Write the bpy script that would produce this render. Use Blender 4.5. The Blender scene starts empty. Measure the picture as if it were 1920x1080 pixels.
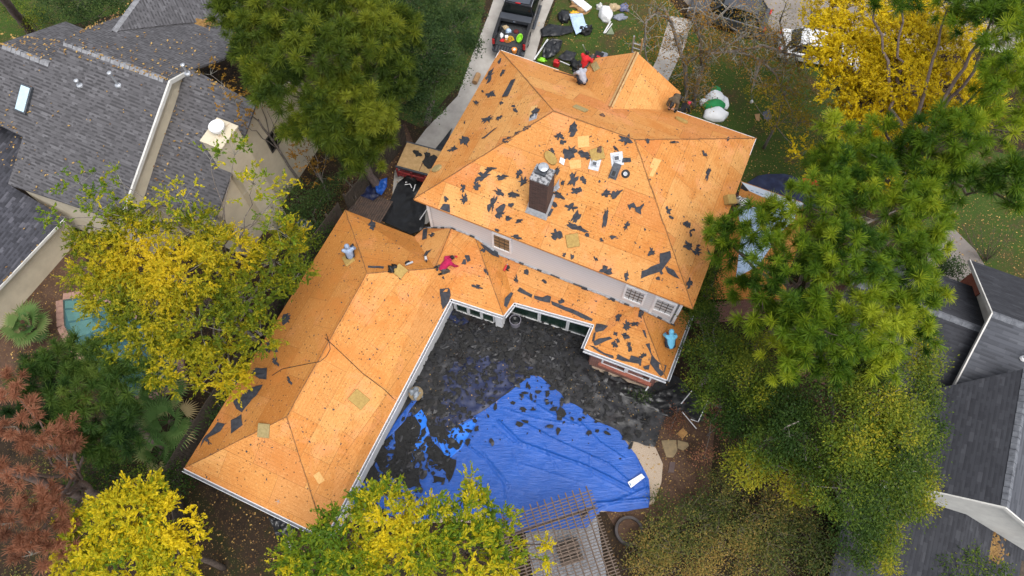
import bpy, bmesh, math, random
import numpy as np
from mathutils import Vector, Matrix, noise, geometry
S = bpy.context.scene
COL = S.collection
rnd = random.Random(7)
# ---------------------------------------------------------------- camera
H = 34.0; F = 1389.0
PIT = math.radians(65.72); ROLL = math.radians(-0.41)
fw = np.array([0, math.cos(PIT), -math.sin(PIT)]); upv = np.array([0, math.sin(PIT), math.cos(PIT)]); rt = np.array([1., 0, 0])
C0 = np.array([0, 0, H])
cr, sr = math.cos(ROLL), math.sin(ROLL)
cd = bpy.data.cameras.new('camera'); cam = bpy.data.objects.new('camera', cd); COL.objects.link(cam)
cx = rt*cr+upv*sr; cy = -rt*sr+upv*cr; cz = -fw
cam.matrix_world = Matrix(((cx[0], cy[0], cz[0], 0), (cx[1], cy[1], cz[1], 0), (cx[2], cy[2], cz[2], H), (0, 0, 0, 1)))
cd.sensor_width = 36; cd.lens = F/1920*36; cd.clip_end = 2000
S.camera = cam
# ---------------------------------------------------------------- light: overcast sky, big soft sun
SUN_EL = math.radians(67); SUN_AZ = math.radians(150)      # azimuth from +Y clockwise
w = bpy.data.worlds.new('World'); S.world = w; w.use_nodes = True
nt = w.node_tree; bg = nt.nodes['Background']
sky = nt.nodes.new('ShaderNodeTexSky'); sky.sky_type = 'NISHITA'; sky.sun_disc = False
sky.sun_elevation = SUN_EL; sky.sun_rotation = SUN_AZ; sky.air_density = 1; sky.dust_density = 4; sky.ozone_density = 1
hs = nt.nodes.new('ShaderNodeHueSaturation'); hs.inputs['Saturation'].default_value = .35
nt.links.new(sky.outputs[0], hs.inputs['Color']); nt.links.new(hs.outputs[0], bg.inputs[0])
bg.inputs[1].default_value = 0.15
ld = bpy.data.lights.new('sun', 'SUN'); ld.energy = .95; ld.angle = math.radians(40); ld.color = (1, .97, .92)
lo = bpy.data.objects.new('sun', ld); COL.objects.link(lo)
sd = Vector((math.sin(SUN_AZ)*math.cos(SUN_EL), math.cos(SUN_AZ)*math.cos(SUN_EL), math.sin(SUN_EL)))
lo.rotation_euler = sd.to_track_quat('Z', 'Y').to_euler()
S.view_settings.view_transform = 'Standard'; S.view_settings.look = 'None'; S.view_settings.exposure = 0.82; S.view_settings.gamma = 1
S.cycles.max_bounces = 6; S.cycles.transparent_max_bounces = 6
# ---------------------------------------------------------------- photo pixel -> place
def ray(px, py):
    x = (px-960)/F; y = -(py-540)/F
    x, y = cr*x-sr*y, sr*x+cr*y
    return rt*x+upv*y+fw
def at(px, py, z=0.):
    d = ray(px, py); return C0+d*((z-H)/d[2])
def depth(P): return float((np.asarray(P)-C0)@fw)
TH = math.radians(-24.342); O = np.array([-4.302, 17., 0])
U = np.array([math.cos(TH), math.sin(TH), 0]); V = np.array([-math.sin(TH), math.cos(TH), 0]); Z = np.array([0, 0, 1.])
def W(u, v, z=0.): return O+u*U+v*V+Z*z
def uvz(P):
    d = P-O; return np.array([d@U, d@V, P[2]])
def onpl(px, py, p0, n):
    d = ray(px, py); n = np.asarray(n, float); return C0+d*(((p0-C0)@n)/(d@n))
def slope_plane(p0, gu, gv):     # z grows gu per metre along U and gv along V
    return np.asarray(p0, float), Z-gu*U-gv*V
# ---------------------------------------------------------------- scene helpers
def tag(o, label=None, cat=None, group=None, kind=None):
    if label: o['label'] = label
    if cat: o['category'] = cat
    if group: o['group'] = group
    if kind: o['kind'] = kind
    return o
def thing(name, label, cat, loc=(0, 0, 0), group=None):
    o = bpy.data.objects.new(name, None); o.empty_display_size = .2; COL.objects.link(o); o.location = [float(x) for x in loc]
    return tag(o, label, cat, group)
def link(name, me, m, parent=None, smooth=False):
    o = bpy.data.objects.new(name, me); COL.objects.link(o)
    for x in (m if isinstance(m, (list, tuple)) else [m]): me.materials.append(x)
    if parent is not None: setpar(o, parent)
    if smooth: me.polygons.foreach_set('use_smooth', [True]*len(me.polygons))
    return o
WLOC = {}
def setpar(o, p):
    o.parent = p
    l = Vector(WLOC.get(p.name, p.location)) if p.parent is None else Vector((0, 0, 0))
    if p.parent is None: o.matrix_parent_inverse = Matrix.Translation(-Vector(p.location))
class MB:
    def __init__(s): s.v = []; s.f = []; s.m = []
    def add(s, vs, fs, m=0):
        b = len(s.v); s.v += [tuple(float(c) for c in x) for x in vs]; s.f += [tuple(b+i for i in f) for f in fs]; s.m += [m]*len(fs)
    def box(s, c, sz, ax=None, m=0):
        X, Y, Zz = ax if ax else ((1, 0, 0), (0, 1, 0), (0, 0, 1))
        X = np.array(X, float)*sz[0]/2; Y = np.array(Y, float)*sz[1]/2; Zz = np.array(Zz, float)*sz[2]/2; c = np.array(c, float)
        vs = [c+a*X+b*Y+d*Zz for d in (-1, 1) for a, b in ((-1, -1), (1, -1), (1, 1), (-1, 1))]
        s.add(vs, [(3, 2, 1, 0), (4, 5, 6, 7), (0, 1, 5, 4), (1, 2, 6, 5), (2, 3, 7, 6), (3, 0, 4, 7)], m); return s
    def prism(s, top, d, m=0):     # polygon pts + offset vector
        top = [np.array(p, float) for p in top]; n = len(top); d = np.array(d, float)
        s.add(top+[p+d for p in top], [tuple(range(n)), tuple(range(2*n-1, n-1, -1))]+[(i, i+n, (i+1) % n+n, (i+1) % n) for i in range(n)], m); return s
    def tube(s, pts, r0, r1=None, k=6, m=0, cap=True):
        pts = [np.array(p, float) for p in pts]; n = len(pts); r1 = r0 if r1 is None else r1
        vs = []
        for i, p in enumerate(pts):
            t = pts[min(i+1, n-1)]-pts[max(i-1, 0)]; t = t/(np.linalg.norm(t)+1e-9)
            a = np.cross(t, (0, 0, 1) if abs(t[2]) < .9 else (1, 0, 0)); a /= np.linalg.norm(a); b = np.cross(t, a)
            r = r0+(r1-r0)*i/max(1, n-1)
            vs += [p+r*(math.cos(2*math.pi*j/k)*a+math.sin(2*math.pi*j/k)*b) for j in range(k)]
        fs = [(i*k+j, i*k+(j+1) % k, (i+1)*k+(j+1) % k, (i+1)*k+j) for i in range(n-1) for j in range(k)]
        if cap: fs += [tuple(range(k-1, -1, -1)), tuple((n-1)*k+j for j in range(k))]
        s.add(vs, fs, m); return s
    def lathe(s, c, prof, k=16, ax=None, m=0):    # prof: (r, h)
        X, Y, Zz = [np.array(a, float) for a in (ax if ax else ((1, 0, 0), (0, 1, 0), (0, 0, 1)))]; c = np.array(c, float)
        vs = [c+r*(math.cos(2*math.pi*j/k)*X+math.sin(2*math.pi*j/k)*Y)+h*Zz for r, h in prof for j in range(k)]
        n = len(prof)
        fs = [(i*k+j, i*k+(j+1) % k, (i+1)*k+(j+1) % k, (i+1)*k+j) for i in range(n-1) for j in range(k)]
        fs += [tuple(range(k-1, -1, -1)), tuple((n-1)*k+j for j in range(k))]
        s.add(vs, fs, m); return s
    def build(s, name, m, parent=None, smooth=False, bevel=0):
        me = bpy.data.meshes.new(name); me.from_pydata(s.v, [], s.f); me.validate(clean_customdata=False)
        o = link(name, me, m, parent, smooth)
        if len(s.m) == len(me.polygons): me.polygons.foreach_set('material_index', s.m)
        planar_uv(me)
        if bevel:
            b = o.modifiers.new('bevel', 'BEVEL'); b.width = bevel; b.segments = 2; b.limit_method = 'ANGLE'
        return o
def planar_uv(me):
    uvl = me.uv_layers.new(name='UVMap'); data = [0.]*(2*len(me.loops))
    vs = me.vertices
    for p in me.polygons:
        n = p.normal
        h = Vector((0, 0, 1)).cross(n)
        h = h.normalized() if h.length > 1e-3 else Vector((1, 0, 0))
        t = n.cross(h)
        for li in p.loop_indices:
            c = vs[me.loops[li].vertex_index].co
            data[2*li] = c.dot(h); data[2*li+1] = c.dot(t)
    uvl.data.foreach_set('uv', data)
def arrmesh(name, verts, k, attr=None):      # verts (n*k,3): n separate k-gons
    n = len(verts)//k; me = bpy.data.meshes.new(name)
    me.vertices.add(len(verts)); me.vertices.foreach_set('co', np.asarray(verts, np.float32).ravel())
    me.loops.add(n*k); me.loops.foreach_set('vertex_index', np.arange(n*k, dtype=np.int32))
    me.polygons.add(n); me.polygons.foreach_set('loop_start', np.arange(0, n*k, k, dtype=np.int32))
    me.update(calc_edges=True)
    if attr is not None:
        a = me.attributes.new('tint', 'FLOAT', 'POINT'); a.data.foreach_set('value', np.asarray(attr, np.float32))
    return me
# ---------------------------------------------------------------- materials
def newmat(name):
    m = bpy.data.materials.new(name); m.use_nodes = True; nt = m.node_tree
    return m, nt, nt.nodes['Principled BSDF']
def nd(nt, t, **k):
    n = nt.nodes.new(t)
    for a, b in k.items():
        if a.startswith('i_'):
            key = a[2:]; key = int(key) if key.isdigit() else key
            if hasattr(b, 'links') or isinstance(b, bpy.types.NodeSocket): nt.links.new(b, n.inputs[key])
            else: n.inputs[key].default_value = b
        else: setattr(n, a, b)
    return n
def c4(c): return (*c, 1) if len(c) == 3 else c
def mth(nt, op, a, b=0., c=None):
    k = dict(operation=op, i_0=a, i_1=b)
    if c is not None: k['i_2'] = c
    return nd(nt, 'ShaderNodeMath', **k).outputs[0]
def mixc(nt, f, a, b, bt='MIX'):
    n = nt.nodes.new('ShaderNodeMix'); n.data_type = 'RGBA'; n.blend_type = bt
    for i, x in ((0, f), (6, a), (7, b)):
        if isinstance(x, bpy.types.NodeSocket): nt.links.new(x, n.inputs[i])
        else: n.inputs[i].default_value = c4(x) if i else x
    return n.outputs[2]
def ramp(nt, f, stops, interp='LINEAR'):
    n = nt.nodes.new('ShaderNodeValToRGB'); nt.links.new(f, n.inputs[0]); e = n.color_ramp.elements
    n.color_ramp.interpolation = interp
    e[0].position, e[0].color = stops[0][0], c4(stops[0][1]); e[1].position, e[1].color = stops[-1][0], c4(stops[-1][1])
    for p, c in stops[1:-1]:
        x = e.new(p); x.color = c4(c)
    return n.outputs[0]
def noi(nt, vec, sc, det=4, rough=.55, dist=0):
    return nd(nt, 'ShaderNodeTexNoise', i_Vector=vec, i_Scale=sc, i_Detail=det, i_Roughness=rough, i_Distortion=dist).outputs['Fac']
def bump(nt, p, h, st, d=.02):
    b = nd(nt, 'ShaderNodeBump', i_Height=h, i_Strength=st, i_Distance=d); nt.links.new(b.outputs[0], p.inputs['Normal'])
def uvm(nt): return nd(nt, 'ShaderNodeUVMap').outputs[0]
def tiles(nt, uvs, w_, h_, off=.5):
    s = nd(nt, 'ShaderNodeSeparateXYZ', i_0=uvs); x, y = s.outputs[0], s.outputs[1]
    r = mth(nt, 'DIVIDE', y, h_); ri = mth(nt, 'FLOOR', r)
    sh = mth(nt, 'MULTIPLY', ri, off)
    c = mth(nt, 'ADD', mth(nt, 'DIVIDE', x, w_), sh); ci = mth(nt, 'FLOOR', c)
    cb = nd(nt, 'ShaderNodeCombineXYZ', i_0=ci, i_1=ri).outputs[0]
    wn = nd(nt, 'ShaderNodeTexWhiteNoise', noise_dimensions='3D', i_Vector=cb)
    fx = mth(nt, 'FRACT', c); fy = mth(nt, 'FRACT', r)
    def edge(f, size, wd): return mth(nt, 'LESS_THAN', mth(nt, 'MULTIPLY', mth(nt, 'MINIMUM', f, mth(nt, 'SUBTRACT', 1., f)), size), wd)
    return wn.outputs['Value'], lambda wd: mth(nt, 'MAXIMUM', edge(fx, w_, wd), edge(fy, h_, wd)), fx, fy
def M(name, a, b=None, rough=.8, sc=3., metal=0., spec=.4, bst=0., lo=.35, hi=.65):
    m, nt, p = newmat(name); p.inputs['Roughness'].default_value = rough; p.inputs['Metallic'].default_value = metal
    p.inputs['Specular IOR Level'].default_value = spec
    b = b or tuple(x*.78 for x in a)
    tc = nd(nt, 'ShaderNodeTexCoord').outputs['Object']
    f = noi(nt, tc, sc, 6, .62)
    nt.links.new(ramp(nt, f, [(lo, b), (hi, a)]), p.inputs['Base Color'])
    if bst: bump(nt, p, f, bst)
    return m
def osb(name, stops, dark=1.):
    m, nt, p = newmat(name); uvs = uvm(nt)
    v, ed, fx, fy = tiles(nt, uvs, 2.44, 1.22, .5)
    base = ramp(nt, v, stops)
    tc = nd(nt, 'ShaderNodeTexCoord').outputs['Object']
    mp = nd(nt, 'ShaderNodeMapping', i_Vector=uvs); mp.inputs['Scale'].default_value = (5, 14, 1)
    strand = noi(nt, mp.outputs[0], 3.2, 5, .75)
    base = mixc(nt, mth(nt, 'MULTIPLY', nd(nt, 'ShaderNodeMapRange', i_0=strand, i_1=.38, i_2=.66).outputs[0], .5), base, (.30, .11, .022))
    lg = noi(nt, tc, 2.2, 6, .75, .8)
    base = mixc(nt, nd(nt, 'ShaderNodeMapRange', i_0=lg, i_1=.48, i_2=.66, i_4=.38).outputs[0], base, (.44, .17, .042))
    md = noi(nt, tc, 9, 4, .8)
    base = mixc(nt, nd(nt, 'ShaderNodeMapRange', i_0=md, i_1=.5, i_2=.68, i_4=.42).outputs[0], base, (.36, .135, .028))
    md2 = noi(nt, tc, 16, 3, .8)
    base = mixc(nt, nd(nt, 'ShaderNodeMapRange', i_0=md2, i_1=.54, i_2=.7, i_4=.4).outputs[0], base, (.82, .50, .19))
    st2 = noi(nt, tc, .55, 5, .7)
    base = mixc(nt, nd(nt, 'ShaderNodeMapRange', i_0=st2, i_1=.50, i_2=.66, i_4=.7).outputs[0], base, (.47, .165, .034))
    pale = noi(nt, mp.outputs[0], .9, 4, .7)
    base = mixc(nt, nd(nt, 'ShaderNodeMapRange', i_0=pale, i_1=.58, i_2=.75, i_4=.5*dark).outputs[0], base, (.80, .52, .22))
    pk = noi(nt, tc, .8, 3, .6, .5)
    base = mixc(nt, nd(nt, 'ShaderNodeMapRange', i_0=pk, i_1=.55, i_2=.68, i_4=.4*dark).outputs[0], base, (.70, .30, .14))
    # nail heads and tar flecks, rows of old nails
    vo = nd(nt, 'ShaderNodeTexVoronoi', i_Vector=uvs, i_Scale=4.5); vo2 = nd(nt, 'ShaderNodeTexVoronoi', i_Vector=uvs, i_Scale=11.)
    fl = mth(nt, 'MULTIPLY', mth(nt, 'LESS_THAN', vo.outputs['Distance'], .15), mth(nt, 'GREATER_THAN', noi(nt, tc, 1.3, 3), .47))
    fl2 = mth(nt, 'MULTIPLY', mth(nt, 'LESS_THAN', vo2.outputs['Distance'], .17), mth(nt, 'GREATER_THAN', noi(nt, tc, .8, 3), .5))
    s = nd(nt, 'ShaderNodeSeparateXYZ', i_0=uvs)
    row = mth(nt, 'LESS_THAN', mth(nt, 'FRACT', mth(nt, 'DIVIDE', s.outputs[1], .143)), .16)
    cl = mth(nt, 'GREATER_THAN', noi(nt, mp.outputs[0], 2.0, 3, .7), .55)
    rows = mth(nt, 'MULTIPLY', mth(nt, 'MULTIPLY', row, cl), mth(nt, 'GREATER_THAN', noi(nt, tc, .45, 2), .46))
    base = mixc(nt, mth(nt, 'MULTIPLY', mth(nt, 'MAXIMUM', fl, fl2), .75), base, (.06, .035, .02))
    base = mixc(nt, mth(nt, 'MULTIPLY', rows, .5), base, (.12, .05, .02))
    base = mixc(nt, mth(nt, 'MULTIPLY', row, .13), base, (.25, .09, .02))
    base = mixc(nt, mth(nt, 'MULTIPLY', ed(.010), .45), base, (.13, .055, .02))
    nt.links.new(base, p.inputs['Base Color']); p.inputs['Roughness'].default_value = .85; p.inputs['Specular IOR Level'].default_value = .2
    bump(nt, p, strand, .25, .01)
    return m
OSB = osb('osb_sheathing', [(0, (.57, .235, .062)), (.25, (.63, .29, .085)), (.5, (.58, .25, .072)), (.7, (.66, .35, .118)), (.9, (.54, .195, .060)), (1, (.61, .275, .08))])
OSB_SHADE_OLD = osb('shaded_weathered_sheathing', [(0, (.42, .165, .034)), (.4, (.50, .22, .05)), (.7, (.40, .15, .03)), (1, (.52, .25, .07))], .5)  # older browner boards, with shade of slopes turned from the light coloured in
def shingle(name, lo, mid, hi, w_=.30, h_=.15, dots=.5):
    m, nt, p = newmat(name); uvs = uvm(nt)
    v, ed, fx, fy = tiles(nt, uvs, w_, h_, .37)
    c = ramp(nt, v, [(0, lo), (.35, mid), (.75, mid), (1, hi)])
    v2, e2, gx, gy = tiles(nt, uvs, w_*2.3, h_*2, .31)
    v3, e3, hx, hy = tiles(nt, uvs, w_*.5, h_, .63)
    c = mixc(nt, mth(nt, 'MULTIPLY', mth(nt, 'MULTIPLY', mth(nt, 'LESS_THAN', fy, .5), mth(nt, 'GREATER_THAN', v3, .52)), dots), c, tuple(x*.45 for x in lo))
    c = mixc(nt, mth(nt, 'MULTIPLY', mth(nt, 'LESS_THAN', fy, .14), dots*.6), c, tuple(x*.4 for x in lo))
    tc = nd(nt, 'ShaderNodeTexCoord').outputs['Object']
    n = noi(nt, tc, .5, 5, .7); c = mixc(nt, nd(nt, 'ShaderNodeMapRange', i_0=n, i_1=.35, i_2=.7, i_4=.45).outputs[0], c, lo)
    n2 = noi(nt, tc, 30, 2); c = mixc(nt, mth(nt, 'MULTIPLY', n2, .25), c, hi)
    nt.links.new(c, p.inputs['Base Color']); p.inputs['Roughness'].default_value = .9; p.inputs['Specular IOR Level'].default_value = .2
    bump(nt, p, mth(nt, 'SUBTRACT', 1., fy), .5, .02)
    return m
SHG = shingle('grey_shingles', (.066, .064, .068), (.098, .095, .101), (.14, .137, .145), .30, .16, .85)
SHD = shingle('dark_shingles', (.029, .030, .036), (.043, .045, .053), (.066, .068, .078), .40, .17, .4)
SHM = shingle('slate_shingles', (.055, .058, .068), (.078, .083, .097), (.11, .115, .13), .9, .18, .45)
def brick(name, a, b, mort):
    m, nt, p = newmat(name); uvs = uvm(nt)
    v, ed, fx, fy = tiles(nt, uvs, .22, .075, .5)
    c = mixc(nt, ed(.007), ramp(nt, v, [(0, a), (1, b)]), mort)
    tc = nd(nt, 'ShaderNodeTexCoord').outputs['Object']
    c = mixc(nt, mth(nt, 'MULTIPLY', noi(nt, tc, 3, 4), .4), c, tuple(x*.5 for x in a))
    nt.links.new(c, p.inputs['Base Color']); p.inputs['Roughness'].default_value = .9
    return m
BRICK = brick('red_brick', (.17, .055, .04), (.29, .115, .085), (.30, .26, .22))
BRICKD = brick('chimney_brick', (.045, .024, .021), (.10, .048, .04), (.11, .095, .085))
BRICKR = brick('orange_brick', (.33, .085, .05), (.42, .13, .08), (.36, .2, .15))
def siding(name, c, gap):
    m, nt, p = newmat(name); uvs = uvm(nt); s = nd(nt, 'ShaderNodeSeparateXYZ', i_0=uvs)
    g = mth(nt, 'FRACT', mth(nt, 'DIVIDE', s.outputs[1], gap))
    tc = nd(nt, 'ShaderNodeTexCoord').outputs['Object']; n = noi(nt, tc, 1.3, 5, .7)
    cc = mixc(nt, mth(nt, 'LESS_THAN', g, .07), mixc(nt, n, tuple(x*.88 for x in c), c), tuple(x*.6 for x in c))
    nt.links.new(cc, p.inputs['Base Color']); p.inputs['Roughness'].default_value = .55; bump(nt, p, g, .2, .01)
    return m
SIDING = siding('white_siding', (.66, .66, .67), .2)
CREAM = M('cream_stucco', (.60, .53, .40), (.50, .44, .33), .85, 1.2)
PALE = M('pale_trim', (.62, .61, .57), (.52, .51, .48), .7, 2)
FELT = M('black_felt', (.052, .055, .066), (.030, .032, .039), .85, 7, spec=.3, bst=.15)
FELTD = M('asphalt_felt_scrap', (.029, .029, .029), (.017, .017, .017), .9, 9, spec=.25)
WHITE = M('white_paint', (.78, .78, .78), (.68, .68, .69), .5, 4)
WTRIM = M('gutter_white', (.74, .75, .77), (.6, .61, .63), .4, 5)
GUT = M('gutter_inside', (.20, .21, .24), (.13, .135, .15), .6, 6)
GLASS = M('dark_glass', (.010, .014, .013), (.006, .008, .009), .06, 1, spec=.5)
GLASSG = M('green_glass', (.018, .045, .032), (.01, .025, .02), .2, 1)
BLIND = M('window_blind', (.50, .50, .50), (.40, .41, .42), .5, 6)
BLINDB = M('tan_blind', (.30, .20, .10), (.2, .13, .07), .5, 6)
BRONZE = M('bronze_frame', (.055, .05, .045), None, .5)
CONC = M('concrete', (.40, .375, .34), (.29, .27, .245), .9, 1.1, bst=.05)
CONC2 = M('street_asphalt', (.24, .215, .195), (.17, .15, .135), .95, .7)
AGG = M('exposed_aggregate', (.47, .38, .29), (.26, .20, .145), .95, 42, lo=.4, hi=.6)
PAVER = M('light_pavers', (.30, .31, .33), (.13, .135, .15), .9, 12)
STEEL = M('galvanised_steel', (.55, .57, .60), (.38, .40, .43), .35, 9, metal=.55)
STEELD = M('dark_flashing', (.09, .10, .115), (.05, .055, .065), .45, 8, metal=.3)
BLACK = M('black_rubber', (.012, .012, .013), None, .6)
BPLAS = M('black_plastic_sheet', (.016, .017, .019), (.009, .0095, .011), .34, 4, spec=.5)
BPLAS2, bnt, bp_ = newmat('dusty_black_sheet'); btc = nd(bnt, 'ShaderNodeTexCoord').outputs['Object']
bc_ = ramp(bnt, noi(bnt, btc, 1.4, 7, .7), [(.32, (.005, .0055, .0065)), (.5, (.012, .0125, .015)), (.68, (.027, .028, .033))])
bc_ = mixc(bnt, nd(bnt, 'ShaderNodeMapRange', i_0=noi(bnt, btc, .7, 5, .7, .6), i_1=.56, i_2=.74, i_4=.6).outputs[0], bc_, (.05, .032, .022))
bnt.links.new(bc_, bp_.inputs['Base Color']); bnt.links.new(ramp(bnt, noi(bnt, btc, 2.2, 4), [(.35, (.3, .3, .3)), (.65, (.75, .75, .75))]), bp_.inputs['Roughness']); bump(bnt, bp_, noi(bnt, btc, 7, 5, .7), .35, .05)
BLUE = M('blue_tarp', (.014, .090, .40), (.010, .072, .335), .38, .8, spec=.4)
def tarp_mat(m):
    nt = m.node_tree; p = nt.nodes['Principled BSDF']; v, ed, fx, fy = tiles(nt, uvm(nt), 1.05, 1.3, 0.)
    tc = nd(nt, 'ShaderNodeTexCoord').outputs['Object']
    mp = nd(nt, 'ShaderNodeMapping', i_Vector=tc); mp.inputs['Rotation'].default_value = (0, 0, .45); mp.inputs['Scale'].default_value = (1.2, 6, 1)
    h = mth(nt, 'ADD', mth(nt, 'MULTIPLY', ed(.02), .8), mth(nt, 'MULTIPLY', noi(nt, mp.outputs[0], 1.6, 6, .65, .6), 1.4)); bump(nt, p, h, .55, .05)
    d = noi(nt, tc, 1.1, 6, .7); old = p.inputs['Base Color'].links[0].from_socket
    nt.links.new(mixc(nt, nd(nt, 'ShaderNodeMapRange', i_0=d, i_1=.55, i_2=.75, i_4=.3).outputs[0], old, (.02, .05, .17)), p.inputs['Base Color'])
tarp_mat(BLUE)
BLUEL = M('bright_blue_tarp', (.018, .18, .74), (.012, .14, .60), .4, 2, spec=.4)
NAVY = M('navy_tarp', (.020, .030, .085), (.012, .016, .045), .45, 2.4)
PALEB = M('pale_blue_sheet', (.42, .55, .72), (.34, .45, .62), .5, 4)
WOOD = M('weathered_wood', (.17, .125, .095), (.095, .07, .055), .9, 8)
WOODD = M('dark_fence_wood', (.085, .066, .05), (.045, .036, .028), .95, 5)
WOODL = M('new_lumber', (.48, .31, .14), (.36, .22, .09), .8, 5)
PATCH = M('new_osb_patch', (.66, .40, .155), (.56, .31, .10), .85, 16)
FOAM = M('foam_pad', (.40, .27, .085), (.30, .195, .06), .95, 10, bst=.2)
FOAM2 = M('foam_pad_grey', (.33, .26, .12), (.25, .195, .085), .95, 10, bst=.2)
BARK = M('bark', (.115, .085, .066), (.052, .039, .032), .95, 9, bst=.4)
BARKG = M('grey_bark', (.24, .21, .185), (.105, .09, .078), .95, 7, bst=.4)
LICHEN = M('lichen_twigs', (.33, .32, .27), (.17, .155, .13), .95, 6)
TWIGD = M('brown_dead_twigs', (.20, .16, .12), (.09, .07, .055), .95, 6)
RED = M('red_plastic', (.55, .02, .025), None, .45)
REDC = M('red_cloth', (.62, .025, .03), (.45, .015, .02), .9, 9)
ORANGE = M('orange_plastic', (.75, .25, .03), None, .5)
GREENL = M('lime_plastic', (.25, .62, .03), None, .4)
GREEN = M('green_fabric', (.015, .26, .075), (.010, .19, .05), .7, 6)
TAN = M('tan_cloth', (.45, .34, .2), None, .9)
CARD = M('cardboard', (.40, .24, .11), (.3, .17, .08), .9, 4)
YEL = M('yellow_plastic', (.75, .42, .02), None, .5)
SKIN = M('skin', (.36, .19, .12), (.30, .15, .095), .6, 20)
HAIR = M('black_hair', (.012, .01, .009), None, .7)
STONE = M('flagstone', (.26, .19, .10), (.17, .13, .075), .9, 5, bst=.2)
STONE2 = M('flagstone_orange', (.40, .22, .075), (.28, .15, .05), .9, 5)
TRUNKM = M('pine_trunk', (.20, .15, .13), (.10, .075, .065), .95, 6, bst=.5)
UNDER = M('pale_underlayment', (.50, .56, .64), (.43, .49, .57), .5, 3)
UNDERT = M('underlayment_print', (.14, .24, .38), None, .6)
CARB = M('black_car_paint', (.012, .014, .018), (.009, .010, .013), .22, 2, spec=.6)
CARG = M('dark_grey_car_paint', (.05, .055, .065), None, .3, 2, spec=.6)
CARW = M('white_car_paint', (.75, .76, .77), None, .3, 2, spec=.6)
BEDL = M('bed_liner', (.045, .047, .05), (.028, .03, .032), .8, 12)
CHROME = M('chrome', (.7, .7, .72), None, .2, 2, metal=.9)
TAIL = M('tail_lamp_red', (.5, .01, .012), None, .25)
def ground_mat(name, cols, fleck=.5, sc=.35, fcol=((.30, .16, .05), (.16, .08, .03), (.36, .24, .10))):
    m, nt, p = newmat(name); tc = nd(nt, 'ShaderNodeTexCoord').outputs['Object']
    a = noi(nt, tc, sc, 8, .7, .4); b = noi(nt, tc, sc*9, 5, .75)
    f = mth(nt, 'ADD', mth(nt, 'MULTIPLY', a, .75), mth(nt, 'MULTIPLY', b, .25))
    c = ramp(nt, f, [(.34+.3*i/(len(cols)-1), x) for i, x in enumerate(cols)])
    for s_, fc in ((6, fcol[0]), (9.5, fcol[1]), (13, fcol[2])):
        vo = nd(nt, 'ShaderNodeTexVoronoi', i_Vector=tc, i_Scale=s_)
        k = mth(nt, 'MULTIPLY', mth(nt, 'LESS_THAN', vo.outputs['Distance'], .27), mth(nt, 'GREATER_THAN', nd(nt, 'ShaderNodeSeparateColor', i_0=vo.outputs['Color']).outputs[0], .6))
        c = mixc(nt, mth(nt, 'MULTIPLY', k, fleck), c, fc)
    fine = noi(nt, tc, 26, 3, .8); c = mixc(nt, mth(nt, 'MULTIPLY', fine, .55), c, (.010, .010, .006))
    nt.links.new(c, p.inputs['Base Color']); p.inputs['Roughness'].default_value = .95; p.inputs['Specular IOR Level'].default_value = .1
    bump(nt, p, fine, .6, .05)
    return m
GROUND = ground_mat('leaf_litter', [(.014, .011, .008), (.026, .019, .014), (.045, .029, .020), (.032, .030, .014), (.026, .034, .012)], .38)
LAWN = ground_mat('lawn_grass', [(.085, .052, .028), (.088, .072, .030), (.062, .082, .022), (.048, .096, .016), (.075, .100, .022), (.105, .072, .034)], .4, .42)
LITTER = ground_mat('brown_mulch', [(.035, .022, .016), (.085, .05, .035), (.13, .078, .055), (.10, .055, .038)], .55, .5)
def leafmat(name, stops, trans=.42, rough=.6):
    m, nt, p = newmat(name)
    at_ = nd(nt, 'ShaderNodeAttribute', attribute_name='tint').outputs['Fac']
    c = ramp(nt, at_, stops)
    p.inputs['Roughness'].default_value = rough; p.inputs['Specular IOR Level'].default_value = .25
    nt.links.new(c, p.inputs['Base Color'])
    tr = nd(nt, 'ShaderNodeBsdfTranslucent'); nt.links.new(c, tr.inputs[0])
    mx = nd(nt, 'ShaderNodeMixShader', i_0=trans); nt.links.new(p.outputs[0], mx.inputs[1]); nt.links.new(tr.outputs[0], mx.inputs[2])
    nt.links.new(mx.outputs[0], nt.nodes['Material Output'].inputs[0])
    return m
L_PINE = leafmat('pine_needles', [(0, (.032, .085, .007)), (.4, (.115, .205, .010)), (.75, (.23, .31, .014)), (1, (.38, .43, .025))])
L_PINED = leafmat('dark_pine_needles', [(0, (.016, .046, .011)), (.5, (.055, .115, .018)), (1, (.13, .19, .03))])
L_PINEY = leafmat('olive_pine_needles', [(0, (.032, .062, .008)), (.5, (.095, .140, .012)), (1, (.22, .25, .02))])
L_OAK = leafmat('oak_leaves', [(0, (.018, .045, .011)), (.5, (.042, .082, .018)), (1, (.09, .14, .03))])
L_OAKY = leafmat('turning_oak_leaves', [(0, (.026, .062, .008)), (.4, (.085, .140, .012)), (.75, (.20, .235, .016)), (1, (.36, .32, .018))])
L_YEL = leafmat('yellow_leaves', [(0, (.085, .13, .006)), (.3, (.20, .22, .007)), (.65, (.42, .35, .009)), (1, (.62, .45, .012))])
L_YEL2 = leafmat('golden_leaves', [(0, (.40, .29, .005)), (.4, (.66, .49, .006)), (1, (.85, .66, .012))])
L_YG = leafmat('yellow_green_leaves', [(0, (.070, .145, .008)), (.35, (.18, .25, .008)), (.65, (.46, .40, .009)), (1, (.70, .54, .012))])
L_OLIVE = leafmat('olive_yellow_leaves', [(0, (.11, .11, .010)), (.5, (.24, .19, .010)), (1, (.42, .28, .012))])
L_ORANGE = leafmat('orange_brown_leaves', [(0, (.12, .075, .014)), (.5, (.28, .15, .014)), (1, (.42, .20, .018))])
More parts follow.
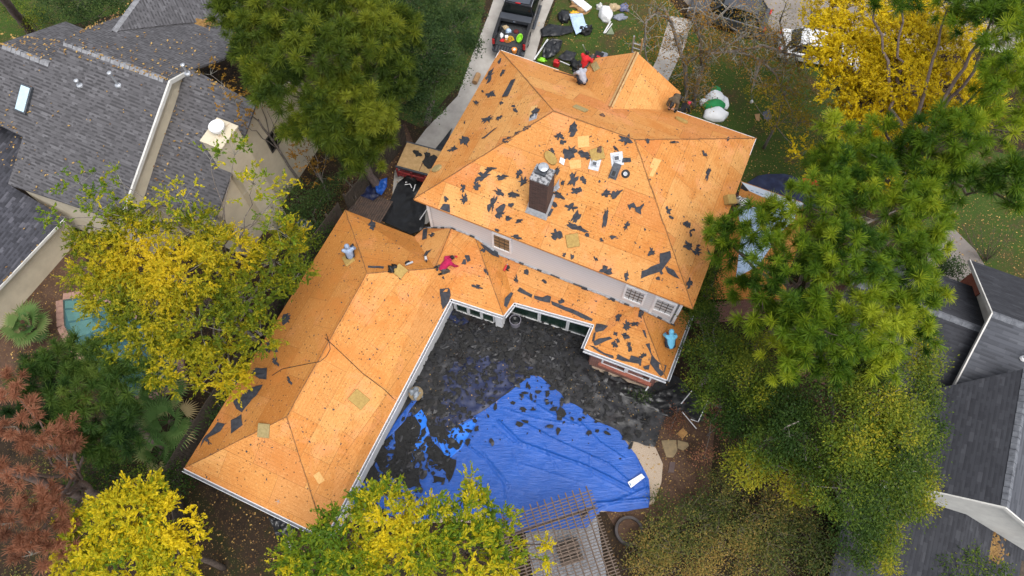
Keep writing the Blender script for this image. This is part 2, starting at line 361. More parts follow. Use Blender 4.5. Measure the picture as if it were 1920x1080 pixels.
L_RUST = leafmat('rust_needles', [(0, (.14, .06, .036)), (.5, (.29, .12, .065)), (1, (.42, .19, .11))])
L_BRUSH = leafmat('brush_leaves', [(0, (.055, .085, .018)), (.4, (.14, .155, .034)), (.75, (.27, .22, .055)), (1, (.38, .25, .065))])
L_PALM = leafmat('palm_fronds', [(0, (.06, .14, .034)), (.6, (.13, .23, .06)), (1, (.42, .33, .17))])
L_FALL = leafmat('fallen_leaves', [(0, (.14, .07, .03)), (.5, (.33, .20, .06)), (1, (.55, .36, .12))], .1)
# ================================================================ setting
def flat(name, pts, z, m, kind='structure', label=None, thick=0):
    P = [at(x, y, z) for x, y in pts]
    mb = MB()
    if thick: mb.prism(P, (0, 0, -thick))
    else: mb.add(P, [tuple(range(len(P)))])
    o = mb.build(name, m)
    for p in o.data.polygons:
        if not thick and p.normal.z < 0: o.data.flip_normals(); break
    return tag(o, label, None, None, kind)
g = MB(); g.add([(-220, -120, 0), (220, -120, 0), (220, 330, 0), (-220, 330, 0)], [(0, 1, 2, 3)])
tag(g.build('ground', GROUND), 'dark soil and leaf litter ground', kind='structure')
flat('lawn', [(1062, -60), (1000, 130), (960, 250), (1420, 420), (1560, 330), (1620, 200), (1560, 115), (1400, 70), (1290, 40), (1200, -60)], .012, LAWN, label='patchy green front lawn with fallen leaves')
flat('lawn', [(1700, 330), (1700, 460), (1770, 480), (1960, 540), (2050, 330), (1850, 280)], .012, LAWN, label='side lawn behind the right pine')
flat('lawn', [(-60, -60), (-60, 110), (20, 75), (240, 20), (260, -60)], .012, LAWN, label='grass beyond the grey shingled house')
flat('lawn', [(850, -60), (925, -60), (880, 130), (790, 240), (700, 200), (700, -60)], .012, LAWN, label='grass strip between oak and driveway')
flat('mulch_bed', [(60, 440), (130, 430), (200, 560), (110, 640), (-40, 780), (-40, 640)], .012, LITTER, label='brown mulch bed beside neighbour pool')
flat('mulch_bed', [(1225, 770), (1290, 735), (1340, 800), (1330, 940), (1250, 1010), (1160, 1000), (1130, 950), (1235, 930)], .012, LITTER, label='brown mulch with flagstones beside patio')
flat('mulch_bed', [(640, 330), (760, 230), (800, 330), (720, 420), (650, 400)], .012, LITTER, label='leaf covered strip by side fence')
flat('driveway', [(1062, -60), (1022, 40), (1003, 108), (968, 175), (900, 330), (800, 420), (730, 420), (740, 320), (800, 240), (858, 180), (885, 105), (915, 30), (945, -60)], .024, CONC, label='pale concrete driveway')
flat('path', [(1256, 30), (1296, 36), (1285, 85), (1258, 140), (1240, 180), (1205, 165), (1232, 110)], .024, CONC, label='concrete front walk')
flat('street', [(1180, -120), (1290, 10), (1420, 28), (1480, 90), (1580, 105), (1900, 90), (2100, 60), (2100, -200), (1180, -200)], .018, CONC2, label='grey asphalt street with leaves')
flat('kerb_strip', [(1790, 66), (1960, 108), (1960, 118), (1790, 78)], .05, CONC, label='pale kerb line beyond yellow tree')
flat('path', [(1735, 440), (1790, 430), (1830, 470), (1860, 520), (1790, 560), (1740, 500)], .024, CONC2, label='worn path behind dark shingled house')
flat('patio', [(1140, 800), (1190, 818), (1225, 830), (1243, 870), (1240, 905), (1225, 945), (1130, 960), (1000, 950), (900, 980), (660, 980), (640, 960), (860, 560), (1130, 640), (1260, 700), (1260, 760)], .024, AGG, label='exposed aggregate patio round the pool')
flat('paver_patio', [(985, 1000), (1118, 965), (1142, 1110), (1010, 1140)], .03, PAVER, label='light paver patio under the pergola')
# ================================================================ roofs
ROOF = []
def roof(parent, name, faces, m, thick=.11, label=None, reg=None):
    mb = MB()
    for f in faces:
        f = [np.array(p, float) for p in f]
        n = np.zeros(3)
        for i in range(len(f)): n += np.cross(f[i], f[(i+1) % len(f)])
        n /= np.linalg.norm(n)
        if n[2] < 0: f = f[::-1]; n = -n
        mb.prism(f, -n*thick*.0+np.array([0, 0, -thick]))
        if reg:
            for i in range(1, len(f)-1): ROOF.append((reg, f[0], f[i], f[i+1], n))
    o = mb.build(name, m, parent)
    if label: o['label'] = label
    return o
def hit(px, py, only=None):
    d = ray(px, py); best = None
    for nm, a, b, c, n in ROOF:
        if only and nm != only: continue
        n2 = np.cross(b-a, c-a); n2 = n2/np.linalg.norm(n2); dn = d@n2
        if abs(dn) < 1e-6: continue
        t = ((a-C0)@n2)/dn; P = C0+d*t
        e = [np.cross(b-a, P-a)@n2, np.cross(c-b, P-b)@n2, np.cross(a-c, P-c)@n2]
        if (min(e) > -1e-3 or max(e) < 1e-3) and t > 0 and (best is None or t < best[0]): best = (t, P, n2 if n2[2] > 0 else -n2, nm)
    return best
def roofz(x, y, dflt=0.):
    z = None
    for nm, a, b, c, n in ROOF:
        n2 = np.cross(b-a, c-a)
        if abs(n2[2]) < 1e-6: continue
        zz = a[2]-((x-a[0])*n2[0]+(y-a[1])*n2[1])/n2[2]; P = np.array([x, y, zz]); n3 = n2/np.linalg.norm(n2)
        e = [np.cross(b-a, P-a)@n3, np.cross(c-b, P-b)@n3, np.cross(a-c, P-c)@n3]
        if (min(e) > -1e-3 or max(e) < 1e-3) and (z is None or zz > z): z = zz
    return dflt if z is None else z
def ridge_caps(parent, a, b, w_=.16, m=None, name='ridge_cap'):
    a, b = np.array(a, float), np.array(b, float); t = (b-a)/np.linalg.norm(b-a); s = np.cross(t, Z); s /= np.linalg.norm(s)
    mb = MB(); n = max(2, int(np.linalg.norm(b-a)/.25))
    for i in range(n):
        p = a+(b-a)*((i+.5)/n); L = np.linalg.norm(b-a)/n*1.0
        q0, q1 = p-t*L*.48, p+t*L*.48; e = .03+.012*(i % 2); dz = np.array([0, 0, -.12])
        mb.add([q0+Z*e, q1+Z*(e+.012), q1+s*w_+dz+Z*(e+.012), q0+s*w_+dz+Z*e, q1-s*w_+dz+Z*(e+.012), q0-s*w_+dz+Z*e], [(0, 1, 2, 3), (1, 0, 5, 4)])
    return mb.build(name, m, parent)
def gutter(parent, pts, out, label=None):
    mb = MB()
    for a, b in zip(pts[:-1], pts[1:]):
        a, b = np.array(a, float), np.array(b, float); t = (b-a); L = np.linalg.norm(t); t /= L
        o = np.cross(t, Z)*out; o /= np.linalg.norm(o); c = (a+b)/2; up = np.cross(t, o); up = up if up[2] > 0 else -up
        ax = (t, o, up)
        mb.box(c+o*.075-Z*.10, (L, .11, .015), ax, 1)
        mb.box(c+o*.135-Z*.055, (L+.02, .022, .12), ax, 0)
        mb.box(c+o*.016-Z*.050, (L, .03, .13), ax, 0)
    return mb.build('gutter', [WTRIM, GUT], parent)
def window(parent, c, right, up, nrm, w_, h_, pane, rows=0, cols=0, fr=None, fw_=.06, mull=(), label=None):
    c, right, up, nrm = [np.array(x, float) for x in (c, right, up, nrm)]; ax = (right, up, nrm)
    mb = MB()
    for s in (-1, 1):
        mb.box(c+right*s*(w_/2+fw_/2)+nrm*.02, (fw_, h_+2*fw_, .07), ax)
        mb.box(c+up*s*(h_/2+fw_/2)+nrm*.02, (w_, fw_, .07), ax)
    for x in mull: mb.box(c+right*x+nrm*.018, (fw_*1.6, h_, .06), ax)
    o = mb.build('window', fr or WHITE, parent)
    if label: o['label'] = label
    p = MB().box(c-nrm*.004, (w_, h_, .02), ax).build('pane', pane, o)
    if rows:
        g = MB()
        for i in range(1, rows): g.box(c+up*(-h_/2+h_*i/rows)+nrm*.014, (w_, .028 if i*2 != rows else .055, .016), ax)
        for i in range(1, cols): g.box(c+right*(-w_/2+w_*i/cols)+nrm*.0165, (.028, h_, .016), ax)
        g.build('muntins', BRONZE, o)
    return o
def wallbox(mb, a, b, z0, z1, th=.2, m=0):      # vertical wall from a to b (xy)
    a, b = np.array([a[0], a[1], 0.]), np.array([b[0], b[1], 0.]); t = b-a; L = np.linalg.norm(t); t /= L; n = np.cross(Z, t)
    mb.box((a+b)/2+Z*(z0+z1)/2, (L, th, z1-z0), (t, n, Z), m)
# ================================================================ main house
hb = W(6.4, 4.6, 0)
HOUSE = thing('house', 'two storey white and brick house with its roof stripped to bare orange sheathing', 'house', hb)
LU, LV, ZE, ZR = 12.87, 9.22, 5.9, 9.02
A_, B_, C_, D_ = W(0, LV, ZE), W(0, 0, ZE), W(LU, 0, ZE), W(LU, LV, ZE); R1, R2 = W(4.59, 4.61, ZR), W(8.16, 4.61, ZR)
# front gable over the entrance
gf = (ZR-ZE)/4.61; zg = 7.52; vg = LV-(zg-ZE)/gf; ug = 6.42; hw = 2.46; vend = 10.3
F2, F1 = W(ug, vg, zg), W(ug, vend, zg); GL, GR = W(ug-hw, LV, ZE), W(ug+hw, LV, ZE); GLe, GRe = W(ug-hw, vend, ZE), W(ug+hw, vend, ZE)
roof(HOUSE, 'roof', [(B_, A_, R1)], OSB, reg='left hip slope')
roof(HOUSE, 'roof', [(B_, C_, R2, R1)], OSB, reg='big chimney slope')
roof(HOUSE, 'roof', [(C_, D_, R2)], OSB, reg='right hip slope')
roof(HOUSE, 'roof', [(A_, GL, F2, R1), (F2, R2, R1), (GR, D_, R2, F2)], OSB, reg='front slope')
roof(HOUSE, 'roof', [(GL, GLe, F1, F2), (GRe, GR, F2, F1)], OSB, reg='front gable')
# lower roofs
zl = 2.75
T_, P0 = W(-4.0, -.35, zl), W(-.25, -.3, zl); P1, P2, P3 = W(0, .36, zl), W(1.5, .36, 3.83), W(2.69, .36, 3.8)
Q_ = uvz(at(815, 503, 4.02)); Q_ = W(Q_[0], Q_[1], 4.02)
r1, r0 = W(-.72, -3.5, 4.42), W(-.62, -10.5, 4.42)
BL, BR = W(-4.05, -13.97, zl), W(2.72, -13.97, zl); I1, E1 = W(2.75, -2.5, zl), W(5.33, -2.3, zl)
N1 = W(5.5, -1.5, zl); X1 = W(4.05, .36, 3.0); X2 = W(10.6, .36, 3.12); J1 = W(9.27, -1.03, zl); J2 = W(9.27, -2.28, zl); AP = W(10.85, .36, 3.24)
K1 = W(13.1, -2.16, zl); K2 = W(13.1, 1.2, zl); K3 = W(12.6, 1.2, 2.9)
roof(HOUSE, 'wing_roof', [(BL, r0, r1, T_)], OSB_SHADE_OLD, reg='left wing slope', label='weathered sheathing on the left wing with shade mixed into its darker colour')
roof(HOUSE, 'wing_roof', [(BL, BR, r0)], OSB, reg='wing hip end')
roof(HOUSE, 'wing_roof', [(BR, I1, Q_, r1), (BR, r1, r0)], OSB, reg='courtyard wing slope')
roof(HOUSE, 'wing_roof', [(T_, P0, Q_), (T_, Q_, r1)], OSB_SHADE_OLD, reg='north wing slope')
roof(HOUSE, 'bay_roof', [(P0, P1, P2), (P0, P2, Q_)], OSB, reg='bay roof')
roof(HOUSE, 'bay_roof', [(I1, E1, P3), (I1, P3, P2, Q_)], OSB, reg='bay roof')
roof(HOUSE, 'bay_roof', [(E1, N1, X1, P3)], OSB_SHADE_OLD, reg='bay roof')
roof(HOUSE, 'porch_roof', [(N1, J1, X2, X1)], OSB, reg='porch roof')
roof(HOUSE, 'corner_roof', [(J1, J2, AP, X2), (J2, K1, AP)], OSB, reg='corner roof')
roof(HOUSE, 'corner_roof', [(AP, K1, K2, K3)], OSB_SHADE_OLD, reg='corner roof')
# walls
mb = MB()
iu, iv = .36, .36
for a, b in (((iu, LV-iv), (iu, iv)), ((iu, iv), (LU-iu, iv)), ((LU-iu, iv), (LU-iu, LV-iv)), ((LU-iu, LV-iv), (iu, LV-iv))):
    A2, B2 = W(*a), W(*b); n = np.cross(Z, (B2-A2)/np.linalg.norm(B2-A2))*.1
    wallbox(mb, A2+n, B2+n, 2.4, ZE-.12)
mb.build('upper_wall', SIDING, HOUSE)
mb = MB()
for a, b in (((iu, LV-iv), (iu, iv+.2)), ((LU-iu, iv+.2), (LU-iu, LV-iv)), ((LU-iu, LV-iv), (iu, LV-iv)), ((LU-iu, iv+.1), (iu, iv+.1)), ((ug-hw+.3, LV-iv), (ug-hw+.3, vend-.4)), ((ug+hw-.3, vend-.4), (ug+hw-.3, LV-iv)), ((ug-hw+.4, vend-.45), (ug+hw-.4, vend-.45))):
    wallbox(mb, W(*a), W(*b), 0, 2.4 if a[1] < vend-.5 and b[1] < vend-.5 else 5.75, .18)
mb.build('lower_wall', BRICK, HOUSE)
mb = MB(); mb.prism([W(ug-hw+.3, vend-.4, ZE-.1), W(ug+hw-.3, vend-.4, ZE-.1), F1-V*.4-Z*.3], V*-.1); mb.build('gable_wall', SIDING, HOUSE)
# wing, bay, porch and corner walls
mb = MB()
for a, b in (((-3.6, -13.6), (2.35, -13.6)), ((2.35, -13.5), (2.35, -2.0)), ((-3.6, -.7), (-3.6, -13.5)), ((.2, -.7), (-3.5, -.7))): wallbox(mb, W(*a), W(*b), 0, 2.62, .14)
mb.build('wing_wall', SIDING, HOUSE)
def glazed(name, a, b, z0, zt, nwin, wallm, pane, sill=.25, post=.16, wname='window', extra=0.):
    a, b = np.array(W(*a)), np.array(W(*b)); t = b-a; L = np.linalg.norm(t); t /= L; n = -np.cross(Z, t)
    mb = MB(); mb.box((a+b)/2+Z*(z0+zt)/2-n*.08, (L, .12, zt-z0), (t, n, Z)); wl = mb.build(name, wallm, HOUSE)
    ww = (L-2*extra-post*(nwin+1))/nwin
    for i in range(nwin):
        c = a+t*(extra+post+ww/2+i*(ww+post))+Z*((z0+sill+zt-.25)/2)+n*.0
        window(HOUSE, c, t, Z, n, ww, zt-.25-z0-sill, pane, fw_=post*.45)
    return wl
glazed('bay_wall', (2.45, -1.98), (4.75, -1.82), 0, 2.62, 3, WHITE, GLASSG, .12, .13, extra=.06)
MB().box(W(4.9, -1.82, 1.31), (.34, .34, 2.62), (U, V, Z)).build('corner_post', WHITE, HOUSE)
mb = MB(); wallbox(mb, W(4.98, -1.7), W(4.98, -.75), 0, 2.62, .12); mb.build('bay_side_wall', SIDING, HOUSE)
glazed('porch_wall', (5.05, -.98), (9.5, -.62), 0, 2.62, 3, WHITE, GLASSG, .12, .15)
mb = MB(); wallbox(mb, W(9.62, -.7), W(9.62, -1.85), 0, 2.62, .14); wallbox(mb, W(9.62, -1.86), W(12.7, -1.76), 0, 2.62, .16); wallbox(mb, W(12.7, -1.76), W(12.7, .6), 0, 2.62, .16)
mb.build('corner_wall', BRICK, HOUSE)
for uu in (10.75, 11.95):
    c = W(uu, -1.93+.033*(uu-9.6), 1.5)
    window(HOUSE, c, U, Z, -V, 1.02, 1.15, GLASS, fw_=.09, fr=WHITE)
mb = MB(); mb.box(W(11.35, -1.99, .84), (2.6, .16, .12), (U, V, Z)); mb.build('brick_sill', BRICKR, HOUSE)
# upper windows, read off the photo on the wall plane
def onv(px, py, v):
    d = ray(px, py); t = ((O+v*V-C0)@V)/(d@V); return uvz(C0+d*t)
for px, pn, rows, cols, lb in (([(926, 439), (956, 450), (955, 474), (926, 460)], BLINDB, 4, 3, 'upper window with tan blind, left end of the white wall'), ([(1176, 537), (1208, 551), (1203, 571), (1171, 557)], BLIND, 4, 4, 'upper window with pale blind'), ([(1233, 559), (1264, 573), (1257, 592), (1226, 578)], BLIND, 4, 3, 'upper window with pale blind near the house corner')):
    q = np.array([onv(x, y, .33) for x, y in px]); u0, u1 = (q[0][0]+q[3][0])/2, (q[1][0]+q[2][0])/2; z1, z0 = (q[0][2]+q[1][2])/2, (q[2][2]+q[3][2])/2
    z1 = min(z1, 5.6)
    window(HOUSE, W((u0+u1)/2, .35, (z0+z1)/2), U, Z, -V, u1-u0, z1-z0, pn, rows, cols, WHITE, .09, label=lb)
for uu in (.42, 11.35, LU-.42): MB().box(W(uu, .345, 4.25), (.12, .03, 3.0), (U, V, Z)).build('corner_board', WHITE, HOUSE)
mb = MB()                      # step flashing where lower roofs meet the wall
for a, b in ((P1, P2), (P2, P3), (P3, X1), (X1, X2), (AP, W(12.6, .36, 2.92))):
    t = (b-a)/np.linalg.norm(b-a); n_ = int(np.linalg.norm(b-a)/.22)
    for i in range(n_):
        mb.box(a+(b-a)*(i+.5)/n_+Z*.04-V*(.03+.02*rnd.random()), (.21, .05+.03*rnd.random(), .04+.05*rnd.random()), (t, V, np.cross(t, V)), 0 if rnd.random() < .3 else 1)
mb.build('step_flashing', [STEELD, STEEL], HOUSE)
gutter(HOUSE, [BL, BR], 1); gutter(HOUSE, [BR, I1+(0, 0, 0)], 1); gutter(HOUSE, [I1, E1, N1], 1); gutter(HOUSE, [N1, J1], 1); gutter(HOUSE, [J1, J2], 1); gutter(HOUSE, [J2, K1, K2], 1)
gutter(HOUSE, [A_, A_+(B_-A_)*.06], -1); gutter(HOUSE, [A_, A_+(D_-A_)*.24], 1)
gutter(HOUSE, [D_+(C_-D_)*.11, D_, D_-(D_-A_)*.31], -1)
mb = MB(); mb.tube([C_+U*-.5-Z*.1-V*-.5, C_+U*-.45-V*-.4-Z*.9, C_+U*-.45-V*-.4-Z*3], .05, k=6); mb.build('downspout', WTRIM, HOUSE)
# hip and ridge seams: open board edges
SEAM = M('ridge_gap', (.12, .06, .025), (.3, .13, .04), .9, 12)
for a, b in ((A_, R1), (B_, R1), (R1, R2), (R2, C_), (R2, D_), (F2, F1), (BL, r0), (BR, r0), (r0, r1), (r1, T_), (r1, Q_), (P2, Q_), (E1, P3), (AP, K1)):
    mb = MB(); n_ = max(2, int(np.linalg.norm(b-a)/.5)); t = (b-a)/np.linalg.norm(b-a)
    for i in range(n_):
        mb.box(a+(b-a)*(i+.5)/n_+Z*.004+np.cross(t, Z)*rnd.uniform(-.012, .012), (np.linalg.norm(b-a)/n_*1.02, .032+.02*rnd.random(), .016), (t, np.cross(t, Z)/np.linalg.norm(np.cross(t, Z)), np.cross(np.cross(t, Z), t)))
    mb.build('ridge_seam', SEAM, HOUSE)
mb = MB()
for s in (-1, 1): mb.prism([F1+U*s*.03+Z*.02-V*0, F2+U*s*.03+Z*.02+V*.1, F2+U*s*.11-Z*.025+V*.1, F1+U*s*.11-Z*.025], Z*.03)
mb.build('ridge_board', WOODL, HOUSE)
MB().box(W(ug+.09, vg+1.35, zg+.0), (.05, .32, .02), (U, V, Z)).build('ridge_slot', BLACK, HOUSE)
# boards replaced in the old deck
def on_roof(pts, off, th, name, m, parent=None, only=None, mi=None):
    gx, gy = sum(p[0] for p in pts)/len(pts), sum(p[1] for p in pts)/len(pts)
    if hit(gx, gy, only) is None: return None
    q_ = []
    for x, y in pts:
        for k in (1, .9, .8, .7, .55, .4, .25, .1):
            if hit(gx+(x-gx)*k, gy+(y-gy)*k, only): break
        q_.append((gx+(x-gx)*k, gy+(y-gy)*k))
    pts = q_
    hs_ = [hit(x, y, only) for x, y in pts]
    if any(h is None for h in hs_): return None
    P = [h[1]+h[2]*off for h in hs_]; n = sum(h[2] for h in hs_); n /= np.linalg.norm(n)
    mb = MB(); k = len(P)
    tri = geometry.tessellate_polygon([[Vector((x, y, 0)) for x, y in pts]])
    vs = P+[p-n*th for p in P]
    fs = []
    for t in tri:
        a, b, c = [P[i] for i in t]
        if np.cross(b-a, c-a)@n < 0: t = t[::-1]
        fs.append(tuple(t)); fs.append(tuple(i+k for i in t[::-1]))
    fs += [(i, i+k, (i+1) % k+k, (i+1) % k) for i in range(k)]
    mb.add(vs, fs); return mb.build(name, m, parent)
for pts in ([(1083, 256), (1104, 254), (1105, 275), (1084, 277)], [(1067, 301), (1089, 299), (1090, 315), (1070, 317)], [(1226, 296), (1240, 300), (1224, 332), (1212, 327)], [(996, 200), (1008, 197), (1000, 219), (991, 221)]):
    on_roof(pts, .006, .01, 'patch_board', PATCH, HOUSE)
# chimney
CH = MB(); cz0 = 6.2; cu, cv, cw, cdp = 5.39, 1.53, .79, .75
CH.box(W(cu, cv, (cz0+9.0)/2), (cw, cdp, 9.0-cz0), (U, V, Z)); ch = CH.build('chimney', BRICKD, HOUSE)
MB().box(W(cu, cv, 9.04), (cw+.03, cdp+.03, .1), (U, V, Z)).build('cap', M('stained_mortar', (.33, .33, .34), (.07, .07, .075), .9, 9, lo=.42, hi=.56), ch, bevel=.02)
MB().box(W(cu-.07, cv+.12, 9.16), (.44, .44, .16), (U, V, Z)).build('flue', STEELD, ch)
MB().lathe(W(cu-.03, cv+.15, 9.24), [(.10, 0), (.10, .10), (.20, .11), (.21, .15), (.13, .19), (.02, .20)], 18).build('flue_cap', STEEL, ch, smooth=False)
mb = MB(); zb = ZE+gf*(cv-cdp/2)
mb.prism([W(cu-cw/2-.1, cv-cdp/2-.16, ZE+gf*(cv-cdp/2-.16)+.01), W(cu+cw/2+.1, cv-cdp/2-.16, ZE+gf*(cv-cdp/2-.16)+.01), W(cu+cw/2+.02, cv-cdp/2-.01, zb+.16), W(cu-cw/2-.02, cv-cdp/2-.01, zb+.16)], Z*.015)
for s in (-1, 1): mb.prism([W(cu+s*(cw/2+.1), cv-cdp/2-.16, ZE+gf*(cv-cdp/2-.16)+.01), W(cu+s*(cw/2+.1), cv+cdp/2, ZE+gf*(cv+cdp/2)+.01), W(cu+s*(cw/2+.01), cv+cdp/2, ZE+gf*(cv+cdp/2)+.14), W(cu+s*(cw/2+.01), cv-cdp/2, zb+.14)], Z*.015)
mb.build('flashing', STEEL, ch)
# side extension with pale underlayment
p0, nn = slope_plane(W(12.9, 6, 3.35), -.22, 0)
EXT = thing('side_extension', 'low side extension roof half covered with pale printed underlayment', 'house extension', W(14.5, 6, 0))
def EP(px, py, up=0.): return onpl(px, py, p0+Z*up, nn)
ext = [EP(x, y) for x, y in ((1391, 340), (1507, 380), (1496, 460), (1470, 560), (1330, 560), (1368, 440))]
roof(EXT, 'roof_deck', [ext], OSB_SHADE_OLD, .1, reg='side extension roof')
mb = MB()
for a, b in zip(ext, ext[1:]+ext[:1]): wallbox(mb, a*.97+np.mean(ext, 0)*.03, b*.97+np.mean(ext, 0)*.03, 0, 2.4, .12)
mb.build('wall', BRICK, EXT)
def strip(name, pts, m, up, par): 
    mb = MB(); mb.prism([EP(x, y, up) for x, y in pts], Z*-.006); return mb.build(name, m, par)
ul = strip('underlayment', [(1390, 341), (1507, 381), (1503, 391), (1460, 383), (1405, 358)], UNDER, .012, EXT)
ul2 = strip('underlayment', [(1382, 394), (1395, 389), (1495, 386), (1490, 412), (1465, 435), (1420, 500), (1380, 520), (1391, 430)], PALEB, .014, EXT)
mb = MB()
for i in range(9):       # faint printed word strips
    x = 1408+i*9.; y = 356+i*3.1
    if i in (3,): continue
    mb.prism([EP(x, y, .0165), EP(x+5.5, y+1.9, .0165), EP(x+5.2, y+3.4, .0165), EP(x-.3, y+1.5, .0165)], Z*-.002)
for i in range(10):
    x = 1408+(i % 5)*14; y = 394+(i//5)*12+(i % 3)*3
    mb.prism([EP(x, y, .0185), EP(x+2, y-.5, .0185), EP(x-1, y+8, .0185), EP(x-3, y+8, .0185)], Z*-.002)
mb.build('print', UNDERT, EXT)
strip('dark_edge_strip', [(1392, 343), (1404, 358), (1398, 358), (1388, 353)], BPLAS, .014, EXT)
SHL = shingle('blue_grey_shingles', (.022, .023, .028), (.055, .056, .068), (.11, .11, .13), .30, .17, .5)
# ================================================================ left neighbour house
LH = thing('house', 'big neighbouring house with grey shingle roofs and cream stucco walls', 'house', W(-16, -1, 0))
zS = 8.; sS = .6
pS = slope_plane(W(-15, 0, zS), 0, sS)
def pl(P, pts): return [onpl(x, y, *P) for x, y in pts]
Sf = pl(pS, [(-60, 57), (5, 84), (93, 119), (116, 80), (120, 78), (308, 148), (316, 151), (223, 414), (15, 345), (43, 256), (0, 235), (-80, 235)])
roof(LH, 'roof', [Sf], SHG)
pN = slope_plane(W(-15, 0, zS), 0, -sS)
Nf = pl(pN, [(120, 78), (161, 53), (232, 28), (262, -5), (420, -10), (445, 60), (420, 110), (347, 134), (316, 150), (308, 148)]); roof(LH, 'roof', [Nf], SHG)
rb = uvz(onpl(93, 119, *pS)); pN2 = slope_plane(W(rb[0], rb[1], rb[2]), 0, -sS)
roof(LH, 'roof', [pl(pN2, [(5, 84), (93, 119), (112, 92), (157, 54), (123, 40), (-10, 85)])], SHG)
q0 = onpl(212, 60, *pN); q1_ = onpl(405, 42, *pN); q2_ = onpl(262, -8, *pN); q2_ = at(262, -8, q2_[2]+1.5); pD = (q0, np.cross(q1_-q0, q2_-q0))
roof(LH, 'dormer_roof', [[p+Z*.05 for p in pl(pD, [(212, 60), (262, -8), (300, -60), (440, -60), (450, 36), (330, 46)])]], SHG)
ridge_caps(LH, Sf[4], Sf[5], m=M('ridge_shingles', (.27, .275, .29), (.17, .17, .18), .9, 5)); ridge_caps(LH, Sf[1], Sf[2], m=bpy.data.materials['ridge_shingles'])
ridge_caps(LH, q0+Z*.06, onpl(262, -8, *pD)+Z*.06, m=bpy.data.materials['ridge_shingles'])
# gable wall and pale rake under the big slope
ra, rbp = onpl(316, 151, *pS), onpl(223, 414, *pS); Nr = onpl(347, 134, *pN)
MB().prism([ra-Z*.13, rbp-Z*.13, rbp-Z*6, ra-Z*8, Nr-Z*6, Nr-Z*.13], -U*.12).build('gable_wall', CREAM, LH)
mb = MB(); mb.prism([ra+Z*.01, rbp+Z*.01, rbp-Z*.2, ra-Z*.2], U*.09); mb.prism([Nr+Z*.01, ra+Z*.01, ra-Z*.2, Nr-Z*.2], U*.09); mb.build('barge_board', PALE, LH)
p2 = slope_plane(W(-11, 0, 6.75), 0, sS)
L2 = pl(p2, [(330, 130), (345, 120), (480, 195), (403, 413), (290, 380), (250, 410), (240, 360)]); roof(LH, 'lower_roof', [L2], SHG)
pr = L2[2]; pe = L2[3]; uw = uvz(pe)[0]-.15
wv0, wv1 = uvz(pe)[1]+.3, uvz(pr)[1]
MB().prism([W(uw, wv0, 6.75+sS*wv0-.12), W(uw, wv1, 6.75+sS*wv1-.12), W(uw, wv1+3.5, 6.75+sS*wv1-2.2), W(uw, wv1+3.5, 0), W(uw, wv0, 0)], -U*.15).build('side_wall', CREAM, LH)
wc = uvz(onpl(513, 262, W(uw+.01, 0, 0), U)); window(LH, W(uw, wc[1], wc[2]), -V, Z, U, .8, 1.0, GLASS, fr=BRONZE, fw_=.05)
MB().prism([W(uw-2.6, wv0, 4.0), W(uw, wv0, 4.0), W(uw, wv0, 0), W(uw-6, wv0, 0), W(uw-6, wv0, 4.0)], V*.15).build('garden_wall', CREAM, LH)
c0 = uvz(at(412, 252, 7.6)); mb = MB(); mb.box(W(c0[0], c0[1], 3.8), (1.0, 1.25, 7.6), (U, V, Z)); lch = mb.build('chimney', CREAM, LH)
MB().box(W(c0[0], c0[1], 7.65), (1.1, 1.35, .1), (U, V, Z)).build('cap', M('pale_cap', (.55, .49, .37), (.36, .24, .16), .8, 5, lo=.3, hi=.45), lch, bevel=.02)
MB().lathe(W(c0[0]-.05, c0[1]+.1, 7.7), [(.18, 0), (.18, .22), (.33, .24), (.34, .36), (.05, .40)], 20).build('flue_cap', WHITE, lch)
# low left roof with its wall
pe2 = slope_plane(W(-16.9, -8, 2.3), -.5, 0)
LL = pl(pe2, [(120, 408), (0, 537), (-90, 630), (-160, 420), (-90, 160), (0, 180), (48, 255), (15, 345)]); roof(LH, 'low_roof', [LL], SHL)
e0, e1 = LL[0], LL[2]
MB().prism([e0-U*.35-Z*.12, e1-U*.35-Z*.12, e1*[1, 1, 0]-U*.35, e0*[1, 1, 0]-U*.35], -U*.12).build('low_wall', CREAM, LH)
mb = MB(); mb.prism([e0+U*.02, e1+U*.02, e1+U*.02-Z*.16, e0+U*.02-Z*.16], U*.05); mb.build('fascia', PALE, LH)
f0, f1 = L2[3], rbp
MB().prism([rbp-Z*.13-V*-.3, Sf[8]-Z*.13-V*-.3, Sf[8]*[1, 1, 0]+V*.3, rbp*[1, 1, 0]+V*.3], V*.12).build('south_wall', CREAM, LH)
s0 = onpl(48, 186, *pS); nS = pS[1]/np.linalg.norm(pS[1]); tS = np.cross(U, nS); tS = tS if tS[2] > 0 else -tS
sk = MB().box(s0+nS*.08, (.62, 1.3, .16), (U, tS, nS)).build('skylight', STEELD, LH, bevel=.02)
MB().box(s0+nS*.175, (.5, 1.15, .03), (U, tS, nS)).build('dome', M('skylight_dome', (.48, .62, .68), (.40, .53, .60), .3, 3), sk, bevel=.012)
for x, y, h in ((150, 160, .25), (222, 160, .75), (352, 138, .5)):
    P = onpl(x, y, *(pS if x < 300 else pN)); v_ = MB().lathe(P, [(.16, -.02), (.14, .05), (.05, .08), (.05, h)], 12).build('roof_vent', STEEL, LH)
    MB().lathe(P+Z*h, [(.05, 0), (.10, .02), (.10, .1), (.03, .13)], 12).build('vent_cap', STEEL, v_)
